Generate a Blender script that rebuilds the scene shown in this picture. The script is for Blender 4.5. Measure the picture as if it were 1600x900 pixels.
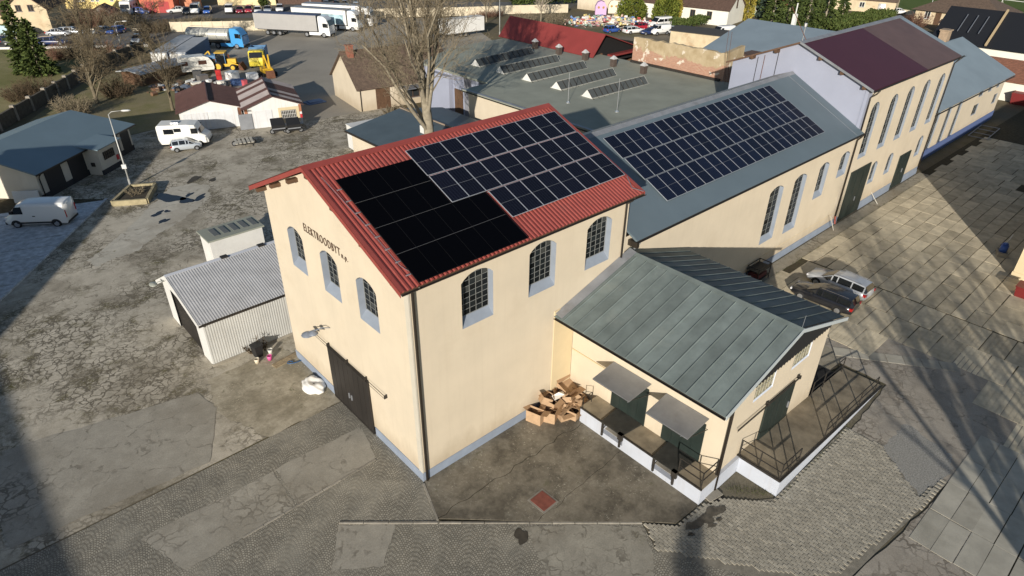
import bpy, bmesh, math, random
from mathutils import Vector, Matrix
from mathutils.geometry import delaunay_2d_cdt
R = math.radians
S = bpy.context.scene
for o in list(bpy.data.objects): bpy.data.objects.remove(o)
COL = S.collection
# ---------------------------------------------------------------- camera, sky, sun, exposure
cam = bpy.data.cameras.new('camera'); cam.sensor_width = 36; cam.lens = 36*1025.83/1600
cam.clip_start = .5; cam.clip_end = 3000
camo = bpy.data.objects.new('camera', cam); COL.objects.link(camo)
yaw, pit, rol = .8308, .5469, .0113
fw = Vector((math.cos(yaw)*math.cos(pit), math.sin(yaw)*math.cos(pit), -math.sin(pit)))
rt = Vector((math.sin(yaw), -math.cos(yaw), 0)); up = rt.cross(fw)
r2 = math.cos(rol)*rt+math.sin(rol)*up; u2 = -math.sin(rol)*rt+math.cos(rol)*up
mw = Matrix((r2, u2, -fw)).transposed().to_4x4(); mw.translation = Vector((-12.302, -19.832, 25.312))
camo.matrix_world = mw
S.camera = camo
SUNDIR = Vector((1, .715, -.35)).normalized()
W = bpy.data.worlds.new('World'); S.world = W; W.use_nodes = True
nt = W.node_tree; bg = nt.nodes['Background']
sky = nt.nodes.new('ShaderNodeTexSky'); sky.sky_type = 'NISHITA'; sky.sun_disc = False
sky.sun_elevation = math.asin(-SUNDIR.z); sky.sun_rotation = math.atan2(-SUNDIR.x, -SUNDIR.y)
sky.altitude = 300; sky.air_density = 1.0; sky.dust_density = .6; sky.ozone_density = 1.2
nt.links.new(sky.outputs[0], bg.inputs[0]); bg.inputs[1].default_value = .072
sl = bpy.data.lights.new('sun', 'SUN'); sl.energy = 4.3; sl.angle = R(.55); sl.color = (1, .93, .82)
slo = bpy.data.objects.new('sun', sl); COL.objects.link(slo)
slo.rotation_euler = SUNDIR.to_track_quat('-Z', 'Y').to_euler()
S.view_settings.view_transform = 'Standard'; S.view_settings.look = 'None'
S.view_settings.exposure = 0.41; S.view_settings.gamma = 1
# ---------------------------------------------------------------- helpers
class MB:
    def __init__(s): s.v = []; s.f = []; s.m = []
    def quad(s, *p, m=0):
        n = len(s.v); s.v += [tuple(q) for q in p]; s.f.append(tuple(range(n, n+len(p)))); s.m.append(m); return s
    def box(s, x0, x1, y0, y1, z0, z1, m=0, M=None):
        P = [(x0,y0,z0),(x1,y0,z0),(x1,y1,z0),(x0,y1,z0),(x0,y0,z1),(x1,y0,z1),(x1,y1,z1),(x0,y1,z1)]
        return s.hexa(P, m, M)
    def hexa(s, P, m=0, M=None):
        if M is not None: P = [tuple(M @ Vector(p)) for p in P]
        n = len(s.v); s.v += P
        for f in ((3,2,1,0),(4,5,6,7),(0,1,5,4),(1,2,6,5),(2,3,7,6),(3,0,4,7)):
            s.f.append(tuple(n+i for i in f)); s.m.append(m)
        return s
    def slab(s, pts, th, m=0):            # polygon given on its upper face, thickened downwards along its normal
        a, b, c = Vector(pts[0]), Vector(pts[1]), Vector(pts[2]); nn = (b-a).cross(c-a).normalized()
        if nn.z < 0: pts = list(reversed(pts)); nn = -nn
        lo = [tuple(Vector(p)-nn*th) for p in pts]; n = len(s.v); k = len(pts)
        s.v += [tuple(p) for p in pts]+lo
        s.f.append(tuple(range(n, n+k))); s.f.append(tuple(reversed(range(n+k, n+2*k)))); s.m += [m, m]
        for i in range(k):
            j = (i+1) % k; s.f.append((n+j, n+i, n+k+i, n+k+j)); s.m.append(m)
        return s
    def prism(s, poly, z0, z1, m=0):      # plan polygon extruded upwards
        return s.slab([(p[0], p[1], z1) for p in poly], z1-z0, m)
    def tube(s, path, r, n=8, m=0, caps=True):
        path = [Vector(p) for p in path]; rr = r if isinstance(r, (list, tuple)) else [r]*len(path)
        base = len(s.v); u = None
        for i, p in enumerate(path):
            d = (path[min(i+1, len(path)-1)]-path[max(i-1, 0)])
            d = d.normalized() if d.length > 1e-9 else Vector((0,0,1))
            if u is None: u = d.orthogonal().normalized()
            else:
                u = u-d*u.dot(d); u = u.normalized() if u.length > 1e-6 else d.orthogonal().normalized()
            w = d.cross(u)
            for k in range(n):
                a = 2*math.pi*k/n; s.v.append(tuple(p+(u*math.cos(a)+w*math.sin(a))*rr[i]))
        for i in range(len(path)-1):
            for k in range(n):
                k2 = (k+1) % n
                s.f.append((base+i*n+k, base+i*n+k2, base+(i+1)*n+k2, base+(i+1)*n+k)); s.m.append(m)
        if caps and n > 3:
            s.f.append(tuple(reversed(range(base, base+n)))); s.m.append(m)
            e = base+(len(path)-1)*n; s.f.append(tuple(range(e, e+n))); s.m.append(m)
        return s
    def bar(s, a, b, w, m=0): return s.tube([a, b], w*.7, 4, m)
    def loft(s, st, m=0, mseg=None, close=True, caps=True):
        n0 = len(s.v); k = len(st[0])
        for ring in st: s.v += [tuple(p) for p in ring]
        for i in range(len(st)-1):
            for j in range(k if close else k-1):
                j2 = (j+1) % k
                s.f.append((n0+i*k+j, n0+(i+1)*k+j, n0+(i+1)*k+j2, n0+i*k+j2)); s.m.append(mseg[j] if mseg else m)
        if caps:
            s.f.append(tuple(range(n0, n0+k))); s.m.append(m)
            e = n0+(len(st)-1)*k; s.f.append(tuple(reversed(range(e, e+k)))); s.m.append(m)
        return s
    def xf(s, M): s.v = [tuple(M @ Vector(p)) for p in s.v]; return s
    def mesh(s, name, mats, smooth=False):
        me = bpy.data.meshes.new(name); me.from_pydata(s.v, [], s.f)
        for q in (mats if isinstance(mats, (list, tuple)) else [mats]): me.materials.append(q)
        if any(s.m): me.polygons.foreach_set('material_index', s.m)
        if smooth: me.polygons.foreach_set('use_smooth', [True]*len(s.f))
        me.update(); return me
    def build(s, name, mats, parent=None, smooth=False, label=None, kind=None):
        return link(name, s.mesh(name, mats, smooth), parent, label, kind)
def link(name, me, parent=None, label=None, kind=None):
    o = bpy.data.objects.new(name, me); COL.objects.link(o)
    if parent is not None: o.parent = parent
    if label: o['label'] = label
    if kind: o['kind'] = kind
    return o
def tag(o, label, cat, group=None):
    o['label'] = label; o['category'] = cat
    if group: o['group'] = group
    return o
def thing(name, label, cat, loc=(0,0,0), rz=0, group=None):
    o = bpy.data.objects.new(name, None); COL.objects.link(o); o.empty_display_size = .5
    o.location = loc; o.rotation_euler = (0,0,rz); return tag(o, label, cat, group)
def struct(name, mb, mats, smooth=False):
    return mb.build(name, mats, None, smooth, kind='structure')
# ---------------------------------------------------------------- materials
MATS = {}
def nodes_of(name):
    m = bpy.data.materials.new(name); m.use_nodes = True; t = m.node_tree
    return m, t, t.nodes['Principled BSDF'], t.nodes.new, t.links.new
def mixc(t, fac, a, b, mode='MIX'):
    n = t.nodes.new('ShaderNodeMix'); n.data_type = 'RGBA'; n.blend_type = mode; n.clamp_factor = True
    for i, v in ((0, fac), (6, a), (7, b)):
        if hasattr(v, 'is_output'): t.links.new(v, n.inputs[i])
        elif i == 0: n.inputs[0].default_value = v
        else: n.inputs[i].default_value = (*v[:3], 1)
    return n.outputs[2]
def mth(t, op, a, b=None, c=None):
    n = t.nodes.new('ShaderNodeMath'); n.operation = op
    for i, v in enumerate((a, b, c)):
        if v is None: continue
        if hasattr(v, 'is_output'): t.links.new(v, n.inputs[i])
        else: n.inputs[i].default_value = v
    return n.outputs[0]
def pos(t, sc=(1,1,1), obj=False):
    if obj: o = t.nodes.new('ShaderNodeTexCoord').outputs['Object']
    else: o = t.nodes.new('ShaderNodeNewGeometry').outputs['Position']
    if sc != (1,1,1):
        n = t.nodes.new('ShaderNodeVectorMath'); n.operation = 'MULTIPLY'; n.inputs[1].default_value = sc; t.links.new(o, n.inputs[0]); o = n.outputs[0]
    return o
def noise(t, vec, scale, detail=4, rough=.55, dist=0):
    n = t.nodes.new('ShaderNodeTexNoise'); n.inputs['Scale'].default_value = scale; n.inputs['Detail'].default_value = detail
    n.inputs['Roughness'].default_value = rough; n.inputs['Distortion'].default_value = dist
    t.links.new(vec, n.inputs['Vector']); return n.outputs[0]
def ramp(t, fac, *stops):
    n = t.nodes.new('ShaderNodeMapRange'); n.clamp = True
    n.inputs[1].default_value, n.inputs[2].default_value = stops[0], stops[1]
    if len(stops) > 2: n.inputs[3].default_value, n.inputs[4].default_value = stops[2], stops[3]
    t.links.new(fac, n.inputs[0]); return n.outputs[0]
def voro(t, vec, scale, feat='F1', rnd=1):
    n = t.nodes.new('ShaderNodeTexVoronoi'); n.feature = feat; n.inputs['Scale'].default_value = scale
    n.inputs['Randomness'].default_value = rnd; t.links.new(vec, n.inputs['Vector']); return n
def bump(t, b, h, strength=.3, dist=.02):
    n = t.nodes.new('ShaderNodeBump'); n.inputs['Strength'].default_value = strength; n.inputs['Distance'].default_value = dist
    t.links.new(h, n.inputs['Height']); t.links.new(n.outputs[0], b.inputs['Normal'])
def sc_(c, k): return tuple(min(1, x*k) for x in c)
def M(name, col, rough=.7, var=.12, scale=1.5, metal=0, spec=.4, bmp=0, bsc=30, streak=0, streakcol=(.1,.08,.06), stain=0, staincol=(.12,.1,.07), rnd=0, island=0, obj=False, bdist=.01, coat=0, base=0):
    if name in MATS: return MATS[name]
    m, t, b, N, L = nodes_of(name)
    p = pos(t, obj=obj)
    c = mixc(t, ramp(t, noise(t, p, scale, 5, .6), .3, .7), sc_(col, 1-var), sc_(col, 1+var))
    if stain:
        s = ramp(t, noise(t, p, scale*.35+.17, 6, .65), .56, .72, 0, stain); c = mixc(t, s, c, staincol)
    if streak:                                            # rain streaks that run down
        s = ramp(t, noise(t, pos(t, (3, 3, .12), obj), 1.6, 4, .6), .52, .8, 0, streak); c = mixc(t, s, c, streakcol)
    if base:                                              # splashed dirt above the ground
        sz = t.nodes.new('ShaderNodeSeparateXYZ'); L(p, sz.inputs[0])
        hz = mth(t, 'SUBTRACT', sz.outputs[2], mth(t, 'MULTIPLY', noise(t, pos(t, (1, 1, .35)), 1.1, 6, .7), 2.4))
        c = mixc(t, ramp(t, hz, -.9, .5, base, 0), c, (.36,.29,.2))
    if rnd or island:
        o = N('ShaderNodeObjectInfo').outputs['Random'] if rnd else N('ShaderNodeNewGeometry').outputs['Random Per Island']
        k = rnd or island
        c = mixc(t, 1, c, mixc(t, o, (1-k,)*3, (1+k,)*3), 'MULTIPLY')
    L(c, b.inputs['Base Color']); b.inputs['Roughness'].default_value = rough; b.inputs['Metallic'].default_value = metal
    b.inputs['Specular IOR Level'].default_value = spec
    if coat: b.inputs['Coat Weight'].default_value = coat; b.inputs['Coat Roughness'].default_value = .08
    if bmp: bump(t, b, noise(t, p, bsc, 3, .6), bmp, bdist)
    MATS[name] = m; return m
def P(name, col, rough=.5, metal=0, spec=.5, coat=0):
    if name in MATS: return MATS[name]
    m, t, b, N, L = nodes_of(name); b.inputs['Base Color'].default_value = (*col, 1); b.inputs['Roughness'].default_value = rough
    b.inputs['Metallic'].default_value = metal; b.inputs['Specular IOR Level'].default_value = spec
    if coat: b.inputs['Coat Weight'].default_value = coat; b.inputs['Coat Roughness'].default_value = .06
    MATS[name] = m; return m
CREAM = M('cream_render', (.58,.503,.388), .88, .05, .5, bmp=.15, bsc=40, streak=.22, streakcol=(.45,.375,.275), stain=.4, staincol=(.50,.415,.30), spec=.2, base=.6)
CREAM2 = M('yellow_render', (.59,.49,.32), .88, .05, .6, streak=.15, streakcol=(.52,.42,.25), spec=.2)
PLINTH = M('blue_grey_plinth', (.235,.275,.345), .8, .1, 1.2, streak=.25, streakcol=(.2,.19,.18), spec=.3)
REVEAL = M('blue_grey_reveal', (.255,.29,.345), .75, .07, 2, spec=.3)
LAVEN = M('lavender_render', (.30,.32,.40), .85, .06, .4, streak=.15, streakcol=(.3,.3,.36), spec=.2)
REDSHEET = M('red_sheet', (.265,.056,.045), .5, .1, .8, spec=.5, stain=.5, staincol=(.235,.07,.058), streak=.3, streakcol=(.36,.10,.08))
REDCAP = M('red_ridge_cap', (.27,.055,.045), .5, .1, 1, spec=.4)
HALLROOF = M('grey_blue_roof', (.115,.152,.178), .55, .07, .35, spec=.45, stain=.3, staincol=(.135,.17,.185))
FARROOF = M('pale_blue_roof', (.215,.265,.30), .5, .08, .3, spec=.5, stain=.2, staincol=(.25,.31,.36))
DARKMET = P('dark_brown_metal', (.035,.028,.022), .45, .3)
DGREEN = M('dark_green_door', (.018,.027,.024), .5, .2, 1.2, spec=.4, streak=.2, streakcol=(.05,.05,.05))
BLACKDOOR = M('black_brown_door', (.022,.019,.017), .55, .2, 1, spec=.4, streak=.25, streakcol=(.05,.045,.04))
ALU = P('aluminium', (.62,.63,.65), .35, .8)
GALV = M('galvanised_sheet', (.26,.27,.29), .5, .15, 1.2, metal=.3, stain=.5, staincol=(.16,.14,.12))
WHITEP = M('white_paint', (.66,.65,.62), .6, .06, 1, stain=.2, staincol=(.5,.46,.40))
DOCKW = M('white_blue_dock_wall', (.46,.49,.555), .75, .06, 1, streak=.3, streakcol=(.36,.33,.30), spec=.3)
CONC = M('concrete', (.28,.255,.21), .9, .22, .8, bmp=.3, bsc=25, stain=.5, staincol=(.11,.095,.07), spec=.2)
MOSSC = M('mossy_concrete', (.27,.228,.165), .92, .35, .9, bmp=.4, bsc=25, stain=.6, staincol=(.15,.126,.078), spec=.15)
BLACKM = P('black_metal', (.012,.012,.012), .45, .2)
RUST = M('rusty_iron', (.13,.055,.03), .8, .3, 3)
IRON = M('dark_iron', (.03,.026,.022), .6, .3, 4)
RUBBER = P('rubber', (.012,.012,.012), .8)
WOODB = M('brown_timber', (.10,.055,.03), .75, .25, 3)
def glass_mat(name, col=(.008,.010,.011), rough=.15, isl=.8, spec=.12):
    if name in MATS: return MATS[name]
    m, t, b, N, L = nodes_of(name)
    o = N('ShaderNodeNewGeometry').outputs['Random Per Island']
    c = mixc(t, ramp(t, o, .0, 1), sc_(col, 1-isl*.6), sc_(col, 1+isl*2.2))
    c = mixc(t, ramp(t, o, .9, .93), c, (.05,.053,.05))
    L(c, b.inputs['Base Color']); b.inputs['Roughness'].default_value = rough; b.inputs['Specular IOR Level'].default_value = spec
    MATS[name] = m; return m
GLASS = glass_mat('window_glass'); CARGLASS = P('car_glass', (.01,.012,.014), .05, 0, .7)
BARS = M('glazing_bars', (.22,.225,.215), .6, .2, 6)
# ---------------------------------------------------------------- wall with openings
def arch_outline(s0, s1, t0, t1, rise, n=8):
    pts = [(s0, t0), (s1, t0)]
    if rise <= 0: return pts+[(s1, t1), (s0, t1)]
    w = (s1-s0)/2; rad = (w*w+rise*rise)/(2*rise); cx = (s0+s1)/2; cy = t1-rad; a0 = math.asin(w/rad) if rad > w else math.pi/2
    if rise > w: a0 = math.pi/2
    for i in range(n+1):
        a = a0-2*a0*i/n; pts.append((cx+rad*math.sin(a), cy+rad*math.cos(a)))
    return pts
def inside(p, poly):
    c = False; x, y = p
    for i in range(len(poly)):
        (x1, y1), (x2, y2) = poly[i], poly[i-1]
        if (y1 > y) != (y2 > y) and x < (x2-x1)*(y-y1)/(y2-y1)+x1: c = not c
    return c
def wall_mesh(mb, outline, holes, f, m=0):
    verts = []; edges = []
    for lp in [outline]+holes:
        n = len(verts); k = len(lp); verts += [Vector(p) for p in lp]; edges += [(n+i, n+(i+1) % k) for i in range(k)]
    vo, _, fo, *_ = delaunay_2d_cdt(verts, edges, [], 1, 1e-5)
    for tri in fo:
        c = sum((vo[i] for i in tri), Vector((0, 0)))/3
        if not inside(c, outline) or any(inside(c, h) for h in holes): continue
        q = [f(vo[i].x, vo[i].y, 0) for i in tri]; mb.quad(*q, m=m)
def window(parent, f, s0, s1, t0, t1, rise, depth, cols, rows, sill=.3, name='window', rmat=None, bw=.019, glass=None, bars=None, dark=False):
    """opening lined with painted reveals and a sloping sill, steel window with separate panes set back in it"""
    out = arch_outline(s0, s1, t0, t1, rise); rmat = rmat or REVEAL
    mb = MB(); k = len(out)
    inn = [(a, b) for a, b in out]; tb = t0+sill; inn[0] = (s0, tb); inn[1] = (s1, tb)
    for i in range(k):
        j = (i+1) % k
        mb.quad(f(*out[i], 0), f(*out[j], 0), f(*inn[j], depth), f(*inn[i], depth))
    w = mb.build('window', rmat, parent)
    gm = MB(); rnd = random.Random(int(s0*97+t0*13)); ds = (s1-s0)/cols; dt = (t1-tb)/rows
    inner = arch_outline(s0, s1, tb, t1, rise)
    cx = (s0+s1)/2; wv = (s1-s0)/2
    def top(s):
        if rise <= 0: return t1
        rad = (wv*wv+rise*rise)/(2*rise); cy = t1-rad; q = rad*rad-(s-cx)**2
        return cy+math.sqrt(max(q, 0))
    for i in range(cols):
        for j in range(rows):
            a, b = s0+i*ds, s0+(i+1)*ds; c, d = tb+j*dt, tb+(j+1)*dt
            da, db = min(d, top(a)), min(d, top(b))
            if da <= c+.02 and db <= c+.02: continue
            e = rnd.uniform(-.012, .012); g_ = rnd.uniform(-.012, .012)
            da, db = max(da, c+.01), max(db, c+.01)
            gm.quad(f(a, c, depth-.02+e), f(b, c, depth-.02-e), f(b, db, depth-.02-g_), f(a, da, depth-.02+g_))
    gm.build('glass_panes', glass or GLASS, w)
    bm = MB()
    def stick(a, b, wd):
        A, B = Vector(f(*a, depth-.05)), Vector(f(*b, depth-.05)); bm.bar(A, B, wd)
    for i in range(cols+1):
        s = s0+i*ds; stick((s, tb), (s, top(min(max(s, s0+.001), s1-.001))), bw*(1.5 if i in (0, cols) else 1))
    for j in range(rows+1):
        tt = tb+j*dt
        if j == rows and rise > 0: break
        ss = [s0+(s1-s0)*q/20 for q in range(21) if top(s0+(s1-s0)*q/20) >= tt-.001]
        if len(ss) > 1: stick((ss[0], tt), (ss[-1], tt), bw*(1.5 if j == 0 else 1))
    if rise > 0:
        ar = inner[2:]
        for q in range(len(ar)-1): stick(ar[q], ar[q+1], bw*1.5)
    bm.build('frame', bars or BARS, w)
    return out
def downpipe(parent, pts, r=.055, mat=None):
    mb = MB(); mb.tube(pts, r, 8); return mb.build('downpipe', mat or DARKMET, parent, True)
def gutter(parent, a, b, r=.08, mat=None):
    mb = MB(); a = Vector(a); b = Vector(b); d = (b-a).normalized(); side = Vector((-d.y, d.x, 0))
    st = []
    for p in (a, b):
        ring = [p+side*math.cos(q)*r+Vector((0,0,math.sin(q)*r)) for q in [math.pi+i*math.pi/6 for i in range(7)]]
        ring += [p+side*math.cos(q)*r*.8+Vector((0,0,math.sin(q)*r*.8)) for q in [2*math.pi-i*math.pi/6 for i in range(7)]]
        st.append(ring)
    mb.loft(st); return mb.build('gutter', mat or DARKMET, parent)
def ribbed(mb, x0, x1, lo, hi, pitch=.22, h=.035, top=.45, thick=.0, m=0):
    """trapezoidal sheet: ribs run from lo=(y,z) to hi=(y,z)"""
    prof = []; x = x0; n = int((x1-x0)/pitch)
    for i in range(n):
        prof += [(x, 0), (x+pitch*(1-top)*.7, 0), (x+pitch*(1-top), h), (x+pitch*.92, h)]; x += pitch
    prof += [(x, 0), (x1, 0)]
    ny, nz = -(hi[1]-lo[1]), (hi[0]-lo[0]); l = math.hypot(ny, nz); ny, nz = ny/l, nz/l
    if nz < 0: ny, nz = -ny, -nz
    for (a, ha), (b, hb) in zip(prof, prof[1:]):
        mb.quad((a, lo[0]+ny*ha, lo[1]+nz*ha), (b, lo[0]+ny*hb, lo[1]+nz*hb), (b, hi[0]+ny*hb, hi[1]+nz*hb), (a, hi[0]+ny*ha, hi[1]+nz*ha), m=m)
# ================================================================ GROUND
def ground_mat(name, c1, c2, s1, c3=None, s3=.05, rough=.95, bs=.4, bsc=6, bd=.03):
    m, t, b, N, L = nodes_of(name); p = pos(t)
    c = mixc(t, ramp(t, noise(t, p, s1, 8, .68), .36, .64), c1, c2)
    if c3: c = mixc(t, ramp(t, noise(t, p, s3, 5, .6), .45, .6), c, c3)
    c = mixc(t, ramp(t, noise(t, p, 9, 4, .7), .3, .7), sc_((.72,)*3, 1), (1.2,)*3) if 0 else c
    k = mixc(t, ramp(t, noise(t, p, 7, 4, .7), .3, .72), (.66,.66,.66), (1.0,1.0,1.0))
    c = mixc(t, 1, c, k, 'MULTIPLY')
    L(c, b.inputs['Base Color']); b.inputs['Roughness'].default_value = rough; b.inputs['Specular IOR Level'].default_value = .15
    bump(t, b, noise(t, p, bsc, 6, .7), bs, bd); return m
SOIL = ground_mat('soil_and_dry_grass', (.15,.13,.065), (.22,.175,.115), .18, (.18,.16,.12), .03)
LAWN = ground_mat('winter_lawn', (.26,.235,.10), (.36,.31,.17), .25, (.21,.205,.08), .06, bs=.6, bsc=12)
FIELD = ground_mat('sports_turf', (.10,.15,.03), (.125,.165,.045), .12, (.11,.155,.035), .03)
ROADM = ground_mat('street_asphalt', (.15,.145,.14), (.20,.19,.18), .3, (.17,.165,.155), .05)
TRUCKM = ground_mat('truck_yard_asphalt', (.395,.359,.301), (.500,.457,.382), .1, (.352,.321,.270), .05)
def cracked(name, crust, dirt, sc1=.8, sc2=1.5, amount=.5, moss=(.13,.115,.05), holes=.5):
    m, t, b, N, L = nodes_of(name); p = pos(t)
    d = N('ShaderNodeVectorMath'); d.operation = 'ADD'
    nn = N('ShaderNodeTexNoise'); nn.inputs['Scale'].default_value = 1.3; nn.inputs['Detail'].default_value = 6; L(p, nn.inputs['Vector'])
    s = N('ShaderNodeVectorMath'); s.operation = 'SCALE'; s.inputs['Scale'].default_value = 1.1; L(nn.outputs[1], s.inputs[0])
    L(p, d.inputs[0]); L(s.outputs[0], d.inputs[1]); q = d.outputs[0]
    e1 = voro(t, q, sc1, 'DISTANCE_TO_EDGE').outputs['Distance']; e2 = voro(t, q, sc2, 'DISTANCE_TO_EDGE').outputs['Distance']
    zone = noise(t, p, .14, 5, .62)                                    # where the crust has broken up
    brk = ramp(t, zone, .56-.2*amount, .64-.12*amount)
    w = noise(t, p, 1.7, 5, .7)
    l1 = ramp(t, mth(t, 'SUBTRACT', mth(t, 'MULTIPLY', w, .035), e1), -.012, .006); l2 = ramp(t, mth(t, 'SUBTRACT', mth(t, 'MULTIPLY', w, .11), e2), -.03, .015)
    crack = mth(t, 'MAXIMUM', mth(t, 'MULTIPLY', l1, ramp(t, w, .45, .6, 0, .8)), mth(t, 'MULTIPLY', l2, brk))
    hole = mth(t, 'MULTIPLY', ramp(t, noise(t, p, .42, 9, .74, .5), .62-.16*holes, .70-.16*holes), ramp(t, zone, .40, .52))
    cell = voro(t, q, sc2, 'F1').outputs['Color']
    sep = N('ShaderNodeSeparateColor'); L(cell, sep.inputs[0])
    c = mixc(t, mth(t, 'MULTIPLY', sep.outputs[0], brk), crust, sc_(crust, 1.18))
    c = mixc(t, ramp(t, noise(t, p, 1.4, 8, .72), .34, .66), sc_(crust, .78), c)
    earth = mixc(t, ramp(t, noise(t, p, .9, 7, .7), .38, .62), dirt, moss)
    earth = mixc(t, ramp(t, noise(t, p, 6, 6, .75), .50, .62), earth, sc_(crust, .9))
    c = mixc(t, hole, c, earth); c = mixc(t, mth(t, 'MULTIPLY', crack, .88), c, sc_(dirt, .62))
    c = mixc(t, ramp(t, noise(t, p, .2, 6, .65), .48, .62, 0, .6), c, dirt)
    c = mixc(t, ramp(t, noise(t, p, .33, 6, .6), .58, .66, 0, .5), c, sc_(crust, 1.12))
    k = mixc(t, ramp(t, noise(t, p, 14, 4, .75), .3, .7), (.80,)*3, (1.08,)*3); c = mixc(t, 1, c, k, 'MULTIPLY')
    L(c, b.inputs['Base Color']); b.inputs['Roughness'].default_value = .9; b.inputs['Specular IOR Level'].default_value = .2
    h = mth(t, 'SUBTRACT', mth(t, 'MULTIPLY', noise(t, p, 9, 5, .7), .3), mth(t, 'ADD', mth(t, 'MULTIPLY', crack, .5), mth(t, 'MULTIPLY', hole, .3)))
    bump(t, b, h, .4, .025); return m
def stained(name, col, dark, light, moss):
    m, t, b, N, L = nodes_of(name); p = pos(t)
    c = mixc(t, ramp(t, noise(t, p, .45, 8, .7), .42, .58), sc_(dark, .85), col)
    c = mixc(t, ramp(t, noise(t, p, .9, 7, .7, .5), .60, .68, 0, .85), c, moss)
    c = mixc(t, ramp(t, noise(t, p, .6, 6, .6), .60, .72, 0, .6), c, light)
    c = mixc(t, mth(t, 'MULTIPLY', ramp(t, noise(t, p, 9, 4, .8), .60, .64), ramp(t, noise(t, p, .5, 3), .44, .6, 0, .9)), c, sc_(light, 1.6))
    k = mixc(t, ramp(t, noise(t, p, 5, 6, .75), .3, .7), (.78,)*3, (1.12,)*3); c = mixc(t, 1, c, k, 'MULTIPLY')
    e = voro(t, p, .28, 'DISTANCE_TO_EDGE').outputs['Distance']
    L(c, b.inputs['Base Color']); b.inputs['Roughness'].default_value = .88; b.inputs['Specular IOR Level'].default_value = .2
    bump(t, b, noise(t, p, 12, 5, .7), .3, .015); return m
ASPH = cracked('cracked_asphalt', (.546,.494,.399), (.194,.168,.125), .5, 1.9, .7, holes=.8)
PATCHM = cracked('smooth_asphalt_patch', (.394,.366,.307), (.262,.236,.189), .5, 1.6, .1, holes=.1)
PINKM = cracked('worn_pinkish_asphalt', (.401,.361,.303), (.272,.237,.192), .45, 1.6, .25, holes=.2)
APRM = stained('stained_concrete', (.231,.205,.159), (.140,.123,.095), (.298,.276,.222), (.149,.137,.091))
def fan_mat(name, col, joint):
    m, t, b, N, L = nodes_of(name); p = pos(t)
    r = N('ShaderNodeVectorRotate'); r.rotation_type = 'Z_AXIS'; r.inputs['Angle'].default_value = R(41); L(p, r.inputs['Vector'])
    sp = N('ShaderNodeSeparateXYZ'); L(r.outputs[0], sp.inputs[0])
    wob = mth(t, 'MULTIPLY', mth(t, 'SUBTRACT', noise(t, p, .5, 3), .5), .35)
    x = mth(t, 'ADD', sp.outputs[0], wob); y = sp.outputs[1]
    u = mth(t, 'SUBTRACT', mth(t, 'FRACT', mth(t, 'DIVIDE', x, 1.15)), .5)
    arch = mth(t, 'SQRT', mth(t, 'MAXIMUM', mth(t, 'SUBTRACT', .30, mth(t, 'MULTIPLY', u, u)), .001))
    v = mth(t, 'SUBTRACT', y, mth(t, 'MULTIPLY', arch, 1.5))
    cb = N('ShaderNodeCombineXYZ'); L(mth(t, 'MULTIPLY', x, 1.0), cb.inputs[0]); L(v, cb.inputs[1])
    bt = N('ShaderNodeTexBrick'); bt.inputs['Scale'].default_value = 1; bt.inputs['Brick Width'].default_value = .125; bt.inputs['Row Height'].default_value = .115
    bt.inputs['Mortar Size'].default_value = .02; bt.inputs['Mortar Smooth'].default_value = .3; bt.inputs['Bias'].default_value = -.2
    bt.inputs['Color1'].default_value = (*sc_(col, .78), 1); bt.inputs['Color2'].default_value = (*sc_(col, 1.25), 1); bt.inputs['Mortar'].default_value = (*joint, 1)
    L(cb.outputs[0], bt.inputs['Vector'])
    c = bt.outputs[0]
    c = mixc(t, ramp(t, noise(t, p, .35, 5, .6), .48, .66, 0, .7), c, sc_(col, .95))
    k = mixc(t, ramp(t, noise(t, p, .8, 6, .65), .3, .7), (.75,.75,.74), (1.12,1.1,1.06)); c = mixc(t, 1, c, k, 'MULTIPLY')
    L(c, b.inputs['Base Color']); b.inputs['Roughness'].default_value = .85; b.inputs['Specular IOR Level'].default_value = .25
    bump(t, b, mth(t, 'SUBTRACT', 1.0, bt.outputs['Fac']), .5, .02); return m
FANM = fan_mat('fan_laid_cobbles', (.351,.331,.281), (.170,.156,.129))
SLABM = M('yard_slab_concrete', (.523,.458,.335), .92, .2, 1.1, bmp=.3, bsc=18, rnd=.17, stain=.55, staincol=(.310,.264,.183), spec=.15)
SLABG = M('grey_slab_concrete', (.379,.357,.299), .92, .16, 1.0, bmp=.3, bsc=18, rnd=.14, stain=.5, staincol=(.258,.238,.190), spec=.15)
BLOCKM = M('block_paver', (.371,.342,.280), .9, .15, 2.5, bmp=.2, bsc=30, rnd=.13, spec=.15)
BLOCKS = M('block_paver_far', (.371,.342,.280), .9, .15, 2.5, bmp=.2, bsc=30, island=.13, spec=.15)
JOINTM = M('joint_soil', (.075,.064,.042), .95, .3, 3, bmp=.5, bsc=15, stain=.5, staincol=(.085,.085,.035), spec=.1)
WATER = P('puddle_water', (.012,.013,.016), .04, 0, .3)
def jag2(poly, amp, seed, n=9):           # ragged outline
    q = random.Random(seed); out = []
    for a, b in zip(poly, poly[1:]+poly[:1]):
        for i in range(n):
            k = i/n; e = amp if i else amp*.3; out.append((a[0]+(b[0]-a[0])*k+q.uniform(-e, e), a[1]+(b[1]-a[1])*k+q.uniform(-e, e)))
    return out
def sheet(name, poly, z, mat):
    mb = MB(); mb.quad(*[(p[0], p[1], z) for p in poly]); return struct(name, mb, mat)
sheet('ground', [(-700,-700),(1500,-700),(1500,1500),(-700,1500)], -.03, SOIL)
sheet('yard', [(-60,8),(-3.6,8.1),(0,8.05),(14.4,13),(34,14),(34,58),(58,60),(60,75),(26,95),(16,74),(10.5,67),(4,66),(-5,76),(-60,20)], -.012, ASPH)
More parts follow.
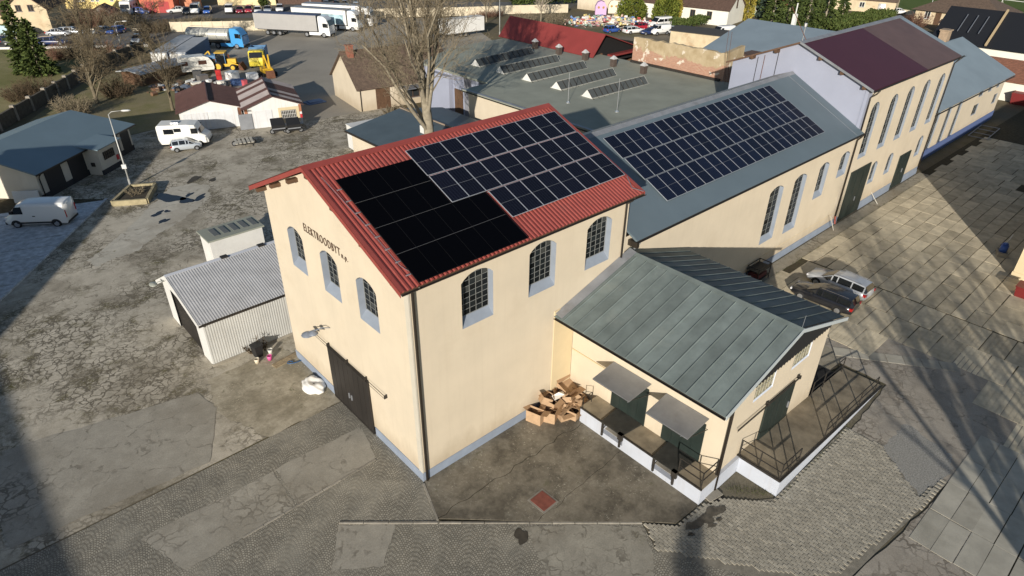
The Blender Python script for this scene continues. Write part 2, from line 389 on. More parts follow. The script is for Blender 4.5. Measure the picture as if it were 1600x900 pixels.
sheet('truck_yard', [(24,57.5),(33,57),(34,58),(46,58),(57,58.5),(72,76),(86,106),(72.6,117),(47,117.6),(35,125.8),(26,117),(28,104),(26.5,95),(18,74)], -.008, TRUCKM)
sheet('lawn', [(-90,20),(-8,74),(-6.1,77.7),(.8,88),(12,105.3),(20.7,113.5),(22.3,117.5),(2,132),(-90,200)], -.008, LAWN)
sheet('grass_strip', [(-5,76),(1.2,87),(12.3,104.5),(17,103),(15,92),(16,74),(10.5,67.2),(4,66.2)], -.004, ground_mat('worn_grass', (.22,.205,.085), (.31,.26,.15), .35, (.26,.225,.14), .1, bs=.6, bsc=12))
sheet('street', [(10,168),(31.4,147.7),(69.4,122.9),(110,98),(125,105),(82,144),(46,162),(20,182)], -.008, ROADM)
sheet('parking_lot', [(-60,176),(2,132.7),(22.5,118.2),(37,126),(31,131),(4.7,150),(-60,196)], -.004, ROADM)
sheet('back_yard', [(88,88),(75,78),(62,60),(70,40),(92,30),(108,52),(116,64),(112,80),(100,90)], -.012, ground_mat('dirt_yard', (.22,.19,.14), (.28,.24,.18), .2, (.16,.15,.07), .06))
sheet('sports_field', [(168,62),(175,51),(182,39),(195,23),(300,-60),(500,100),(260,180)], -.01, FIELD)
sheet('road', [(-70,-60),(20,-60),(14,-24),(10.41,-16.3),(5.4,-10.3),(6.1,-8.9),(-.95,-2.6),(-.1,-.05),(0,0),(0,8),(-3.55,8),(-60,7.9)], -.002, FANM)
sheet('asphalt_patch', jag2([(-5.35,2.78),(-1.0,2.9),(-.25,5.5),(-5.2,5.62)], .07, 3), .004, PATCHM)
sheet('asphalt_patch', jag2([(-10.6,2.75),(-5.5,2.76),(-5.34,5.6),(-11.6,5.7)], .07, 3), .004, PATCHM)
sheet('asphalt_patch', jag2([(-4.5,.45),(-2.5,-1.2),(-4.1,-2.75),(-5.95,-1.5)], .07, 3), .004, PATCHM)
sheet('asphalt_patch', jag2([(1.9,-5.3),(4.7,-7.7),(5.9,-9),(5.2,-10.2),(3.5,-11.5),(.6,-8.6)], .07, 3), .004, cracked('crazed_asphalt', (.374,.348,.288), (.209,.185,.144), .6, 1.8, .35, holes=.3))
sheet('asphalt_patch', jag2([(-16,9),(-7.5,8.3),(-5.6,12.2),(-6,14.2),(-16.5,16.5)], .07, 3), .004, PATCHM)
sheet('asphalt_strip', jag2([(2.93,46.72,0),(5.22,46.67,0),(6.28,45.11,0),(5.54,42.81,0),(4.48,40.95,0),(1.93,38.93,0),(-0.77,37.24,0),(-3.18,35.06,0),(-4.98,34.91,0),(-6.41,34.26,0),(-6.64,35.94,0),(-3.62,38.75,0),(-0.54,42.31,0)], .18, 5), -.006, cracked('grey_asphalt_strip', (.548,.512,.432), (.369,.327,.262), .22, 1.2, .05, holes=.05))
sheet('mossy_pavement', jag2([(-4.4,8.05),(0,8.05),(0,13.6),(-.3,15.3),(-5,15),(-5.8,12)], .12, 4), -.003, stained('mossy_slabs', (.427,.381,.293), (.307,.271,.197), (.487,.448,.356), (.132,.124,.067)))
sheet('asphalt_patch', jag2([(19.75,-12.6),(25.2,-12.3),(25.2,-9.7),(25.4,-7),(28.5,-7),(33,-14),(32,-17.5),(25.4,-19.5),(20.5,-17.9),(16,-20),(14,-27),(6,-22),(9.2,-17),(10.2,-16.6),(17.2,-17.45),(19.75,-17.55)], .07, 3), .006, PINKM)
sheet('gravel_patch', jag2([(19.8,-14.25),(22.5,-14.4),(21.9,-17.0),(20.4,-17.4),(17.6,-16.9)], .12, 7), .008, M('grey_gravel', (.30,.29,.265), .95, .35, 14, bmp=.8, bsc=40, spec=.1, bdist=.03))
# puddles in the worn yard
rp = random.Random(5)
def blob(cx, cy, rx, ry, rz, n=26, seed=0):
    q = random.Random(seed); ph = [q.uniform(0, 6.28) for _ in range(4)]
    out = []
    for i in range(n):
        a = 2*math.pi*i/n; k = 1+.22*math.sin(2*a+ph[0])+.16*math.sin(3*a+ph[1])+.1*math.sin(5*a+ph[2])
        x, y = rx*k*math.cos(a), ry*k*math.sin(a); out.append((cx+x*math.cos(rz)-y*math.sin(rz), cy+x*math.sin(rz)+y*math.cos(rz)))
    return out
for i, (p, rx, ry) in enumerate([((2.34,44.36,0),.9,1.3),((3.31,42.74,0),.5,.9),((4.47,42.53,0),.9,.35),((4.01,43.92,0),.45,.3),((0.32,41.39,0),.6,.35),((0.26,39.50,0),.55,.3),((1.15,41.40,0),.3,.25)]):
    sheet('puddle', blob(p[0], p[1], rx, ry, .6, seed=i), .0, WATER)
for i, (p, rx, ry) in enumerate([((1.43,-5.63,0),.42,.3),((5.73,47.56,0),.8,.5),((7.07,46.19,0),.5,.3),((42.32,-10.87,0),.5,.3)]):
    sheet('damp_stain', blob(p[0], p[1], rx, ry, .6, seed=i+20), .012, M('damp_ground', (.06,.052,.04), .7, .3, 3))
for k, (bx_, by_, ra, rb) in enumerate(((9.35,-10.75,.5,.26),(8.75,-10.72,.42,.3),(8.2,-10.62,.5,.22),(7.7,-10.5,.33,.2),(8.45,-11.1,.22,.12),(7.3,-10.75,.16,.1),(9.0,-11.15,.14,.09))):
    sheet('damp_stain', jag2(blob(bx_, by_, ra, rb, -.2, 22, seed=30+k), .025, k, 3), .045+.002*k, M('damp_paving', (.095,.083,.064), .75, .45, 5))
# concrete apron: three pours with open jagged cracks between them
def jag(a, b, n, amp, seed):
    q = random.Random(seed); out = []
    for i in range(n+1):
        k = i/n; e = 0 if i in (0, n) else q.uniform(-amp, amp)
        out.append((a[0]+(b[0]-a[0])*k, a[1]+(b[1]-a[1])*k+e))
    return out
sheet('concrete_apron', [(0,0),(14.2,0),(14.2,-2),(9.2,-2),(9.2,-10),(8.8,-10),(7.3,-9.95),(6.15,-8.8),(-.92,-2.5)], .0, JOINTM)
apron = bpy.data.objects['concrete_apron']
c1 = jag((-.84,-2.28), (9.0,-2.36), 22, .13, 1); c2 = jag((2.55,-5.55), (9.0,-5.2), 16, .09, 2)
for pl_ in ([(.02,-.02),(10.4,-.02),(10.4,-2.2),(9.0,-2.2)]+[(x, y+.022) for x, y in reversed(c1)],
            [(x, y-.022) for x, y in c1]+[(x, y+.014) for x, y in reversed(c2)]+[(2.5,-5.5)],
            [(x, y-.014) for x, y in c2]+[(9.0,-9.95),(8.8,-9.98),(7.3,-9.9),(6.15,-8.75)]):
    MB().prism(pl_, -.05, .035).build('concrete_slab', APRM, apron)
# kerb stones along the cobbles
kerb = MB().box(-.01,.01,-.01,.01,-.05,-.04).build('kerb', JOINTM); kerb['kind'] = 'structure'
KST = M('kerb_stone_concrete', (.30,.275,.23), .9, .2, 3, rnd=.2)
def kerb_line(a, b, w=.10, h=.035, l=1.0, gap=.03, par=None, mat=None):
    a = Vector(a); b = Vector(b); d = (b-a); n = max(1, int(d.length/l)); d.normalize(); s = Vector((-d.y, d.x))
    step = (Vector(b)-a).length/n
    for i in range(n):
        p = a+d*(i*step+gap/2); q = a+d*((i+1)*step-gap/2)
        MB().prism([p-s*w/2, q-s*w/2, q+s*w/2, p+s*w/2], -.1, h).build('kerb_stone', mat or KST, par or kerb)
kerb_line((-4.44,.55), (-.98,-2.5)); kerb_line((-.94,-2.54), (6.15,-8.85)); kerb_line((-.1,-.12), (-.92,-2.4), h=.045)
kerb_line((-8.1,2.72), (-1.0,2.84), .1, .02)
# block paving below the loading ramp: individual pavers, the farthest ones joined
bp = [(5.5,-10.2),(6.2,-9.0),(7.3,-10.05),(8.8,-10.1),(10.3,-10.5),(12.0,-12.3),(19.7,-12.45),(19.75,-14.2),(17.5,-16.9),(20.3,-17.45),(17.25,-17.25),(10.45,-16.15),(9.2,-15.4)]
sheet('block_pavement', [(5.4,-10.3),(8.9,-10.0),(12.1,-12.2),(19.75,-12.3),(20.5,-17.6),(10.3,-16.6),(8.5,-15.5)], .001, M('paver_bed', (.24,.22,.18), .95, .25, 3, bmp=.4, bsc=15, spec=.1))
bpo = bpy.data.objects['block_pavement']
q = random.Random(4); cand = []
ang = R(-3); ca, sa = math.cos(ang), math.sin(ang)
for r in range(-16, 46):
    for c in range(-12, 124):
        lx = c*.148; ly = -r*.285+(.142 if c % 2 else 0)
        x = 5+lx*ca-ly*sa; y = -12+lx*sa+ly*ca
        if inside((x, y), bp): cand.append((x, y))
camxy = (-12.3,-19.8)
cand.sort(key=lambda p: (p[0]-camxy[0])**2+(p[1]-camxy[1])**2)
bm_ = MB().box(-.064,.064,-.132,.132,-.06,.03).mesh('paver', BLOCKM); rest = MB()
for i, (x, y) in enumerate(cand):
    e = q.uniform(-.008, .008); rz = ang+q.uniform(-.035, .035)
    if i < 300:
        o = link('paver', bm_, bpo); o.location = (x, y, e); o.rotation_euler = (q.uniform(-.025,.025), q.uniform(-.02,.02), rz)
    else:
        Mx = Matrix.Translation((x, y, e)) @ Matrix.Rotation(rz, 4, 'Z') @ Matrix.Rotation(q.uniform(-.025,.025), 4, 'X')
        rest.box(-.064,.064,-.132,.132,-.06,.03, M=Mx)
rest.build('paver_field', BLOCKS, bpo, kind='stuff')
# slab yard on the right
sheet('slab_yard', [(14.3,-17.5),(20.3,-17.9),(24.5,-17.7),(30,-14.2),(27.6,-9.3),(25.3,-9.6),(20.2,-9.6),(20.2,-.2),(66,-.2),(120,-.6),(120,-60),(10,-60),(13.5,-22)], -.004, JOINTM)
syo = bpy.data.objects['slab_yard']
sheet('wall_path', jag2([(20.3,-.05),(64,-.05),(64,-1.12),(36.4,-1.1),(26.3,-1.0),(26.3,-9.3),(20.3,-9.6)], .05, 6), .008, cracked('tan_wall_path', (.36,.325,.255), (.24,.20,.14), .5, 1.6, .3, holes=.3))
def slabs(x0, x1, y0, y1, lx, ly, gap, mat, stagger=0, grooves=0, seed=0, keep=None, edge=.0):
    q = random.Random(seed); me = MB(); a, b = lx/2-gap/2, ly/2-gap/2
    if grooves:
        n = grooves; w = 2*b/n
        for i in range(n): me.box(-a, a, -b+i*w, -b+(i+1)*w-.05, -.06, .02)
        me.box(-a+.002, a-.002, -b+.002, b-.002, -.07, .009)
    else: me.box(-a, a, -b, b, -.07, .02)
    me = me.mesh('slab', mat); c = 0; x = x0+lx/2
    while x < x1:
        y = y1-ly/2-(stagger*ly if c % 2 else 0)
        while y > y0:
            if (keep is None or keep(x, y)) and not (x < 20.3 and y > -9.6):
                o = link('slab', me, syo); o.location = (x+q.uniform(-.03,.03), y+q.uniform(-.02,.02), q.uniform(-.004,.006)); o.rotation_euler = (q.uniform(-.003,.003), q.uniform(-.002,.002), q.uniform(-.006,.006))
            y -= ly
        x += lx; c += 1
slabs(36.5, 66, -15, -1.1, 2.12, 1.0, .05, SLABM, 0, 0, 1)
slabs(24.2, 36.4, -21, -1.0, 3.05, 1.46, .045, SLABM, .45, 5, 2, keep=lambda x, y: inside((x, y), [(26.2,-1),(37,-1),(37,-21),(24,-21),(24,-19.2),(31.2,-15.2),(29.5,-12),(27.4,-8.6)]))
slabs(12.2, 24.4, -26, -17.5, 2.5, .92, .032, SLABG, 0, 0, 3, keep=lambda x, y: y < -17.6-.12*max(0, 17-x) and x > 13.5)
slabs(36.5, 48, -24, -15, 2.12, 1.5, .04, SLABM, 0, 0, 9)
slabs(66, 84, -9, -.8, 2.4, 1.5, .05, SLABM, .3, 0, 5)
kerb_line((26.1,-8.6), (30.3,-14.6), .9, .025, 1.0, .05, syo, SLABG)
# frosty slabs where the van is parked
sheet('frosty_pavement', [(-2.3,47.9),(-10.5,36.7),(-24,18.3),(-40,30),(-30,60),(-9,54)], .002, JOINTM)
fp = bpy.data.objects['frosty_pavement']
FROST = M('frosted_concrete', (.46,.48,.50), .85, .35, 2.2, stain=.4, staincol=(.24,.25,.26), spec=.3, rnd=.1)
def edge(k): return Vector((-2.4-8.1*k, 47.6-11.0*k))
ks = [0, .3, .52, .66, .8, .95, 1.12, 1.3, 1.5, 1.75, 2.0]
for a, b in zip(ks, ks[1:]):
    p, r_ = edge(a+.004), edge(b-.004)
    MB().prism([p, r_, r_+Vector((-9,3.2)), p+Vector((-9,3.2))], -.06, .07).build('slab', FROST, fp)
kerb_line((-2.2,47.8), (-18.6,25.5), .22, .12, 1.6, .02, fp, FROST)
# ================================================================ MAIN BUILDING
def FX(X): return lambda s, t, d: (X+d, s, t)          # wall that faces -x
def FY(Y): return lambda s, t, d: (s, Y+d, t)          # wall that faces -y
main = thing('main_building', 'tall cream warehouse with red ribbed roof, solar panels and lettering on its gable', 'building')
ZP = .55
gw = [(9.73,11.44),(6.17,7.88),(2.68,4.42)]; lw = [(2.76,4.62),(6.92,8.75),(11.02,12.95)]
holes = []
for a, b in gw: holes.append(window(main, FX(0), a, b, 7.55, 10.12, .42, .42, 4, 7, .42))
door_h = [(4.5,0),(8.5,0),(8.5,3.62),(4.5,3.62)]
wm = MB(); RZ, RY = 14.5, 6.95
def roofz(y): return 11.72+(RZ-11.72)*(y/RY if y < RY else (13.6-y)/(13.6-RY))
wm_holes = holes
wall_mesh(wm, [(0,ZP),(13.6,ZP),(13.6,roofz(13.6)-.12),(RY,RZ-.15),(0,roofz(0)-.12)], holes, FX(0))
holes = []
for a, b in lw: holes.append(window(main, FY(0), a, b, 7.95, 10.78, .42, .42, 5, 8, .40))
wall_mesh(wm, [(0,ZP),(14.3,ZP),(14.3,roofz(0)-.12),(0,roofz(0)-.12)], holes, FY(0))
wm.quad((14.3,0,ZP),(14.3,13.6,ZP),(14.3,13.6,11.6),(14.3,RY,RZ-.15),(14.3,0,11.6)); wm.quad((0,13.6,ZP),(14.3,13.6,ZP),(14.3,13.6,11.6),(0,13.6,11.6))
wm.build('wall', CREAM, main)
MB().box(-.03,14.33,-.03,.3,-.1,ZP+.02).build('plinth', PLINTH, main)
for ya, yb in ((.3,4.35),(8.65,13.3)): MB().box(-.03,.3,ya,yb,-.1,ZP+.018).build('plinth', PLINTH, main)
MB().box(-.03,14.33,13.3,13.63,-.1,ZP).build('plinth', PLINTH, main)
MB().box(-.025,.05,-.02,.3,ZP+.02,11.45).build('corner_strip', M('pale_corner_strip', (.50,.465,.39), .85, .06, 1), main)
MB().box(-.02,.5,4.35,8.65,ZP-.01,ZP).build('sill', PLINTH, main)
MB().box(8.85,10.38,-.05,.2,.5,6.3).build('wall_panel', CREAM2, main)
# sliding gate of two leaves on its rail
for a, b in ((4.42,6.5),(6.52,8.62)):
    d = MB().box(-.12,-.05,a,b,.05,3.72)
    for k in range(1, 4): d.box(-.128,-.11,a+(b-a)*k/4-.02,a+(b-a)*k/4+.02,.1,3.68)
    d.box(-.135,-.11,a+.03,b-.03,.08,.2).box(-.135,-.11,a+.03,b-.03,3.55,3.68)
    g_ = d.build('gate_leaf', BLACKDOOR, main)
    MB().box(-.19,-.13,(6.35 if a < 5 else 6.62),(6.42 if a < 5 else 6.68),1.2,1.55).build('handle', GALV, g_)
rail = MB().tube([(-.16,2.7,3.86),(-.16,10.15,3.86)], .013, 5).tube([(-.16,2.7,3.68),(-.16,10.15,3.68)], .011, 5)
for y in (2.72,4.6,6.5,8.5,10.1): rail.box(-.18,0,y-.025,y+.025,3.67,3.88)
rail.build('door_rail', IRON, main)
for y, z, k in ((9.35,4.35,1.0),(8.55,4.85,.8)):
    l = MB(); l.tube([(0,y-.5,z+.25),(-.35,y-.25,z+.28),(-.75,y,z+.12)], .025, 6)
    l.loft([[(-.78+r*math.cos(a), y+r*math.sin(a), z+h) for a in [2*math.pi*i/14 for i in range(14)]] for r, h in ((.05,.16),(.12,.12),(.33*k,.0),(.34*k,-.03),(.28*k,-.04))])
    l.build('yard_lamp', P('lamp_enamel', (.17,.19,.23), .4), main, True)
# lettering on the gable
def lettering(text, size, loc, parent, mat, mtx, ext=.012, sx=1.0):
    cu = bpy.data.curves.new('lettering', 'FONT'); cu.body = text; cu.size = size; cu.extrude = ext; cu.offset = .002*size; cu.space_character = 1.2
    to = bpy.data.objects.new('tmp', cu); COL.objects.link(to); bpy.context.view_layer.update()
    me = bpy.data.meshes.new_from_object(to.evaluated_get(bpy.context.evaluated_depsgraph_get())); bpy.data.objects.remove(to)
    me.materials.clear(); me.materials.append(mat)
    o = link('lettering', me, parent); o.matrix_local = Matrix.Translation(loc) @ mtx @ Matrix.Diagonal((sx,1,1,1)); return o, me
LM = Matrix(((0,0,-1),(-1,0,0),(0,1,0))).to_4x4()
LETT = P('letter_brown', (.10,.065,.045), .6)
def fit_text(text, size, y0, y1, z, parent=main, x=-.02):
    o, me = lettering(text, size, (x, y0, z), parent, LETT, LM)
    xs = [v.co.x for v in me.vertices]; k = (y0-y1)/(max(xs)-min(xs)); o.matrix_local = Matrix.Translation((x, y0, z)) @ LM @ Matrix.Diagonal((k,1,1,1))
fit_text('ELEKTROODBYT', .62, 9.25, 5.62, 10.47); fit_text('n.p.', .42, 5.5, 4.92, 10.45)
# roof
X0, X1 = -.62, 14.85; EY0, EZ0, EY1, EZ1 = -.5, 11.5, 13.95, 11.5; RYY, RZZ = 6.95, 14.62
rf = MB(); ribbed(rf, X0, X1, (EY0,EZ0), (RYY,RZZ), .235, .045); ribbed(rf, X0, X1, (EY1,EZ1), (RYY,RZZ), .235, .045)
roof = rf.build('roof', REDSHEET, main)
und = MB()
for ya, za, yb, zb in ((EY0,EZ0,RYY,RZZ),(EY1,EZ1,RYY,RZZ)): und.slab([(X0+.02,ya,za-.03),(X1-.02,ya,za-.03),(X1-.02,yb,zb-.03),(X0+.02,yb,zb-.03)], .07)
und.build('roof_deck', WOODB, roof)
cap = MB(); cap.slab([(X0-.02,RYY-.3,RZZ-.06),(X1+.02,RYY-.3,RZZ-.06),(X1+.02,RYY,RZZ+.085),(X0-.02,RYY,RZZ+.085)], .03).slab([(X0-.02,RYY+.3,RZZ-.06),(X1+.02,RYY+.3,RZZ-.06),(X1+.02,RYY,RZZ+.083),(X0-.02,RYY,RZZ+.083)], .03)
cap.build('ridge_cap', REDCAP, roof)
for x in (X0, X1):
    for ya, za in ((EY0,EZ0),(EY1,EZ1)):
        b = MB(); e = .05; xa, xb = (x-.04, x+.16) if x < 0 else (x-.16, x+.04)
        b.slab([(xa,ya,za+.075),(xb,ya,za+.075),(xb,RYY,RZZ+.07),(xa,RYY,RZZ+.07)], .03)
        xs = x-.04 if x < 0 else x+.02
        b.hexa([(xs,ya,za-.2),(xs+.02,ya,za-.2),(xs+.02,RYY,RZZ-.2),(xs,RYY,RZZ-.2),(xs,ya,za+.07),(xs+.02,ya,za+.07),(xs+.02,RYY,RZZ+.065),(xs,RYY,RZZ+.065)])
        b.build('barge_board', REDSHEET, roof)
for y in (.35,2.6,4.85,6.95,9.1,11.3,13.3):
    z = roofz(min(max(y,0),13.6))-.3
    MB().box(-.52,.1,y-.13,y+.13,z-.15,z+.05).build('purlin', WOODB, roof)
gutter(main, (X0,EY0-.05,EZ0-.04), (X1,EY0-.05,EZ0-.04), .085)
downpipe(main, [(.3,-.5,11.45),(.25,-.3,11.25),(.16,-.1,11.1),(.16,-.1,.05)], .07)
downpipe(main, [(14.1,-.5,11.45),(14.1,-.3,11.2),(13.95,-.1,11.0),(13.95,-.1,7.6)], .06)
# ---------------------------------------------------------------- solar panels
def pv_mat(name, c1, c2, grid, cols, rows, rough=.22):
    m, t, b, N, L = nodes_of(name); tc = N('ShaderNodeTexCoord').outputs['Object']; sp = N('ShaderNodeSeparateXYZ'); L(tc, sp.inputs[0])
    def line(v, n, w): return mth(t, 'LESS_THAN', mth(t, 'ABSOLUTE', mth(t, 'SUBTRACT', mth(t, 'FRACT', mth(t, 'MULTIPLY', v, n)), .5)), .5-w)
    gx_, gy_ = line(sp.outputs[0], cols, .05), line(sp.outputs[1], rows, .05)
    cell = mth(t, 'MULTIPLY', gx_, gy_)
    o = N('ShaderNodeObjectInfo').outputs['Random']
    c = mixc(t, o, c1, c2); c = mixc(t, cell, grid, c)
    L(c, b.inputs['Base Color']); b.inputs['Roughness'].default_value = rough; b.inputs['Specular IOR Level'].default_value = .09
    return m
PV = pv_mat('pv_glass', (.004,.005,.010), (.006,.007,.015), (.022,.026,.042), 6/.97, 12/.93)
PVH = pv_mat('pv_glass_blue', (.004,.006,.014), (.006,.010,.026), (.022,.028,.05), 6/.97, 12/.93)
PVB = P('black_pv_glass', (.0015,.0015,.0022), .35, 0, .05)
PVFRAME = P('pv_frame', (.36,.385,.43), .45, .3)
PVBF = P('black_pv_frame', (.008,.008,.009), .5, 0, .2)
def panel_meshes(w, l, fr, glass, frame, half=True):
    g_ = MB().box(-w/2+fr*.8,w/2-fr*.8,-l/2+fr*.8,l/2-fr*.8,.0,.03)
    if half: g_.box(-w/2+fr,w/2-fr,-.007,.007,.028,.032,m=1)
    f = MB()
    f.box(-w/2,-w/2+fr,-l/2,l/2,-.005,.04).box(w/2-fr,w/2,-l/2,l/2,-.005,.04).box(-w/2+fr,w/2-fr,-l/2,-l/2+fr,-.005,.04).box(-w/2+fr,w/2-fr,l/2-fr,l/2,-.005,.04)
    return g_.mesh('solar_panel', [glass, M('pv_midline', (.17,.18,.2), .5, .05)]), f.mesh('frame', frame)
def array(root, lo, hi, x0, row_list, w, l, pw, glass, frame, fr, tilt, off=.12, half=True):
    gm, fm = panel_meshes(w-.012, l-.012, fr, glass, frame, half); ca, sa = math.cos(tilt), math.sin(tilt)
    for (xs, n, ytop) in row_list:                       # ytop measured in plan along the slope
        for i in range(n):
            yc = ytop-l/2*ca; zc = lo[1]+(yc-lo[0])*math.tan(tilt)
            o = link('solar_panel', gm, root); o.location = (xs+pw*(i+.5), yc-sa*off, zc+ca*off); o.rotation_euler = (tilt, 0, 0)
            f = link('frame', fm, o)
T1 = math.atan2(RZZ-EZ0, RYY-EY0)
A1 = thing('solar_array', 'silver framed solar panels in three rows on red ribbed roof', 'solar panels', (0,0,0))
dy = 1.93*math.cos(T1)
array(A1, (EY0,EZ0), None, 0, [(4.36,10,6.22),(4.40,10,6.22-dy-.03),(6.52,8,6.22-2*dy-.06)], 1.02, 1.91, 1.02, PV, PVFRAME, .017, T1)
A2 = thing('solar_array', 'frameless looking deep black solar panels nearest the gable of red roof', 'solar panels', (0,0,0))
d2 = 1.645*math.cos(T1)
array(A2, (EY0,EZ0), None, 0, [(.27,4,5.66),(.27,4,5.66-d2),(.27,6,5.66-2*d2),(.27,6,5.66-3*d2)], 1.03, 1.665, 1.012, PVB, PVBF, .012, T1, .11, False)
clip = MB()
for k in range(8):
    y = 5.1-k*.72; z = EZ0+(y-EY0)*math.tan(T1)
    clip.box(.02,.26,y-.02,y+.02,z+.07,z+.12)
clip.build('mounting_rail', ALU, A2)
for k in range(1,4):
    y = 5.66-k*d2; z = EZ0+(y-EY0)*math.tan(T1); xe = 4.3 if k < 2 else (4.3 if k == 2 else 6.3)
    MB().box(.27,xe,y-.055,y-.043,z+.135,z+.145).build('row_joint', P('dull_joint', (.10,.10,.105), .5), A2)
for r_ in range(3):
    y0 = 6.22-r_*(dy+.03); xs = (4.36,4.4,6.52)[r_]
    if r_:
        z = EZ0+(y0+.015-EY0)*math.tan(T1); MB().box(xs,14.56,y0-.02,y0+.035,z+.045,z+.075).build('mounting_rail', PVFRAME, A1)
# lightning wire on the red roof
MB().tube([(-.2,6.0,14.35),(.05,3,13.05),(.1,.6,12.05),(.55,-.3,11.65)], .012, 4).tube([(14.75,.7,12.1),(14.3,-.05,11.8),(14.75,-.5,11.62)], .02, 4).build('lightning_wire', ALU, main)
# ================================================================ HALL WITH GREY ROOF
hall = thing('long_hall', 'long cream hall with grey blue sheet roof and arched windows beside the red roof', 'building')
HY = .15; EZ = 8.62; HRY, HRZ = 6.6, 12.18; HX0, HX1 = 14.32, 44.0
hw = [(31.0,32.95,2.55,7.05),(34.6,36.5,2.3,7.05),(38.6,40.2,4.05,7.05),(42.25,43.85,4.95,7.1)]
holes = [window(hall, FY(HY), a, b, c, d, .35, .36, 3, max(5, int((d-c)*2.2)), .4) for a, b, c, d in hw]
wm = MB(); wall_mesh(wm, [(HX0,.5),(HX1,.5),(HX1,EZ+.12),(HX0,EZ+.12)], holes, FY(HY)); wm.quad((HX0,13,.5),(HX1,13,.5),(HX1,13,EZ),(HX0,13,EZ)); wm.quad((HX0+.01,HY,.5),(HX0+.01,13,.5),(HX0+.01,13,EZ),(HX0+.01,HRY,HRZ-.2),(HX0+.01,HY,EZ)); wm.build('wall', CREAM, hall)
MB().box(20.3,45.1,HY-.04,HY+.3,-.1,.62).build('plinth', PLINTH, hall)
MB().box(20.5,44.9,HY-.015,HY+.1,1.28,1.31).build('string_course', CREAM2, hall)
RX0 = 14.86
rf = MB().slab([(RX0,-.42,EZ-.03),(HX1-.02,-.42,EZ-.03),(HX1-.02,HRY,HRZ),(RX0,HRY,HRZ)], .14).slab([(RX0,13.4,EZ-.03),(HX1-.02,13.4,EZ-.03),(HX1-.02,HRY,HRZ-.002),(RX0,HRY,HRZ-.002)], .14)
hroof = rf.build('roof', HALLROOF, hall)
MB().slab([(RX0+.1,HRY+.03,HRZ+.06),(HX1-.1,HRY+.03,HRZ+.06),(HX1-.1,HRY+1.6,HRZ-.55),(RX0+.1,HRY+1.6,HRZ-.55)], .05).build('ridge_light', M('pale_ridge_strip', (.52,.475,.41), .75, .1, 1.5, stain=.4, staincol=(.40,.34,.28)), hroof)
MB().slab([(RX0,HRY-.25,HRZ-.11),(HX1-.05,HRY-.25,HRZ-.11),(HX1-.05,HRY+.05,HRZ+.07),(RX0,HRY+.05,HRZ+.07)], .03).build('ridge_cap', GALV, hroof)
MB().box(RX0-.12,RX0+.1,-.5,.3,EZ-.45,EZ-.1).build('eave_box', DARKMET, hroof)
for sd in (0,): MB().slab([(HX1-1.2,-.38,EZ+.01),(HX1-1.17,-.38,EZ+.01),(HX1-1.17,HRY,HRZ+.03),(HX1-1.2,HRY,HRZ+.03)], .02).build('roof_seam', GALV, hroof)
gutter(hall, (RX0,-.47,EZ-.08), (HX1+.3,-.47,EZ-.08), .09)
downpipe(hall, [(RX0+.2,-.45,EZ-.2),(RX0+.2,-.2,EZ-.6),(RX0+.2,.05,EZ-.9),(RX0+.2,.05,7.4)], .055, GALV)
downpipe(hall, [(44.2,-.45,EZ-.1),(44.2,-.2,EZ-.5),(44.25,.02,EZ-.8),(44.25,.02,.9)], .07)
MB().tube([(44.25,.02,.95),(44.25,-.1,.25)], .08, 8).build('downpipe_foot', P('red_oxide', (.28,.07,.05), .6), hall)
TH = math.atan2(HRZ-EZ, HRY+.42)
A3 = thing('solar_array', 'blue black solar panels in three long rows on the grey blue hall roof', 'solar panels')
lh = 1.92*math.cos(TH)
array(A3, (-.42,EZ), None, 0, [(18.85,20,6.02),(18.98,20,6.02-lh-.02),(19.1,20,6.02-2*lh-.04)], 1.01, 1.9, 1.01, PVH, PVFRAME, .015, TH, .09)
# ================================================================ TALL BUILDING WITH MAROON ROOF
tall = thing('tall_building', 'tall cream mill building with maroon roof and five high arched windows', 'building')
TX0, TX1 = 44.0, 63.4; TE = 12.2; TRY, TRZ = 6.3, 14.75; TY1 = 12.4
tw = [(45.75,47.35,5.75,10.55),(49.65,51.2,5.75,10.55),(53.3,54.85,5.75,10.6),(57.05,58.6,5.75,10.6),(60.85,62.4,5.75,10.6)]
sw = [(49.9,51.15,2.35,4.45),(53.5,54.75,2.35,4.4),(60.85,62.1,2.4,4.5)]
holes = [window(tall, FY(HY-.01), a, b, c, d, .75, .24, 3, 10, .3) for a, b, c, d in tw]+[window(tall, FY(HY-.01), a, b, c, d, .4, .24, 2, 4, .25) for a, b, c, d in sw]
wm = MB(); wall_mesh(wm, [(TX0,.5),(TX1,.5),(TX1,TE),(TX0,TE)], holes, FY(HY-.01)); wm.quad((TX1,HY,.5),(TX1,TY1,.5),(TX1,TY1,TE),(TX1,TRY,TRZ-.1),(TX1,HY,TE)); wm.quad((TX0,TY1,.5),(TX1,TY1,.5),(TX1,TY1,TE),(TX0,TY1,TE)); wm.build('wall', CREAM, tall)
MB().quad((TX0,HY-.005,.5),(TX0,TY1,.5),(TX0,TY1,TE+.0),(TX0,TRY,TRZ-.1),(TX0,HY-.005,TE)).build('gable_wall', LAVEN, tall)
MB().box(TX0-.05,TX0+.8,HY-.06,HY+.2,8.2,TE-.1).build('corner_shade_band', LAVEN, tall)  # lavender band stands in for the shadow at the gable corner
MB().box(49.5,56.5,HY-.05,HY+.3,-.1,.8).build('plinth', PLINTH, tall); MB().box(59.6,63.5,HY-.05,HY+.3,-.1,.8).build('plinth', PLINTH, tall)
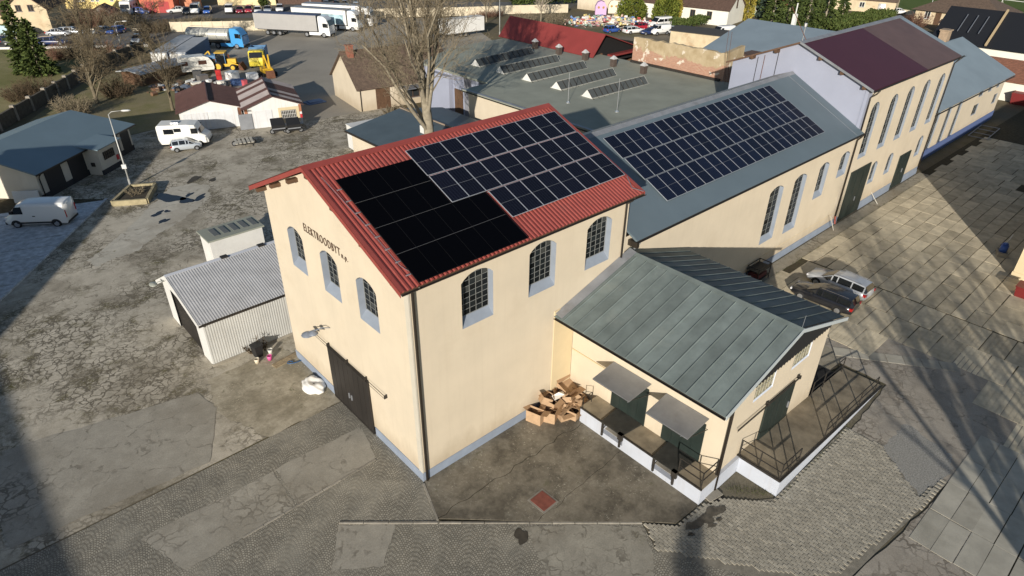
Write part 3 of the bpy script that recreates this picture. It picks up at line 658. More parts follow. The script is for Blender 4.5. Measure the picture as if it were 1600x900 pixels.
for a, b, h in ((45.3,49.3,4.7),(56.7,59.4,3.5)):
    d = MB().box(a,b,HY-.1,HY+.05,.1,h)
    for k in range(1,3): d.box(a+(b-a)*k/3-.02,a+(b-a)*k/3+.02,HY-.12,HY-.09,.12,h-.02)
    dd = d.build('door', DGREEN, tall); MB().box(a+(b-a)*.55,a+(b-a)*.55+.06,HY-.16,HY-.11,1.5,1.9).build('handle', GALV, dd)
MAROON = M('maroon_roof_sheet', (.062,.018,.028), .5, .05, .4, spec=.2)
SHEENR = M('maroon_roof_sheen', (.115,.072,.066), .5, .12, .6, stain=.3, staincol=(.085,.055,.055), spec=.2)  # lighter copy of the maroon sheet, roof reflection put into its colour
def tz(y): return TE-.12+(TRZ-TE+.12)*((y+.42)/(TRY+.42))
ro = MB().slab([(43.45,-.42,tz(-.42)),(54.6,-.42,tz(-.42)),(54.6,TRY,tz(TRY)),(43.45,TRY,tz(TRY))], .14).build('roof', MAROON, tall)
MB().slab([(54.6,-.42,tz(-.42)-.003),(63.2,-.42,tz(-.42)-.003),(63.2,TRY,tz(TRY)-.003),(54.6,TRY,tz(TRY)-.003)], .14).build('roof', SHEENR, tall, label='lighter brown end of the maroon roof with its reflection put into the colour')
MB().slab([(63.2,-.42,tz(-.42)-.006),(64.15,-.42,tz(-.42)-.006),(64.15,TRY,tz(TRY)-.006),(63.2,TRY,tz(TRY)-.006)], .12).build('roof_edge', FARROOF, ro)
MB().slab([(43.45,TY1+.4,tz(-.42)),(64.15,TY1+.4,tz(-.42)),(64.15,TRY,tz(TRY)-.004),(43.45,TRY,tz(TRY)-.004)], .14).build('back_slope', M('weathered_brown_roof', (.12,.07,.045), .7, .25, 1), ro)
MB().slab([(43.4,TRY-.3,tz(TRY)-.08),(64.1,TRY-.3,tz(TRY)-.08),(64.1,TRY+.1,tz(TRY)+.06),(43.4,TRY+.1,tz(TRY)+.06)], .03).build('ridge_cap', GALV, ro)
for y in (.4,2.4,4.4,8.3,10.4): MB().box(43.5,44.05,y-.14,y+.14,tz(min(y,2*TRY-y))-.42,tz(min(y,2*TRY-y))-.17).build('purlin', WOODB, ro)
MB().hexa([(43.42,-.42,tz(-.42)-.16),(43.46,-.42,tz(-.42)-.16),(43.46,TRY,tz(TRY)-.16),(43.42,TRY,tz(TRY)-.16),(43.42,-.42,tz(-.42)+.03),(43.46,-.42,tz(-.42)+.03),(43.46,TRY,tz(TRY)+.03),(43.42,TRY,tz(TRY)+.03)]).build('barge_board', GALV, ro)
gutter(tall, (43.5,-.48,TE-.2), (64.1,-.48,TE-.2), .09)
downpipe(tall, [(44.6,-.48,TE-.3),(44.6,-.3,TE-.6),(44.35,.0,TE-.9),(44.35,.0,EZ)], .06)
downpipe(tall, [(63.3,-.48,TE-.3),(63.3,-.2,TE-.6),(63.3,.02,TE-.9),(63.3,.02,.5)], .06)
MB().tube([(43.7,6.3,14.8),(43.7,6.3,16.0)], .03, 5).tube([(43.7,6.3,15.9),(43.7,6.3,16.15)], .14, 8).build('antenna', ALU, tall)
for y, c in ((10.0,'dark'),(9.4,'red'),(8.2,'dark')): MB().tube([(43.93,y,tz(2*TRY-y)-.4),(43.93,y+.05,9.8)], .025, 5).build('cable', RUST if c == 'red' else IRON, tall)
MB().tube([(43.7,6.0,14.9),(43.3,7.6,17.3)], .025, 4).build('mast', RUST, tall)
# far low hall
far = thing('far_hall', 'low cream hall with pale blue roof at the far end of the row', 'building')
FYY = 1.25
fw_ = [(68.0,69.3,.9,5.6),(71.6,72.9,.9,5.5),(75.0,76.3,.9,5.4)]; fs = [(81.6,83.4,2.3,3.6),(82.0,83.5,4.5,5.3),(85.5,86.8,4.5,5.3),(88.7,89.9,4.5,5.3),(89.2,90.6,2.4,3.6)]
holes = [window(far, FY(FYY), a, b, c, d, .3, .16, 2, 8, .2) for a, b, c, d in fw_]+[window(far, FY(FYY), a, b, c, d, 0, .12, 2, 2, .08) for a, b, c, d in fs]
wm = MB(); wall_mesh(wm, [(63.4,1),(92,1),(92,5.7),(63.4,5.7)], holes, FY(FYY)); wm.quad((92,FYY,1),(92,14.5,1),(92,14.5,5.7),(92,8,9),(92,FYY,5.7)); wm.build('wall', CREAM, far)
MB().box(63.5,92.1,FYY-.05,FYY+.3,-.1,1.1).build('plinth', P('deep_blue_plinth', (.09,.13,.28), .8), far)
fr_ = MB().slab([(63.45,.75,5.78),(93.6,.75,5.55),(93.2,8,9.15),(63.45,8,9.3)], .14).slab([(63.45,15.3,5.78),(93.6,15.3,5.6),(93.2,8,9.148),(63.45,8,9.298)], .14).build('roof', FARROOF, far)
gutter(far, (63.6,.68,5.62), (93.6,.68,5.42), .09); downpipe(far, [(64.1,.68,5.5),(64.1,1.1,5.0),(64.1,1.1,1.0)], .06)
MB().box(88,89.2,8.3,9.3,8.6,10.3).box(87.9,89.3,8.2,9.4,10.3,10.45).build('chimney', M('chimney_brick_pale', (.34,.25,.17), .85, .2, 3), fr_)
# ================================================================ ANNEX WITH ZINC ROOF
annex = thing('loading_annex', 'cream loading annex with standing seam zinc roof and dark doors on raised dock', 'building')
ZINC = M('patinated_zinc', (.158,.188,.182), .62, .2, .9, metal=0, spec=.12, stain=.6, staincol=(.215,.238,.22), rnd=.12)
AX0, AX1, AY = 10.4, 20.0, -9.85
AR, AZR, AE = 14.78, 7.86, 6.02
def az(x): return AE+(AZR-AE)*((x-8.82)/(AR-8.82) if x < AR else (20.45-x)/(20.45-AR))
wm = MB(); wm.quad((AX0,-.06,0),(AX0,AY,0),(AX0,AY,az(AX0)-.1),(AX0,-.06,az(AX0)-.1)); wm.quad((AX1,0,0),(AX1,AY,0),(AX1,AY,az(AX1)-.1),(AX1,0,az(AX1)-.1))
ga = [(12.55,14.4,4.3,5.35),(16.25,18.1,4.35,5.4)]
holes = [window(annex, FY(AY), a, b, c, d, 0, .12, 6, 2, .1, bars=P('dull_bars', (.34,.33,.27), .6), bw=.03, glass=M('wired_window', (.30,.27,.18), .4, .3, 8), rmat=P('white_blue_frame', (.6,.65,.75), .6)) for a, b, c, d in ga]
wall_mesh(wm, [(AX0,0),(AX1,0),(AX1,az(AX1)-.1),(AR,AZR-.1),(AX0,az(AX0)-.1)], holes, FY(AY)); wm.build('wall', CREAM, annex)
# dark boarding in the head of the gable whose saw-tooth lower edge copies the verge's shadow
gb = MB(); n = 34
for i in range(n):
    xa, xb = 10.3+9.75*i/n, 10.3+9.75*(i+1)/n; xm = (xa+xb)/2; lo_ = 5.42+.012*(i%3)
    if az(xm)-.18 > lo_: gb.quad((xa,AY-.04,lo_),(xm,AY-.04,lo_-.1),(xb,AY-.04,lo_),(xb,AY-.04,az(xb)-.16),(xa,AY-.04,az(xa)-.16))
gb.build('gable_boarding', P('black_boarding', (.010,.010,.011), .7), annex)
YN = -10.4; seams = 15
for side, (xa, xb) in enumerate(((8.82,AR),(20.45,AR))):
    for i in range(seams):
        y0 = -.0-(10.4)*i/seams; y1 = -.0-(10.4)*(i+1)/seams
        if side: y0 += .18; y1 += .18
        if side and y0 > .1: y0 = .1
        mb = MB(); mb.slab([(xa,y0-.004,AE),(xa,y1+.004,AE),(xb,y1+.004,AZR-.002*side),(xb,y0-.004,AZR-.002*side)], .05)
        if i: mb.hexa([(xa,y0-.03,AE+.0),(xa,y0+.012,AE+.0),(xb,y0+.012,AZR),(xb,y0-.03,AZR),(xa,y0-.02,AE+.055),(xa,y0+.002,AE+.055),(xb,y0+.002,AZR+.055),(xb,y0-.02,AZR+.055)])
        mb.build('roof_strip', ZINC, annex)
MB().slab([(AR-.22,YN,AZR-.035),(AR-.22,.0,AZR-.035),(AR,.0,AZR+.075),(AR,YN,AZR+.075)], .02).slab([(AR+.22,YN,AZR-.035),(AR+.22,.0,AZR-.035),(AR,.0,AZR+.074),(AR,YN,AZR+.074)], .02).build('ridge_cap', ZINC, annex)
for xa in (8.82, 20.45):
    b = MB(); b.hexa([(xa,YN-.05,AE-.16),(AR,YN-.05,AZR-.16),(AR,YN-.005,AZR-.16),(xa,YN-.005,AE-.16),(xa,YN-.05,AE+.06),(AR,YN-.05,AZR+.06),(AR,YN-.005,AZR+.06),(xa,YN-.005,AE+.06)])
    b.build('verge_board', P('pale_verge', (.42,.46,.47), .5), annex)
MB().slab([(8.9,-.02,AE+.16),(8.9,-.5,AE+.06),(AR,-.5,AZR+.09),(AR,-.02,AZR+.19)], .02).build('wall_flashing', GALV, annex)
gutter(annex, (8.78,-.1,AE-.07), (8.78,YN,AE-.07), .085)
downpipe(annex, [(8.85,-10.2,AE-.12),(9.4,-10.12,AE-.35),(10.25,-10.02,AE-.75),(10.38,-9.97,AE-1.2),(10.38,-9.97,.05)], .075)
MB().tube([(AR,-10.3,AZR+.05),(AR,-10.32,AZR+.75)], .012, 4).build('lightning_rod', ALU, annex)
MB().box(AX0-.06,AX0,-2.9,-.1,3.15,3.22).build('string_course', CREAM2, annex)
for a, b in ((-5.45,-3.15),(-8.85,-6.55)):
    d = MB().box(AX0-.05,AX0+.05,a,b,1.03,3.55)
    for k in range(1,4): d.box(AX0-.07,AX0-.04,a+(b-a)*k/4-.015,a+(b-a)*k/4+.015,1.1,3.5)
    dd = d.build('door', DGREEN, annex); MB().box(AX0-.1,AX0-.06,(a+b)/2-.03,(a+b)/2+.03,2,2.3).build('handle', GALV, dd)
    c = MB().slab([(AX0-.02,b+.08,3.98),(AX0-.02,a-.08,3.98),(8.45,a-.2,4.0),(8.45,b-.12,4.0)], .03)
    ca_ = c.build('canopy', GALV, annex)
    MB().bar((8.55,a-.15,3.97),(AX0,a-.1,3.3),.03).bar((8.55,b-.15,3.97),(AX0,b,3.3),.03).bar((8.47,a-.2,3.95),(8.47,b-.12,3.95),.03).build('bracket', IRON, ca_)
    pz = 1.16
    pm = MB().slab([(8.86,b-.6,pz),(8.86,a+.25,pz),(10.34,a+.1,pz),(10.34,b-.5,pz)], .05)
    pp = pm.build('dock_plate', M('dark_steel_plate', (.055,.055,.05), .55, .3, 2, metal=.3, stain=.5, staincol=(.07,.055,.04)), annex)
    MB().box(8.9,9.0,b-.75,b-.65,.2,pz-.05).box(8.9,9.0,a+.35,a+.45,.2,pz-.05).box(8.86,9.05,a+.22,a+.52,.75,pz).bar((8.9,b-.7,.5),(9.6,b-.7,1.0),.03).build('leg', IRON, pp)
# docks
dk = MB()
for y0, y1 in ((-2.2,-3.75),(-5.2,-7.1),(-8.45,-9.98)): dk.box(9.0,AX0,y1,y0,.0,1.02)
for y0, y1 in ((-3.75,-5.2),(-7.1,-8.45)): dk.box(9.002,9.3,y1,y0,0,.35).box(9.75,AX0,y1,y0,0,1.0)
dock = dk.build('loading_dock', DOCKW, annex)
for y0, y1 in ((-2.2,-3.75),(-5.2,-7.1),(-8.45,-9.98)):
    MB().box(8.97,AX0-.002,y1-.015,y0+.015,1.022,1.07).build('dock_top', MOSSC, dock); MB().box(8.95,9.02,y1-.02,y0+.02,1.0,1.085).build('edge_angle', IRON, dock)
for y0, y1 in ((-3.75,-5.2),(-7.1,-8.45)): MB().box(9.3,9.75,y1,y0,0,.38).build('dock_step', CONC, dock)
rl = MB()
for x, y in ((9.05,-8.6),(9.05,-9.9),(10.3,-9.9)): rl.bar((x,y,1.07),(x,y,2.05),.05)
for z in (1.55,2.05): rl.bar((9.05,-8.6,z),(9.05,-9.9,z),.045).bar((9.05,-9.9,z),(10.3,-9.9,z),.045)
rl.build('railing', IRON, annex)
rl = MB()
for z in (1.3,1.75): rl.bar((9.05,-2.3,z),(9.75,-2.3,z),.025)
rl.bar((9.05,-2.3,.9),(9.05,-2.3,1.75),.03).bar((9.75,-2.3,.9),(9.75,-2.3,1.75),.03).build('railing', IRON, annex)
# ramp on the gable side
def rzz(x): return 1.02-(x-12.3)*(.95/12.4)
dk = MB(); Y0, Y1 = AY, -12.2
dk.hexa([(12.3,Y1,0),(24.7,Y1,0),(24.7,Y0+.02,0),(12.3,Y0+.02,0),(12.3,Y1,rzz(12.3)),(24.7,Y1,rzz(24.7)),(24.7,Y0+.02,rzz(24.7)),(12.3,Y0+.02,rzz(12.3))])
dk.box(10.42,12.3,-10.02,AY,0,1.02)
ramp_o = dk.build('ramp', DOCKW, annex)
MB().slab([(12.28,Y1-.01,rzz(12.28)+.04),(24.75,Y1-.01,rzz(24.75)+.04),(24.75,Y0+.0,rzz(24.75)+.04),(12.28,Y0+.0,rzz(12.28)+.04)], .035).build('ramp_top', MOSSC, ramp_o)
e = MB().hexa([(12.26,Y1-.03,rzz(12.26)),(24.75,Y1-.03,rzz(24.75)),(24.75,Y1+.06,rzz(24.75)),(12.26,Y1+.06,rzz(12.26)),(12.26,Y1-.03,rzz(12.26)+.07),(24.75,Y1-.03,rzz(24.75)+.07),(24.75,Y1+.06,rzz(24.75)+.07),(12.26,Y1+.06,rzz(12.26)+.07)]).box(12.255,12.33,Y1,Y0,.98,1.1)
e.build('edge_angle', IRON, ramp_o)
def rail_run(pts, h, parent, mids=(.5,)):
    rl = MB()
    for x, y in pts: rl.bar((x,y,rzz(x)),(x,y,rzz(x)+h),.052)
    for (xa,ya),(xb,yb) in zip(pts, pts[1:]):
        for k in (1.0,)+mids: rl.bar((xa,ya,rzz(xa)+h*k),(xb,yb,rzz(xb)+h*k),.042)
    rl.build('railing', IRON, parent)
rail_run([(12.36,-9.95),(12.36,-11.0),(12.36,-12.12),(13.3,-12.12),(14.2,-12.12)], 1.05, ramp_o)
rail_run([(17.2,-12.1),(18.4,-12.1),(19.6,-12.1),(21.5,-12.1),(23.8,-12.1)], 1.1, ramp_o)
rail_run([(20.1,-9.95),(21.6,-9.95),(24.2,-9.95)], 1.1, ramp_o)
MB().box(20.1,23.9,-9.9,-8.3,.02,.06).build('stairwell_shade', P('stairwell_black', (.008,.008,.008), .9), annex)  # flat black plate paints in the shade of the cellar stairwell
d = MB().box(14.15,17.05,AY-.12,AY-.04,.85,3.3)
for k in range(1,4): d.box(14.15+2.9*k/4-.015,14.15+2.9*k/4+.015,AY-.14,AY-.11,.9,3.25)
sd = d.build('sliding_door', DGREEN, annex); MB().box(16.7,16.78,AY-.2,AY-.13,1.7,2.1).build('handle', GALV, sd)
MB().bar((11.3,AY-.15,3.42),(17.5,AY-.15,3.42),.04).bar((11.3,AY-.15,3.32),(17.5,AY-.15,3.32),.02).box(14.1,14.2,AY-.2,AY,3.3,3.5).box(17.3,17.4,AY-.2,AY,3.3,3.5).build('door_rail', IRON, annex)
# ================================================================ FLAT HALL BEHIND
FELT = M('roofing_felt', (.285,.298,.25), .9, .12, .35, stain=.35, staincol=(.225,.24,.205), bmp=.15, bsc=6, spec=.2)
flat = thing('flat_roof_hall', 'wide cream hall with grey green felt roof behind the red roof', 'building')
FZ = 6.0
MB().quad((34,13.4,0),(34,38.5,0),(34,38.5,FZ-.1),(34,13.4,FZ-.1)).build('wall', CREAM, flat)
MB().quad((46,57,0),(58.3,57,0),(58.3,57,FZ-.1),(46,57,FZ-.1)).quad((58.3,13.4,0),(58.3,57,0),(58.3,57,FZ-.1),(58.3,13.4,FZ-.1)).build('wall', CREAM, flat)
MB().quad((38,39.4,0),(38,52.6,0),(38,52.6,FZ-.15),(38,39.4,FZ-.15)).box(37.3,38,46.5,50.5,0,5.4).build('grey_wall', LAVEN, flat)
for y in (40.6,43.4): MB().box(37.6,37.98,y-.45,y+.45,0,5.7).build('pilaster', M('grey_pilaster', (.20,.20,.22), .85), flat)
MB().box(37.9,38.02,44.6,46.2,.1,4.0).build('door', WOODB, flat)
for y in (30.6,31.7,32.8): window(flat, FX(33.985), y, y+.75, 2.2, 4.3, .3, .12, 1, 3, .1, bars=WHITEP, glass=P('pale_pane', (.30,.32,.36), .3))
froof = MB().slab([(33.6,13.45,FZ-.02),(58.5,13.45,FZ+.25),(58.5,57.3,FZ+.25),(46,57.3,FZ+.115),(37.6,52.9,FZ+.024),(37.6,39.2,FZ+.024),(33.6,39.2,FZ-.02)], .25).build('roof', FELT, flat)
MB().slab([(33.55,13.45,FZ+.06),(33.9,13.45,FZ+.07),(33.9,39.2,FZ+.07),(33.55,39.2,FZ+.06)], .04).build('roof_edge', GALV, froof)
gutter(flat, (33.5,39.2,FZ-.12), (33.5,14,FZ-.12), .09); downpipe(flat, [(33.5,27.4,FZ-.2),(33.75,27.4,FZ-.5),(33.9,27.4,FZ-.7),(33.9,27.4,.1)], .06)
FLATS = [((41.64,46.55,6.1),(52.16,47.55,6.2)),((41.57,41.80,6.1),(51.52,42.01,6.2)),((41.53,36.98,6.1),(51.57,37.30,6.2)),((41.52,32.13,6.1),(51.45,32.41,6.2)),((41.61,27.56,6.1),(51.30,27.52,6.2))]
SKG = glass_mat('skylight_glass', (.05,.055,.055), .25, .6)
for i, (a, b) in enumerate(FLATS):
    a = Vector(a); b = Vector(b); L_ = (b-a).length; rz = math.atan2(b.y-a.y, b.x-a.x)
    sk = bpy.data.objects.new('skylight', None); COL.objects.link(sk); sk.parent = flat; sk.location = (a.x, a.y, 6.08); sk.rotation_euler = (0,0,rz)
    hw_, hh = .8, .85; n = 11
    MB().quad((0,-hw_,0),(0,hw_,0),(0,0,hh)).quad((L_,-hw_,0),(L_,0,hh),(L_,hw_,0)).build('end_panel', WHITEP, sk)
    MB().box(-.05,L_+.05,-hw_-.06,-hw_+.02,-.05,.12).box(-.05,L_+.05,hw_-.02,hw_+.06,-.05,.12).bar((0,0,hh+.01),(L_,0,hh+.01),.09).build('curb', M('pale_curb', (.30,.30,.27), .8, .2, 2), sk)
    pm = MB().slab([(.02,-hw_,.03),(L_/n-.05,-hw_,.03),(L_/n-.05,-.03,hh-.02),(.02,-.03,hh-.02)], .03).mesh('pane', SKG)
    pm2 = MB().slab([(.02,hw_,.03),(L_/n-.05,hw_,.03),(L_/n-.05,.03,hh-.02),(.02,.03,hh-.02)], .03).mesh('pane', SKG)
    gbm = MB().bar((0,-hw_-.03,.05),(0,0,hh+.03),.05).bar((0,-hw_-.03,.05),(0,-hw_-.35,-.03),.04).mesh('glazing_bar', IRON)
    for k in range(n):
        for mm in (pm, pm2): o = link('pane', mm, sk); o.location = (L_*k/n, 0, 0)
        o = link('glazing_bar', gbm, sk); o.location = (L_*k/n, 0, 0)
for p in ((54.37,48.98,6.2),(54.27,44.25,6.2),(54.44,39.61,6.2),(54.51,34.87,6.2),(54.50,30.09,6.2)):
    c = MB().box(p[0]-.3,p[0]+.3,p[1]-.3,p[1]+.3,6.1,7.15)
    co = c.build('vent_shaft', M('dark_brick', (.08,.06,.05), .9, .25, 4), flat)
    MB().loft([[(p[0]+r*math.cos(a), p[1]+r*math.sin(a), z) for a in [math.pi/4+math.pi*i/2 for i in range(4)]] for r, z in ((.5,7.15),(.5,7.2),(.08,7.55))]).build('vent_cap', P('vent_cap_grey', (.45,.45,.45), .6), co)
for p, h in (((38.6,27.5,6.1),3.0),((40.0,22.0,6.1),3.3)):
    m_ = MB().tube([(p[0],p[1],6.0),(p[0],p[1],6.1+h)], .022, 5).tube([(p[0],p[1],6.02),(p[0],p[1],6.14)], .2, 10); m_.build('lightning_mast', ALU, flat)
# lean felt strip between hall and flat roof
MB().slab([(34.2,13.3,6.2),(58,13.3,6.2),(58,15.2,6.22),(34.2,15.2,6.22)], .12).build('valley_strip', GALV, froof)
# brick wall fragment
def brick_mat():
    m, t, b, N, L = nodes_of('worn_brick_and_render'); p = pos(t); sp = N('ShaderNodeSeparateXYZ'); L(p, sp.inputs[0])
    cb = N('ShaderNodeCombineXYZ'); L(mth(t, 'ADD', sp.outputs[0], sp.outputs[1]), cb.inputs[0]); L(sp.outputs[2], cb.inputs[1])
    bt = N('ShaderNodeTexBrick'); bt.inputs['Scale'].default_value = 1; bt.inputs['Brick Width'].default_value = .3; bt.inputs['Row Height'].default_value = .085; bt.inputs['Mortar Size'].default_value = .012
    bt.inputs['Color1'].default_value = (.36,.15,.09,1); bt.inputs['Color2'].default_value = (.46,.24,.15,1); bt.inputs['Mortar'].default_value = (.36,.31,.25,1); L(cb.outputs[0], bt.inputs['Vector'])
    h = mth(t, 'ADD', sp.outputs[2], mth(t, 'MULTIPLY', mth(t, 'SUBTRACT', noise(t, p, .55, 5, .65), .5), 3.0))
    ren = mixc(t, ramp(t, noise(t, p, .9, 5, .6), .35, .65), (.34,.26,.15), (.46,.37,.24))
    c = mixc(t, ramp(t, h, 7.75, 7.95), bt.outputs[0], ren)
    c = mixc(t, ramp(t, noise(t, p, .75, 5, .6, .4), .60, .63), c, (.62,.55,.45))
    L(c, b.inputs['Base Color']); b.inputs['Roughness'].default_value = .9; bump(t, b, noise(t, p, 6, 5, .7), .5, .04); return m
bw = MB(); q = random.Random(3); n = 22
pts = [(58.35,35.0),(58.35,22.0)]; tops = [9.35+.12*q.uniform(-1,1) for i in range(n+1)]
for i in range(n):
    y0 = 35-13*i/n; y1 = 35-13*(i+1)/n
    bw.hexa([(58.35,y1,5.9),(58.85,y1,5.9),(58.85,y0,5.9),(58.35,y0,5.9),(58.35,y1,tops[i+1]),(58.85,y1,tops[i+1]),(58.85,y0,tops[i]),(58.35,y0,tops[i])])
bw.hexa([(58.35,21.5,5.9),(62.4,21.7,5.9),(62.4,22.2,5.9),(58.35,22.0,5.9),(58.35,21.5,tops[-1]),(62.4,21.7,9.75),(62.4,22.2,9.75),(58.35,22.0,tops[-1])])
tag(bw.build('brick_wall', brick_mat()), 'exposed brick wall with flaking render standing behind the felt roof', 'wall')
MB().box(58.0,58.34,21.8,35,6.18,6.5).build('wall_flashing', IRON, froof)
for p in ((57.5,20.6),(57.2,20.0)): MB().tube([(p[0],p[1],6.1),(p[0],p[1]+.6,9.6),(p[0],p[1]+.7,12)], .02, 4).build('cable', RUST, flat)
# red barn
barn = thing('red_roof_barn', 'barn with smooth red sheet roof and open dark gable', 'barn')
BRED = M('barn_red_roof', (.225,.04,.036), .5, .1, .5, stain=.3, staincol=(.20,.035,.03), spec=.4)
MB().quad((58.6,40.2,0),(58.6,58,0),(58.6,58,6.4),(58.6,40.2,6.4)).quad((67,40.2,0),(67,58,0),(67,58,5.6),(67,40.2,5.6)).quad((58.6,58,0),(67,58,0),(67,58,5.6),(60.5,58,8.4),(58.6,58,6.4)).build('wall', WOODB, barn)
MB().quad((56.6,40.6,5),(67,40.6,5),(67,40.6,6.8),(58.6,40.6,8.5),(56.6,40.6,6.3)).build('gable_shade', P('opening_shade', (.006,.005,.005), .9), barn)  # black sheet stands for the shade inside the open gable
br = MB().slab([(55.9,39.6,6.3),(55.9,58.5,6.3),(58.2,58.5,9.0),(58.2,39.6,9.0)], .1).slab([(67.5,39.6,5.9),(67.5,58.5,5.9),(58.2,58.5,8.998),(58.2,39.6,8.998)], .1).build('roof', BRED, barn)
MB().box(59,66.5,38.9,39.7,6.1,6.35).build('lean_to_edge', BRED, br)
# ---------------------------------------------------------------- generic house, front-left corner at loc, front faces local -y
HW = glass_mat('house_window_glass', (.02,.022,.024), .12, .5)
WFR = P('window_frame_white', (.65,.64,.6), .5); WFRB = P('window_frame_brown', (.10,.06,.04), .5)
def house(name, label, cat, loc, rz, L_, D, eave, ridge, wm, rm, wins=(), axis='x', over=.4, chim=(), hip=False, frame=None, doors=(), group=None, plinth=None, fasc=None, rid=None):
    h = thing(name, label, cat, (loc[0], loc[1], 0), R(rz), group)
    w = MB()
    if axis == 'x':
        rd = ridge-.1
        w.quad((0,0,0),(L_,0,0),(L_,0,eave),(0,0,eave)).quad((0,D,0),(L_,D,0),(L_,D,eave),(0,D,eave))
        if hip: w.quad((0,0,0),(0,D,0),(0,D,eave),(0,0,eave)).quad((L_,0,0),(L_,D,0),(L_,D,eave),(L_,0,eave))
        else: w.quad((0,0,0),(0,D,0),(0,D,eave),(0,D/2,rd),(0,0,eave)).quad((L_,0,0),(L_,D,0),(L_,D,eave),(L_,D/2,rd),(L_,0,eave))
        o = over; sl = (ridge-eave)/(D/2); ez = eave-o*sl
        r_ = MB()
        if hip:
            k = D/2+o
            A, B, C, E_ = (-o,-o,ez),(L_+o,-o,ez),(L_+o,D+o,ez),(-o,D+o,ez); P1, P2 = (-o+k,D/2,ridge),(L_+o-k,D/2,ridge)
            r_.quad(A,B,P2,P1).quad(B,C,P2).quad(C,E_,P1,P2).quad(E_,A,P1).quad(A,E_,C,B)
        else: r_.slab([(-o,-o,ez),(L_+o,-o,ez),(L_+o,D/2,ridge),(-o,D/2,ridge)], .12).slab([(-o,D+o,ez),(L_+o,D+o,ez),(L_+o,D/2,ridge-.002),(-o,D/2,ridge-.002)], .12)
    else:
        rd = ridge-.1
        w.quad((0,0,0),(L_,0,0),(L_,0,eave),(L_/2,0,rd),(0,0,eave)).quad((0,D,0),(L_,D,0),(L_,D,eave),(L_/2,D,rd),(0,D,eave)).quad((0,0,0),(0,D,0),(0,D,eave),(0,0,eave)).quad((L_,0,0),(L_,D,0),(L_,D,eave),(L_,0,eave))
        o = over; sl = (ridge-eave)/(L_/2); ez = eave-o*sl
        r_ = MB().slab([(-o,-o,ez),(-o,D+o,ez),(L_/2,D+o,ridge),(L_/2,-o,ridge)], .12).slab([(L_+o,-o,ez),(L_+o,D+o,ez),(L_/2,D+o,ridge-.002),(L_/2,-o,ridge-.002)], .12)
    w.build('wall', wm, h); ro = r_.build('roof', rm, h)
    if rid:
        if axis == 'x': MB().bar((-over,D/2,ridge+.02),(L_+over,D/2,ridge+.02),.14).build('ridge_tiles', rid, ro)
        else: MB().bar((L_/2,-over,ridge+.02),(L_/2,D+over,ridge+.02),.14).build('ridge_tiles', rid, ro)
    if plinth:
        pm, ph = plinth; MB().box(-.04,L_+.04,-.04,.1,0,ph).box(-.04,.1,.1,D,0,ph).box(L_-.1,L_+.04,.1,D,0,ph).build('plinth', pm, h)
    def on(face, s, z, d):
        return {'f':(s,-d,z),'l':(-d,s,z),'r':(L_+d,s,z)}[face]
    def bx(face, s0, s1, z0, z1, d0, d1, mb):
        P8 = [on(face,s,z,d) for d in (d0,d1) for s,z in ((s0,z0),(s1,z0),(s1,z1),(s0,z1))]; mb.hexa([P8[0],P8[1],P8[2],P8[3],P8[4],P8[5],P8[6],P8[7]]); return mb
    for (fc, s0, s1, z0, z1) in wins:
        fm = MB(); t_ = .09
        for a, b, c, d in ((s0,s1,z0,z0+t_),(s0,s1,z1-t_,z1),(s0,s0+t_,z0+t_,z1-t_),(s1-t_,s1,z0+t_,z1-t_),((s0+s1)/2-.04,(s0+s1)/2+.04,z0+t_,z1-t_)): bx(fc,a,b,c,d,-.05,.05,fm)
        f_ = fm.build('window', frame or WFR, h); pm_ = MB(); m_ = (s0+s1)/2
        for a, b in ((s0+t_,m_-.04),(m_+.04,s1-t_)): bx(fc,a,b,z0+t_,z1-t_,-.03,.015,pm_)
        pm_.build('pane', HW, f_); bx(fc,s0-.05,s1+.05,z0-.06,z0-.005,-.02,.12,MB()).build('sill', GALV, f_)
    for (fc, s0, s1, z1, dm) in doors:
        d_ = bx(fc,s0,s1,.02,z1,-.04,.04,MB())
        for k in range(1,4): bx(fc,s0+(s1-s0)*k/4-.02,s0+(s1-s0)*k/4+.02,.1,z1-.05,.03,.06,d_)
        d_.build('door', dm, h)
    for (cx, cy, s, z0, z1) in chim:
        c_ = MB().box(cx-s/2,cx+s/2,cy-s/2,cy+s/2,z0,z1).box(cx-s/2-.08,cx+s/2+.08,cy-s/2-.08,cy+s/2+.08,z1,z1+.12); c_.build('chimney', M('brick_chimney', (.26,.10,.065), .85, .25, 4), ro)
    return h
TILE = M('brown_tile_roof', (.125,.075,.05), .85, .3, 2.5, bmp=.5, bsc=5, stain=.45, staincol=(.07,.05,.035))
def tile_mat(name, col, rows=.3):
    m, t, b, N, L = nodes_of(name); p = pos(t, obj=True); sp = N('ShaderNodeSeparateXYZ'); L(p, sp.inputs[0])
    f1 = mth(t, 'FRACT', mth(t, 'DIVIDE', sp.outputs[2], rows*.45)); f2 = mth(t, 'FRACT', mth(t, 'DIVIDE', mth(t, 'ADD', sp.outputs[0], 0), .25))
    c = mixc(t, ramp(t, noise(t, p, 2.5, 7, .75), .3, .7), sc_(col, .55), sc_(col, 1.35)); c = mixc(t, ramp(t, f1, 0, .25), sc_(col, .5), c)
    L(c, b.inputs['Base Color']); b.inputs['Roughness'].default_value = .85; bump(t, b, mth(t, 'ADD', f1, mth(t, 'MULTIPLY', f2, .5)), .5, .04); return m
TILEB = tile_mat('clay_tile_brown', (.125,.086,.062)); TILER = tile_mat('clay_tile_red', (.25,.06,.04)); TILED = tile_mat('tile_dark_brown', (.105,.062,.045)); TILEO = tile_mat('tile_orange_brown', (.29,.125,.075))
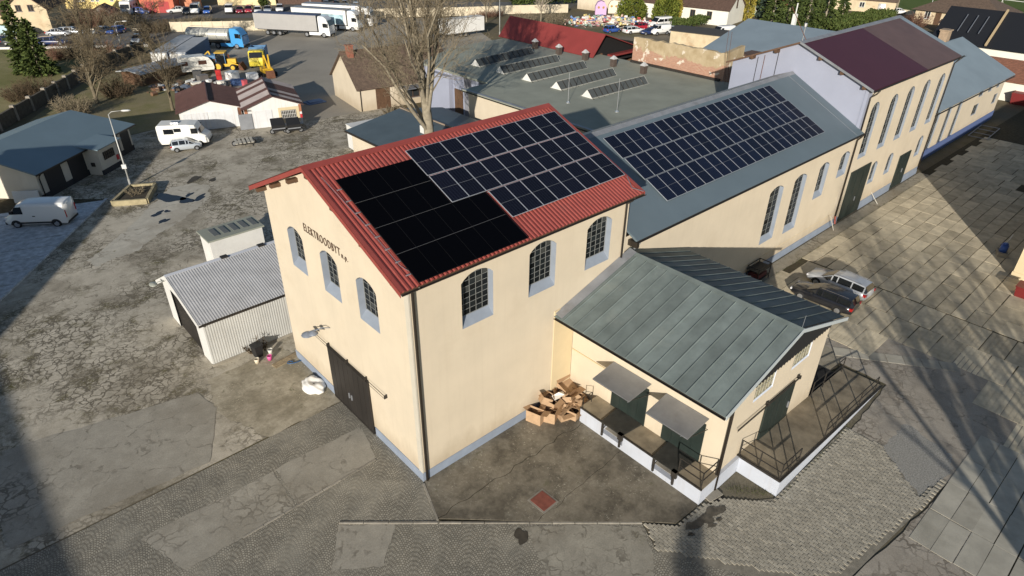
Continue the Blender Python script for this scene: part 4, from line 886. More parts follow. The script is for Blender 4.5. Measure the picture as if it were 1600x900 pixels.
PALEY = M('pale_yellow_render', (.74,.60,.34), .88, .06, .5, streak=.2, streakcol=(.45,.36,.22)); WHITER = M('white_render', (.72,.70,.62), .88, .05, .5, streak=.12, streakcol=(.5,.47,.4))
TANR = M('tan_patchy_render', (.56,.46,.31), .9, .15, .7, stain=.7, staincol=(.38,.24,.13)); GREYC = M('grey_concrete_wall', (.27,.24,.2), .9, .2, .8)
# tiled house by the truck yard
bh = house('tiled_house', 'small cream house with mossy brown tile roof and brick chimney behind bare tree', 'house', (30.6,57.0), -9, 14, 9.6, 3.1, 6.7, CREAM, TILEB, [('f',6.6,8.6,.9,2.6)], over=.35, chim=[(.9,4.3,.8,6.0,7.5)], doors=[('f',2.3,4.3,2.75,WOODB),('f',10.4,12.4,2.8,WOODB)], frame=WFRB, rid=TILEB)
downpipe(bh, [(.15,-.4,2.95),(.15,-.1,2.7),(.15,-.08,.05)], .05)
rr = MB()
for i in range(46): rr.box(-.2+i*.31,-.2+i*.31+.2,4.7,4.9,6.68,6.84)
rr.build('ridge_crest', TILEB, bh)
MB().box(5.4,9.8,-2.2,-.05,2.55,2.6).build('porch_roof', GALV, bh)
# small house with dark grey roof
sm = thing('grey_roof_outbuilding', 'low cream outbuilding with dark grey sheet roof below the big tree', 'building')
MB().quad((20.3,31,0),(20.3,41,0),(20.3,41,3.6),(20.3,31,3.6)).quad((20.3,31,0),(32,31,0),(32,31,3.6),(26.5,31,4.5),(20.3,31,3.6)).quad((20.3,41,0),(32,41,0),(32,41,3.6),(26.5,41,4.5),(20.3,41,3.6)).build('wall', CREAM, sm)
MB().box(20.27,20.33,35.5,36.8,1.4,2.9).build('window', P('pale_shutter', (.6,.6,.56), .7), sm)
sr = MB().slab([(19.8,30.6,3.6),(19.8,41.4,3.6),(26.7,41.4,4.65),(26.7,30.6,4.65)], .12).slab([(32.4,30.6,3.7),(32.4,41.4,3.7),(26.7,41.4,4.648),(26.7,30.6,4.648)], .12).build('roof', M('dark_blue_grey_roof', (.075,.10,.115), .5, .12, .6, stain=.3, staincol=(.10,.105,.09)), sm)
MB().bar((26.7,30.6,4.72),(26.7,41.4,4.72),.13).build('ridge_cap', M('rusty_cap', (.26,.2,.15), .7, .2, 2), sr); MB().box(19.72,19.8,30.6,41.4,3.42,3.62).build('fascia', DARKMET, sr)
MB().box(24.2,24.9,33.4,34.1,4.0,5.0).tube([(24.55,33.75,5),(24.55,33.75,5.9)],.05,6).build('chimney', WHITEP, sr)
wb = MB().box(0,9.5,0,2.5,.1,2.7).box(-.05,9.55,-.05,2.55,2.7,2.78)
o = tag(wb.build('white_container', WHITEP), 'white storage container half hidden behind grey roof outbuilding', 'container'); o.location = (22.0,43.2,0); o.rotation_euler = (0,0,R(-6))
# garages
GBR = M('brown_corrugated', (.105,.052,.045), .6, .2, 1.2, spec=.4); GLT = M('pale_stripe_sheet', (.42,.37,.36), .6, .1, 1)
def garage(label, loc, rz, w, d, eave, ridge, stripes, left_yellow):
    g_ = thing('garage', label, 'garage', (loc[0],loc[1],0), R(rz), 'pair of gabled garages')
    MB().quad((-w/2,0,0),(w/2,0,0),(w/2,0,eave),(0,0,ridge-.1),(-w/2,0,eave)).quad((-w/2,0,0),(-w/2,d,0),(-w/2,d,eave),(-w/2,0,eave)).quad((w/2,0,0),(w/2,d,0),(w/2,d,eave),(w/2,0,eave)).quad((-w/2,d,0),(w/2,d,0),(w/2,d,eave),(0,d,ridge-.1),(-w/2,d,eave)).build('wall', M('white_sheet_wall', (.68,.67,.65), .6, .06, .8, streak=.3, streakcol=(.42,.28,.18)), g_)
    n = 9
    for sx in (-1,1):
        for i in range(n):
            y0, y1 = -.35+(d+.7)*i/n, -.35+(d+.7)*(i+1)/n
            mb = MB(); mb.slab([(0,y0,ridge+.002*sx),(0,y1-.02,ridge+.002*sx),(sx*(w/2+.35),y1-.02,eave-.12),(sx*(w/2+.35),y0,eave-.12)], .05)
            k = 6
            for j in range(k):
                ya = y0+(y1-y0)*(j+.3)/k; yb = y0+(y1-y0)*(j+.7)/k
                mb.slab([(0,ya,ridge+.03),(0,yb,ridge+.03),(sx*(w/2+.35),yb,eave-.09),(sx*(w/2+.35),ya,eave-.09)], .02)
            mb.build('roof_sheet', GLT if (sx, i) in stripes else GBR, g_)
    MB().bar((0,-.4,ridge+.05),(0,d+.4,ridge+.05),.13).build('ridge_cap', GBR, g_)
    for a, b in ((-w/2+.35,-.4),(-.25,w/2-.45)) if not left_yellow else ((-w/2+.8,-.2),):
        dd = MB().box(a,b,-.06,.02,.05,2.1)
        for k in range(1,6): dd.box(a+(b-a)*k/6-.02,a+(b-a)*k/6+.02,-.075,-.05,.08,2.05)
        dd.build('garage_door', M('white_garage_door', (.62,.63,.64), .55, .08, 1, streak=.4, streakcol=(.38,.25,.17)), g_)
    if left_yellow:
        MB().box(.55,3.0,-.05,.02,.35,2.2).build('yellow_panel', CREAM2, g_)
        wf = MB().box(.85,2.6,-.1,-.04,.9,1.85); w_ = wf.build('window', IRON, g_)
        gb_ = MB(); 
        for k in range(9): gb_.bar((.95+k*.2,-.14,.92),(.95+k*.2,-.14,1.83),.04)
        for z in (.95,1.38,1.8): gb_.bar((.9,-.14,z),(2.58,-.14,z),.03)
        gb_.build('window_bars', WHITEP, w_)
        MB().box(2.98,3.3,-.04,.02,1.5,2.4).build('brown_board', P('terracotta_board', (.34,.14,.07), .7), g_); MB().box(3.05,3.3,-.08,-.02,.75,1.2).build('red_box', P('red_box_paint', (.5,.03,.04), .5), g_)
        MB().box(-3.3,-2.95,-.04,.02,1.2,2.4).build('brown_board', P('terracotta_board', (.34,.14,.07), .7), g_)
    else: MB().box(w/2-.42,w/2-.05,-.05,.02,.9,2.3).build('timber_strip', RUST, g_)
    return g_
garage('white garage with plain brown roof, left of the pair', (13.4,62.2), -18, 6.9, 9, 2.45, 3.5, (), False)
garage('white garage with pale striped brown roof and yellow window panel', (19.5,58.4), -18, 6.6, 9.5, 2.5, 3.75, {(-1,1),(-1,2),(-1,4),(-1,5),(1,1),(1,3),(1,7),(1,8),(-1,7)}, True)
MB().box(-.75,.75,-.03,.03,.05,1.9).build('sheet_gate', GALV); o = bpy.data.objects['sheet_gate']; o.location = (16.3,59.3,0); o.rotation_euler = (0,0,R(-18)); tag(o, 'grey sheet metal gate filling the gap between the garages', 'gate')
# grey roof building on the left
lb = thing('grey_roof_workshop', 'low workshop with blue grey hipped roof and dark doors behind white van', 'building', (-6.6,51.2,0), R(42))
LBW = M('pale_workshop_render', (.60,.55,.46), .88, .07, .6, streak=.2, streakcol=(.36,.32,.27))
L_, D_, E_, R_ = 14.2, 10.6, 2.9, 4.5
MB().quad((0,0,0),(L_,0,0),(L_,0,E_),(0,0,E_)).quad((0,0,0),(0,D_,0),(0,D_,E_),(0,D_/2,R_-.2),(0,0,E_)).quad((L_,0,0),(L_,D_,0),(L_,D_,E_),(L_,0,E_)).quad((0,D_,0),(L_,D_,0),(L_,D_,E_),(0,D_,E_)).box(6.6,9.6,-1.5,0,0,E_-.05).build('wall', LBW, lb)
lr = MB().slab([(-.5,-.55,E_-.15),(L_+.5,-.55,E_-.15),(L_-1.0,D_/2,R_),(-.5,D_/2,R_)], .12).slab([(-.5,D_+.5,E_-.15),(L_+.5,D_+.5,E_-.15),(L_-1.0,D_/2,R_-.002),(-.5,D_/2,R_-.002)], .12).slab([(L_+.5,-.55,E_-.152),(L_+.5,D_+.5,E_-.152),(L_-1.0,D_/2,R_-.004)], .12).slab([(6.2,-1.95,E_-.1),(10.0,-1.95,E_-.1),(10.0,.6,E_+.2),(6.2,.6,E_+.2)], .1).build('roof', M('workshop_roof', (.155,.215,.25), .5, .06, .3, spec=.4), lb)
MB().box(-.5,L_+.5,-.62,-.5,E_-.3,E_-.16).build('fascia', DARKMET, lr)
MB().box(-.04,L_+.04,-.03,.05,0,.55).box(6.57,9.63,-1.54,-1.4,0,.5).build('plinth', P('black_plinth', (.02,.022,.028), .7), lb)
for a, b in ((1.0,3.2),(4.2,6.4),(10.1,12.0),(12.5,13.9)): MB().box(a,b,-.05,.02,.1,2.55).build('door', P('dark_workshop_door', (.016,.017,.02), .6), lb)
ww = MB().box(7.3,8.9,-1.56,-1.48,1.35,2.15).build('window', P('black_window', (.015,.018,.02), .2), lb); gb_ = MB()
for k in range(6): gb_.bar((7.35+k*.3,-1.6,1.37),(7.35+k*.3,-1.6,2.13),.03)
gb_.bar((7.3,-1.6,1.75),(8.9,-1.6,1.75),.03).build('window_bars', IRON, ww)
MB().box(9.1,9.4,-1.6,-1.5,.75,1.25).build('red_cabinet', P('red_box_paint', (.5,.03,.04), .5), lb); MB().box(6.5,6.58,-.9,-.5,.9,1.3).build('meter_box', IRON, lb)
downpipe(lb, [(.25,-.5,E_-.25),(.25,-.15,E_-.6),(.25,-.08,E_-.8),(.25,-.08,.05)], .05)
o = tag(MB().box(0,2.2,0,.15,.1,1.2).build('white_board', WHITEP), 'white board leaning on the workshop end wall above the van', 'board'); o.location = (-8.8,52.0,0); o.rotation_euler = (R(-8),0,R(-35))
# corrugated shed left of the main building
shed = thing('corrugated_shed', 'white corrugated metal shed with grey gabled roof beside the lettered gable', 'shed')
CORR = M('pale_corrugated', (.50,.50,.48), .5, .08, .8, metal=.15, streak=.25, streakcol=(.34,.31,.26)); CORRR = M('grey_corrugated_roof', (.45,.45,.455), .55, .12, 1.0, metal=.1, stain=.5, staincol=(.34,.335,.33))
SX0, SX1, SY0, SY1, SE, SR, SRY = -4.5, 8.5, 16.05, 23.3, 3.45, 4.55, 20.6
def ribbed_wall(mb, x0, x1, y, z0, z1, pitch=.15, h=.018):
    n = int((x1-x0)/pitch)
    for i in range(n):
        x = x0+i*pitch
        mb.quad((x,y,z0),(x+pitch*.5,y-h,z0),(x+pitch*.5,y-h,z1),(x,y,z1)).quad((x+pitch*.5,y-h,z0),(x+pitch,y,z0),(x+pitch,y,z1),(x+pitch*.5,y-h,z1))
mb = MB(); ribbed_wall(mb, SX0+.2, SX1, SY0, .15, SE-.15); mb.build('front_wall', CORR, shed)
mb = MB(); wall_mesh(mb, [(SY0,0),(SY1,0),(SY1,SE-.6),(SRY,SR-.1),(SY0,SE-.1)], [[(17.6,0.001),(21.8,0.001),(21.8,2.9),(17.6,2.9)]], FX(SX0+.2)); mb.quad((SX0+.2,SY1,0),(SX1,SY1,0),(SX1,SY1,SE-.6),(SX0+.2,SY1,SE-.6)); mb.build('wall', WHITEP, shed)
MB().box(SX0+.3,SX0+.36,17.6,21.8,0,2.9).build('door', BLACKDOOR, shed)
MB().box(SX0+.15,SX1,SY0-.06,SY0+.1,-.05,.16).build('sill_beam', CONC, shed)
def corr_roof(mb, x0, x1, lo, hi, pitch=.16, h=.02):
    ny, nz = -(hi[1]-lo[1]), hi[0]-lo[0]; l = math.hypot(ny, nz); ny, nz = ny/l, nz/l
    if nz < 0: ny, nz = -ny, -nz
    n = int((x1-x0)/pitch*2); rows = [(x0+i*pitch/2, h if i % 2 else 0) for i in range(n+1)]
    for (a, ha), (b, hb) in zip(rows, rows[1:]): mb.quad((a,lo[0]+ny*ha,lo[1]+nz*ha),(b,lo[0]+ny*hb,lo[1]+nz*hb),(b,hi[0]+ny*hb,hi[1]+nz*hb),(a,hi[0]+ny*ha,hi[1]+nz*ha))
mb = MB(); corr_roof(mb, SX0-.1, SX1, (SY0-.35,SE-.12), (SRY,SR)); corr_roof(mb, SX0-.1, SX1, (SY1+.3,SE-.55), (SRY,SR)); sro = mb.build('roof', CORRR, shed)
MB().slab([(SX0-.12,SRY-.2,SR-.0),(SX1,SRY-.2,SR-.0),(SX1,SRY,SR+.075),(SX0-.12,SRY,SR+.075)], .02).slab([(SX0-.12,SRY+.2,SR-.02),(SX1,SRY+.2,SR-.02),(SX1,SRY,SR+.074),(SX0-.12,SRY,SR+.074)], .02).build('ridge_cap', P('pale_ridge', (.55,.57,.62), .45, .2), sro)
for x in (-.9,1.6,4.2): MB().box(x-.22,x+.22,SRY-.25,SRY+.12,SR+.03,SR+.12).build('vent', IRON, sro)
MB().tube([(SX0-.1,SY0-.38,SE-.2),(SX1,SY0-.38,SE-.2)], .07, 8).build('gutter', DARKMET, shed)
for ya, za, yb, zb in ((SY0-.35,SE-.12,SRY,SR),(SY1+.3,SE-.55,SRY,SR)): MB().hexa([(SX0-.13,ya,za-.3),(SX0-.09,ya,za-.3),(SX0-.09,yb,zb-.3),(SX0-.13,yb,zb-.3),(SX0-.13,ya,za+.03),(SX0-.09,ya,za+.03),(SX0-.09,yb,zb+.03),(SX0-.13,yb,zb+.03)]).build('barge_board', WHITEP, sro)
l = MB().tube([(SX0+.1,20.9,SR-.5),(SX0-.4,21.0,SR-.45),(SX0-.7,21.1,SR-.55)], .03, 6).loft([[(SX0-.75+r*math.cos(a), 21.1+r*1.5*math.sin(a), SR-.55+h) for a in [2*math.pi*i/12 for i in range(12)]] for r, h in ((.06,.1),(.22,.03),(.24,-.02),(.15,-.08))]); l.build('wall_lamp', P('lamp_grey', (.3,.31,.27), .4), shed, True)
# white flat box store behind the shed
o = thing('flat_store', 'small white store with felt roof behind the corrugated shed', 'store')
MB().box(.35,4.4,27.6,29.7,0,2.5).build('wall', WHITEP, o); MB().box(.2,4.55,27.45,29.85,2.5,2.62).build('roof', FELT, o)
for k in range(5): MB().box(.9+k*.75,1.3+k*.75,28.0,29.4,2.62,2.68).build('roof_batten', P('dark_batten', (.12,.13,.13), .8), o)
# containers and long shed by the machines
BGC = M('blue_grey_container', (.16,.21,.30), .6, .1, 1, spec=.4); PALES = M('pale_roof_sheet', (.40,.41,.42), .6, .12, .6, stain=.3, staincol=(.26,.25,.24))
for i, (lab, dx, ln) in enumerate((('blue grey ribbed container with pale roof nearest the tanker truck', 0, 12.5), ('long low grey roofed container behind bare bush by lawn wall', -2.9, 15))):
    c = thing('storage_container', lab, 'container', (21.9-.81*dx*-1 if 0 else 21.5+dx*.8, 96.6-dx*.55, 0), R(54))
    b = MB().box(-1,ln-1,-1.25,1.25,.12,2.55); 
    b.build('shell', BGC if i == 0 else PALES, c); MB().box(-1.05,ln-.95,-1.3,1.3,2.552,2.62).build('roof', PALES, c)
    rb = MB()
    for k in range(int(ln/.5)): rb.box(-.9+k*.5,-.9+k*.5+.24,-1.31,-1.25,.2,2.5)
    rb.build('side_ribs', BGC, c)
    MB().box(-1.06,-1.0,-1.15,-.03,.2,2.45).build('door', WHITEP, c); MB().box(-1.06,-1.0,.03,1.15,.2,2.45).build('door', WHITEP, c)
lt = house('lean_to', 'open lean-to with pale sheet roof full of scrap beside lawn', 'shed', (13.2,88.5), 25, 8, 4, 1.9, 2.2, WOODB, PALES, over=.5)
# panel walls
PAN = M('beige_concrete_panel', (.62,.54,.40), .88, .08, 1.2, rnd=.08, streak=.25, streakcol=(.4,.34,.25))
def panel_wall(label, pts, h=1.9, step=2.05, group=None):
    w = thing('panel_wall', label, 'wall', (pts[0][0], pts[0][1], 0)); o0 = Vector((pts[0][0], pts[0][1]))
    pm = MB().box(.06,step-.06,-.04,.04,.05,h).mesh('panel', PAN); po = MB().box(-.09,.09,-.1,.1,0,h+.06).mesh('post', PAN)
    for a, b in zip(pts, pts[1:]):
        a = Vector(a[:2]); b = Vector(b[:2]); d = b-a; n = max(1, round(d.length/step)); k = d.length/n; rz = math.atan2(d.y, d.x)
        for i in range(n):
            p = a+d*(i/n)-o0
            for me, nm in ((pm,'panel'),(po,'post')): o = link(nm, me, w); o.location = (p.x, p.y, 0); o.rotation_euler = (0,0,rz)
            o.scale.x = 1
    return w
panel_wall('beige concrete panel wall behind the tanker truck', [(30.5,129),(47,118.2)])
panel_wall('beige concrete panel wall running behind the bare tree and white trucks', [(70.00,119.11,0),(87.74,108.32,0),(98.83,102.96,0),(110.54,96.06,0)])
STONE = M('dark_garden_wall', (.10,.085,.065), .92, .35, 2.5, bmp=.7, bsc=6, stain=.5, staincol=(.05,.055,.03))
def garden_wall(label, pts, h, post):
    w = thing('garden_wall', label, 'wall')
    for a, b in zip(pts, pts[1:]):
        a = Vector(a); b = Vector(b); d = (b-a).normalized(); s = Vector((-d.y, d.x))*.15; n = max(1, int((b-a).length/3.2))
        for i in range(n):
            p = a+(b-a)*(i/n); q_ = a+(b-a)*((i+1)/n)
            MB().prism([p-s, q_-s, q_+s, p+s], 0, h).build('wall_bay', STONE, w); s2 = s*1.6
            MB().prism([p-s2-d*.2, p-s2+d*.2, p+s2+d*.2, p+s2-d*.2], 0, h+.25).build('post', post, w)
garden_wall('dark concrete garden wall with pale posts at lawn edge', [(-14,66),(-6.1,77.7),(.8,88),(12,105.3),(20.7,113.5)], 1.7, GREYC)
MB().box(0,1,0,.15,0,.12).mesh('x', GREYC)
kb = thing('kerb_wall', 'low white kerb wall between the lawn and parking lot', 'wall'); 
for a, b in zip([(1.5,131.5),(8,127)], [(8,127),(22.6,117.6)]):
    d = (Vector(b)-Vector(a)).normalized(); s = Vector((-d.y,d.x))*.12; MB().prism([Vector(a)-s,Vector(b)-s,Vector(b)+s,Vector(a)+s],0,.35).build('wall_bay', WHITEP, kb)
kb = thing('kerb_wall', 'low pale kerb wall along the far side of parking lot', 'wall')
for a, b in (((5,149.5),(31,131)),): 
    d = (Vector(b)-Vector(a)).normalized(); s = Vector((-d.y,d.x))*.15; MB().prism([Vector(a)-s,Vector(b)-s,Vector(b)+s,Vector(a)+s],0,.5).build('wall_bay', M('pale_kerb', (.5,.44,.34), .85), kb)
# ---------------------------------------------------------------- houses round the yard
house('gabled_house', 'tan rendered house with patchy gable and brown roof beyond the lawn', 'house', (6.3,147.0), -28, 7.2, 11, 4.5, 7.6, TANR, TILED, [('f',2.0,3.0,3.9,5.1),('f',4.1,5.1,3.9,5.1),('f',1.5,1.9,1.5,2.0),('f',2.8,3.2,1.5,2.0)], axis='y', frame=WFRB)
house('house_wing', 'low tan wing with brown roof left of the patchy gable', 'house', (-1.5,151.5), -28, 8, 8, 3.9, 6.5, TANR, TILED, [('f',4,5,1.2,2.2)], over=.6)
house('yellow_house', 'bright yellow house with paired windows across the street', 'house', (21.5,174.2), -38, 15, 9, 5.2, 8.5, M('bright_yellow_render', (.80,.62,.25), .88, .05, .5), TILED, [('f',2.8+k,3.6+k,1.6,3.1) for k in (0,1.1,3.2,4.3,7.6)])
house('grey_shed', 'small dark shed in front of the yellow house', 'shed', (21.2,150.5), -30, 4.2, 4, 2.2, 3.3, GREYC, TILED, axis='y')
house('white_extension', 'white low extension beside the yellow house', 'house', (16.5,177), -38, 5, 6, 3.4, 4.2, WHITER, GALV)
gx0 = (33.21,157.36,0)
house('red_garage', 'terracotta red garage with flat dark roof across the street', 'garage', gx0, -38, 7.5, 6, 3.2, 3.5, M('terracotta_render', (.52,.15,.09), .85), GALV, doors=[('f',1,3.4,2.4,P('red_door', (.35,.03,.03), .6)),('f',4.0,6.4,2.4,P('red_door', (.35,.03,.03), .6))])
house('orange_garage', 'orange rendered garage beside the street entrance', 'garage', (38.46,157.93,0), -38, 6.5, 6, 3.4, 3.7, M('orange_render', (.62,.26,.15), .85), GALV, [('f',2.5,3.8,1.4,2.4)])
house('cream_street_house', 'cream street house with green framed windows behind parked cars', 'house', (51.03,158.11,0), -38, 14, 9, 5, 8, PALEY, TILED, [('f',1.5+k*3,2.7+k*3,1.5,2.8) for k in range(4)])
house('brown_street_house', 'brown low building at the end of the street', 'house', (61.82,150.97,0), -36, 12, 8, 3, 5, TILED, TILED)
wl = house('long_white_house', 'long white house with dark brown tile roof behind hedge', 'house', (119.5,86), -79, 25, 9.5, 3.4, 6.6, WHITER, TILED, [('f',8.5+k*3.9,9.7+k*3.9,1.1,2.7) for k in range(4)]+[('r',4.2,5.0,3.3,5.2)], over=.35, frame=WFRB, chim=[(14,4.2,.7,6.2,7.6),(19,4.2,.7,6.2,7.6)])
house('grey_roof_wing', 'grey roofed cream barn joined to the left end of the long white house', 'barn', (117,99), -79, 13, 9, 3.4, 6.9, CREAM, M('old_grey_tiles', (.16,.165,.15), .85, .2, 2))
house('low_store', 'low tan store with flat dark felt roof behind the brick wall', 'store', (99.0,58.0), -75, 15, 6, 2.6, 2.95, TANR, P('dark_felt', (.05,.048,.045), .9), over=.3)
bl = thing('blue_roof_workshop', 'wide workshop with smooth pale blue roof and white end wall', 'building')
MB().quad((83.6,40,0),(107,40,0),(107,40,3.8),(95.8,40,6.9),(83.6,40,3.8)).quad((83.6,10,0),(83.6,40,0),(83.6,40,3.8),(83.6,10,3.8)).build('wall', WHITER, bl)
MB().slab([(83,10,3.85),(83,40.6,3.85),(95.8,40.6,7.1),(95.8,10,7.1)], .15).slab([(108,10,3.85),(108,46,3.85),(95.8,40.6,7.098),(95.8,10,7.098)], .15).build('roof', FARROOF, bl)
MB().slab([(83.5,40.6,3.7),(108,46,3.7),(95.8,40.6,7.08)], .1).build('hip', M('hip_blue_roof', (.16,.22,.34), .5, .05, 1), bl)
MB().box(103,103.6,36,36.6,5,7.6).tube([(103.3,36.3,7.6),(103.3,36.3,9.3)], .1, 6).build('chimney', WHITEP, bl)
o = thing('lean_box', 'small box shed with brown roof beside the tall building', 'shed'); MB().box(68.5,71,22.8,25.3,0,7.3).build('wall', WHITER, o); MB().box(68.2,71.3,22.5,25.6,7.3,7.5).build('roof', TILED, o)
house('small_red_roof_house', 'small pale green house with red tile roof between cypress and pines', 'house', (141.60,66.64,0), -65, 8, 7, 3, 5.4, M('pale_green_render', (.5,.58,.42), .85), TILER, [('f',1.5,2.8,1.2,2.4),('f',4.5,5.8,1.2,2.4)])
house('sports_clubhouse', 'clubhouse with wide brown hipped roof at edge of green field', 'house', (163.5,37.5), -88, 17, 13, 3.2, 6.4, TANR, TILEB, [('f',2,3.2,1,2.6),('f',6.5,7.7,1,2.6),('f',9.5,10.7,1,2.6),('f',13,14.2,1,2.6)], hip=True, over=.9, doors=[('f',4.2,5.4,2.5,WOODB)])
hb = house('black_roof_house', 'white house with steep black roof carrying solar panels', 'house', (124,20.5), -88, 15, 13, 3.6, 8.2, WHITER, P('black_tile_roof', (.012,.013,.016), .55), [('f',1.5,2.6,1,2.4)], over=.5)
for k in range(3): MB().bar((3.0+k*1.6,1.2,5.0),(3.0+k*1.6,4.6,7.35),.1).build('roof_rail', ALU, hb)
MB().bar((8.2,-.6,3.6),(8.2,6.4,8.45),.3).build('verge_board', P('tan_verge', (.45,.34,.2), .7), hb)
MB().box(1.2,2.2,-.9,-.1,0,5.4).build('chimney', M('chimney_brick_pale', (.34,.25,.17), .85, .2, 3), hb)
house('orange_roof_house', 'white house with shallow orange brown roof behind far hall', 'house', (103,13.5), -88, 22, 12, 2.9, 4.6, WHITER, TILEO, over=.5)
house('brown_cottage', 'brown roofed cottage behind the pine trees', 'house', (167.69,58.38,0), -75, 14, 8, 3, 5.8, TANR, TILEB, [('f',2,3.2,1,2.2),('f',6,7.2,1,2.2)])
house('field_hut', 'tan hut with brown roof at corner of green field', 'hut', (176.73,53.91,0), -80, 6, 5, 2.6, 3.4, TANR, TILEB)
house('timber_pergola', 'orange brown timber hut in the garden below clubhouse', 'hut', (152.71,28.60,0), -85, 6, 4, 2.2, 2.6, P('orange_timber', (.33,.13,.05), .8), TILED)
# right-hand yellow building whose shadow covers the yard
yb = thing('yellow_yard_building', 'yellow rendered building corner at right edge of slab yard', 'building')
MB().quad((45.9,-13.3,0),(45.9,-27,0),(45.9,-27,7.4),(45.9,-20,10.2),(45.9,-13.3,7.4)).quad((45.9,-13.3,0),(85,-13.3,0),(85,-13.3,7.4),(45.9,-13.3,7.4)).quad((45.9,-27,0),(85,-27,0),(85,-27,7.4),(45.9,-27,7.4)).quad((85,-13.3,0),(85,-27,0),(85,-27,7.4),(85,-20,10.2),(85,-13.3,7.4)).build('wall', CREAM2, yb)
MB().slab([(45.5,-12.9,7.3),(85.4,-12.9,7.3),(85.4,-20,10.4),(45.5,-20,10.4)], .15).slab([(45.5,-27.4,7.3),(85.4,-27.4,7.3),(85.4,-20,10.398),(45.5,-20,10.398)], .15).build('roof', TILED, yb)
MB().box(45.85,46.0,-27,-13.25,0,.5).build('plinth', CREAM2, yb)
# unseen houses added left of the yard, proportions set for their shadows
lh_ = house('shade_house', 'long unseen house added left of the yard to shade the workshop', 'house', (-38.6,10.6), 57, 39, 4, 8.7, 8.8, GREYC, TILED, over=.3)
house('shade_house', 'unseen house added left of the cobbled road for its shadow', 'house', (-39.2,-15), 90, 24, 5, 8.7, 8.8, GREYC, TILED, over=.3)
# ================================================================ VEHICLES
CHROME = P('chrome', (.6,.6,.62), .2, 1); TAIL = P('tail_lamp', (.45,.015,.015), .2); HEAD = P('head_lamp', (.7,.7,.72), .15); RIM = P('wheel_rim', (.42,.43,.45), .3, .7); BLKP = P('black_plastic', (.015,.015,.016), .6)
def wheel_mesh(r, w, key):
    t = MB(); n = 18
    ring = lambda rad, y: [(rad*math.cos(2*math.pi*i/n), y, rad*math.sin(2*math.pi*i/n)) for i in range(n)]
    t.loft([ring(r*.62,-w/2), ring(r*.92,-w/2), ring(r,-w*.3), ring(r,w*.3), ring(r*.92,w/2), ring(r*.62,w/2)], caps=True)
    tm = t.mesh('tyre', RUBBER, True)
    d = MB(); 
    for sg in (-1,1): d.loft([ring(r*.64,sg*w*.47), ring(r*.6,sg*(w*.5+.012)), ring(r*.15,sg*(w*.5+.02))], caps=True)
    return tm, d.mesh('rim', RIM)
WH = {}
def wheel(par, x, y, r=.32, w=.21):
    k = (r, w)
    if k not in WH: WH[k] = wheel_mesh(r, w, k)
    o = link('wheel', WH[k][0], par); o.location = (x, y, r); d = link('rim', WH[k][1], o); return o
def section(x, w, zb, zs, zt, k=.8):
    """closed ring, half width w, sill zb, shoulder zs, top zt"""
    h = [(0,zb),(w*.8,zb),(w*.97,zb+.1),(w,(zb+zs)/2),(w*.985,zs-.04),(w*.93,zs+(zt-zs)*.45),(w*k,zt),(0,zt+.015)]
    return [(x, y, z) for y, z in h]+[(x, -y, z) for y, z in reversed(h[1:-1])]
CARS = {
 # kind: length, width, stations (x, w, zb, zs, zt), cabin rings (x, half-width bottom, half-width top, zbottom, ztop), wheel radius, axles
 'estate': dict(st=[(-2.42,.70,.42,.60,.80),(-2.36,.84,.30,.68,.95),(-1.9,.90,.22,.80,.97),(-.6,.91,.2,.82,.97),(.6,.91,.2,.80,.96),(1.1,.90,.2,.76,.93),(1.7,.89,.22,.70,.86),(2.15,.83,.26,.62,.76),(2.36,.66,.32,.52,.64)],
   cab=[(-2.38,.74,.60,.93,1.02),(-2.15,.80,.62,.95,1.40),(-1.2,.83,.64,.96,1.46),(-.1,.83,.64,.96,1.46),(.35,.82,.62,.96,1.38),(1.15,.78,.70,.93,.965)], r=.33, ax=(-1.42,1.42), L=2.42),
 'hatch': dict(st=[(-1.86,.66,.42,.58,.76),(-1.8,.78,.3,.68,.93),(-1.4,.83,.22,.8,.96),(-.4,.84,.2,.82,.97),(.6,.84,.2,.8,.96),(1.1,.82,.22,.74,.88),(1.6,.77,.26,.62,.76),(1.84,.6,.32,.52,.62)],
   cab=[(-1.84,.68,.56,.92,1.02),(-1.6,.74,.58,.94,1.42),(-.8,.77,.60,.95,1.5),(0,.77,.60,.95,1.48),(.35,.76,.58,.95,1.36),(1.1,.72,.64,.90,.93)], r=.29, ax=(-1.18,1.2), L=1.86),
 'sedan': dict(st=[(-2.25,.68,.42,.60,.80),(-2.18,.82,.30,.70,.93),(-1.5,.87,.22,.80,.95),(-.4,.88,.2,.82,.96),(.6,.88,.2,.80,.95),(1.1,.87,.2,.76,.91),(1.7,.85,.24,.66,.82),(2.2,.66,.32,.52,.64)],
   cab=[(-1.75,.74,.66,.93,.96),(-1.05,.78,.60,.95,1.36),(-.3,.80,.61,.96,1.42),(.2,.79,.60,.96,1.36),(1.0,.76,.68,.92,.95)], r=.31, ax=(-1.32,1.35), L=2.25),
}
CM = {}
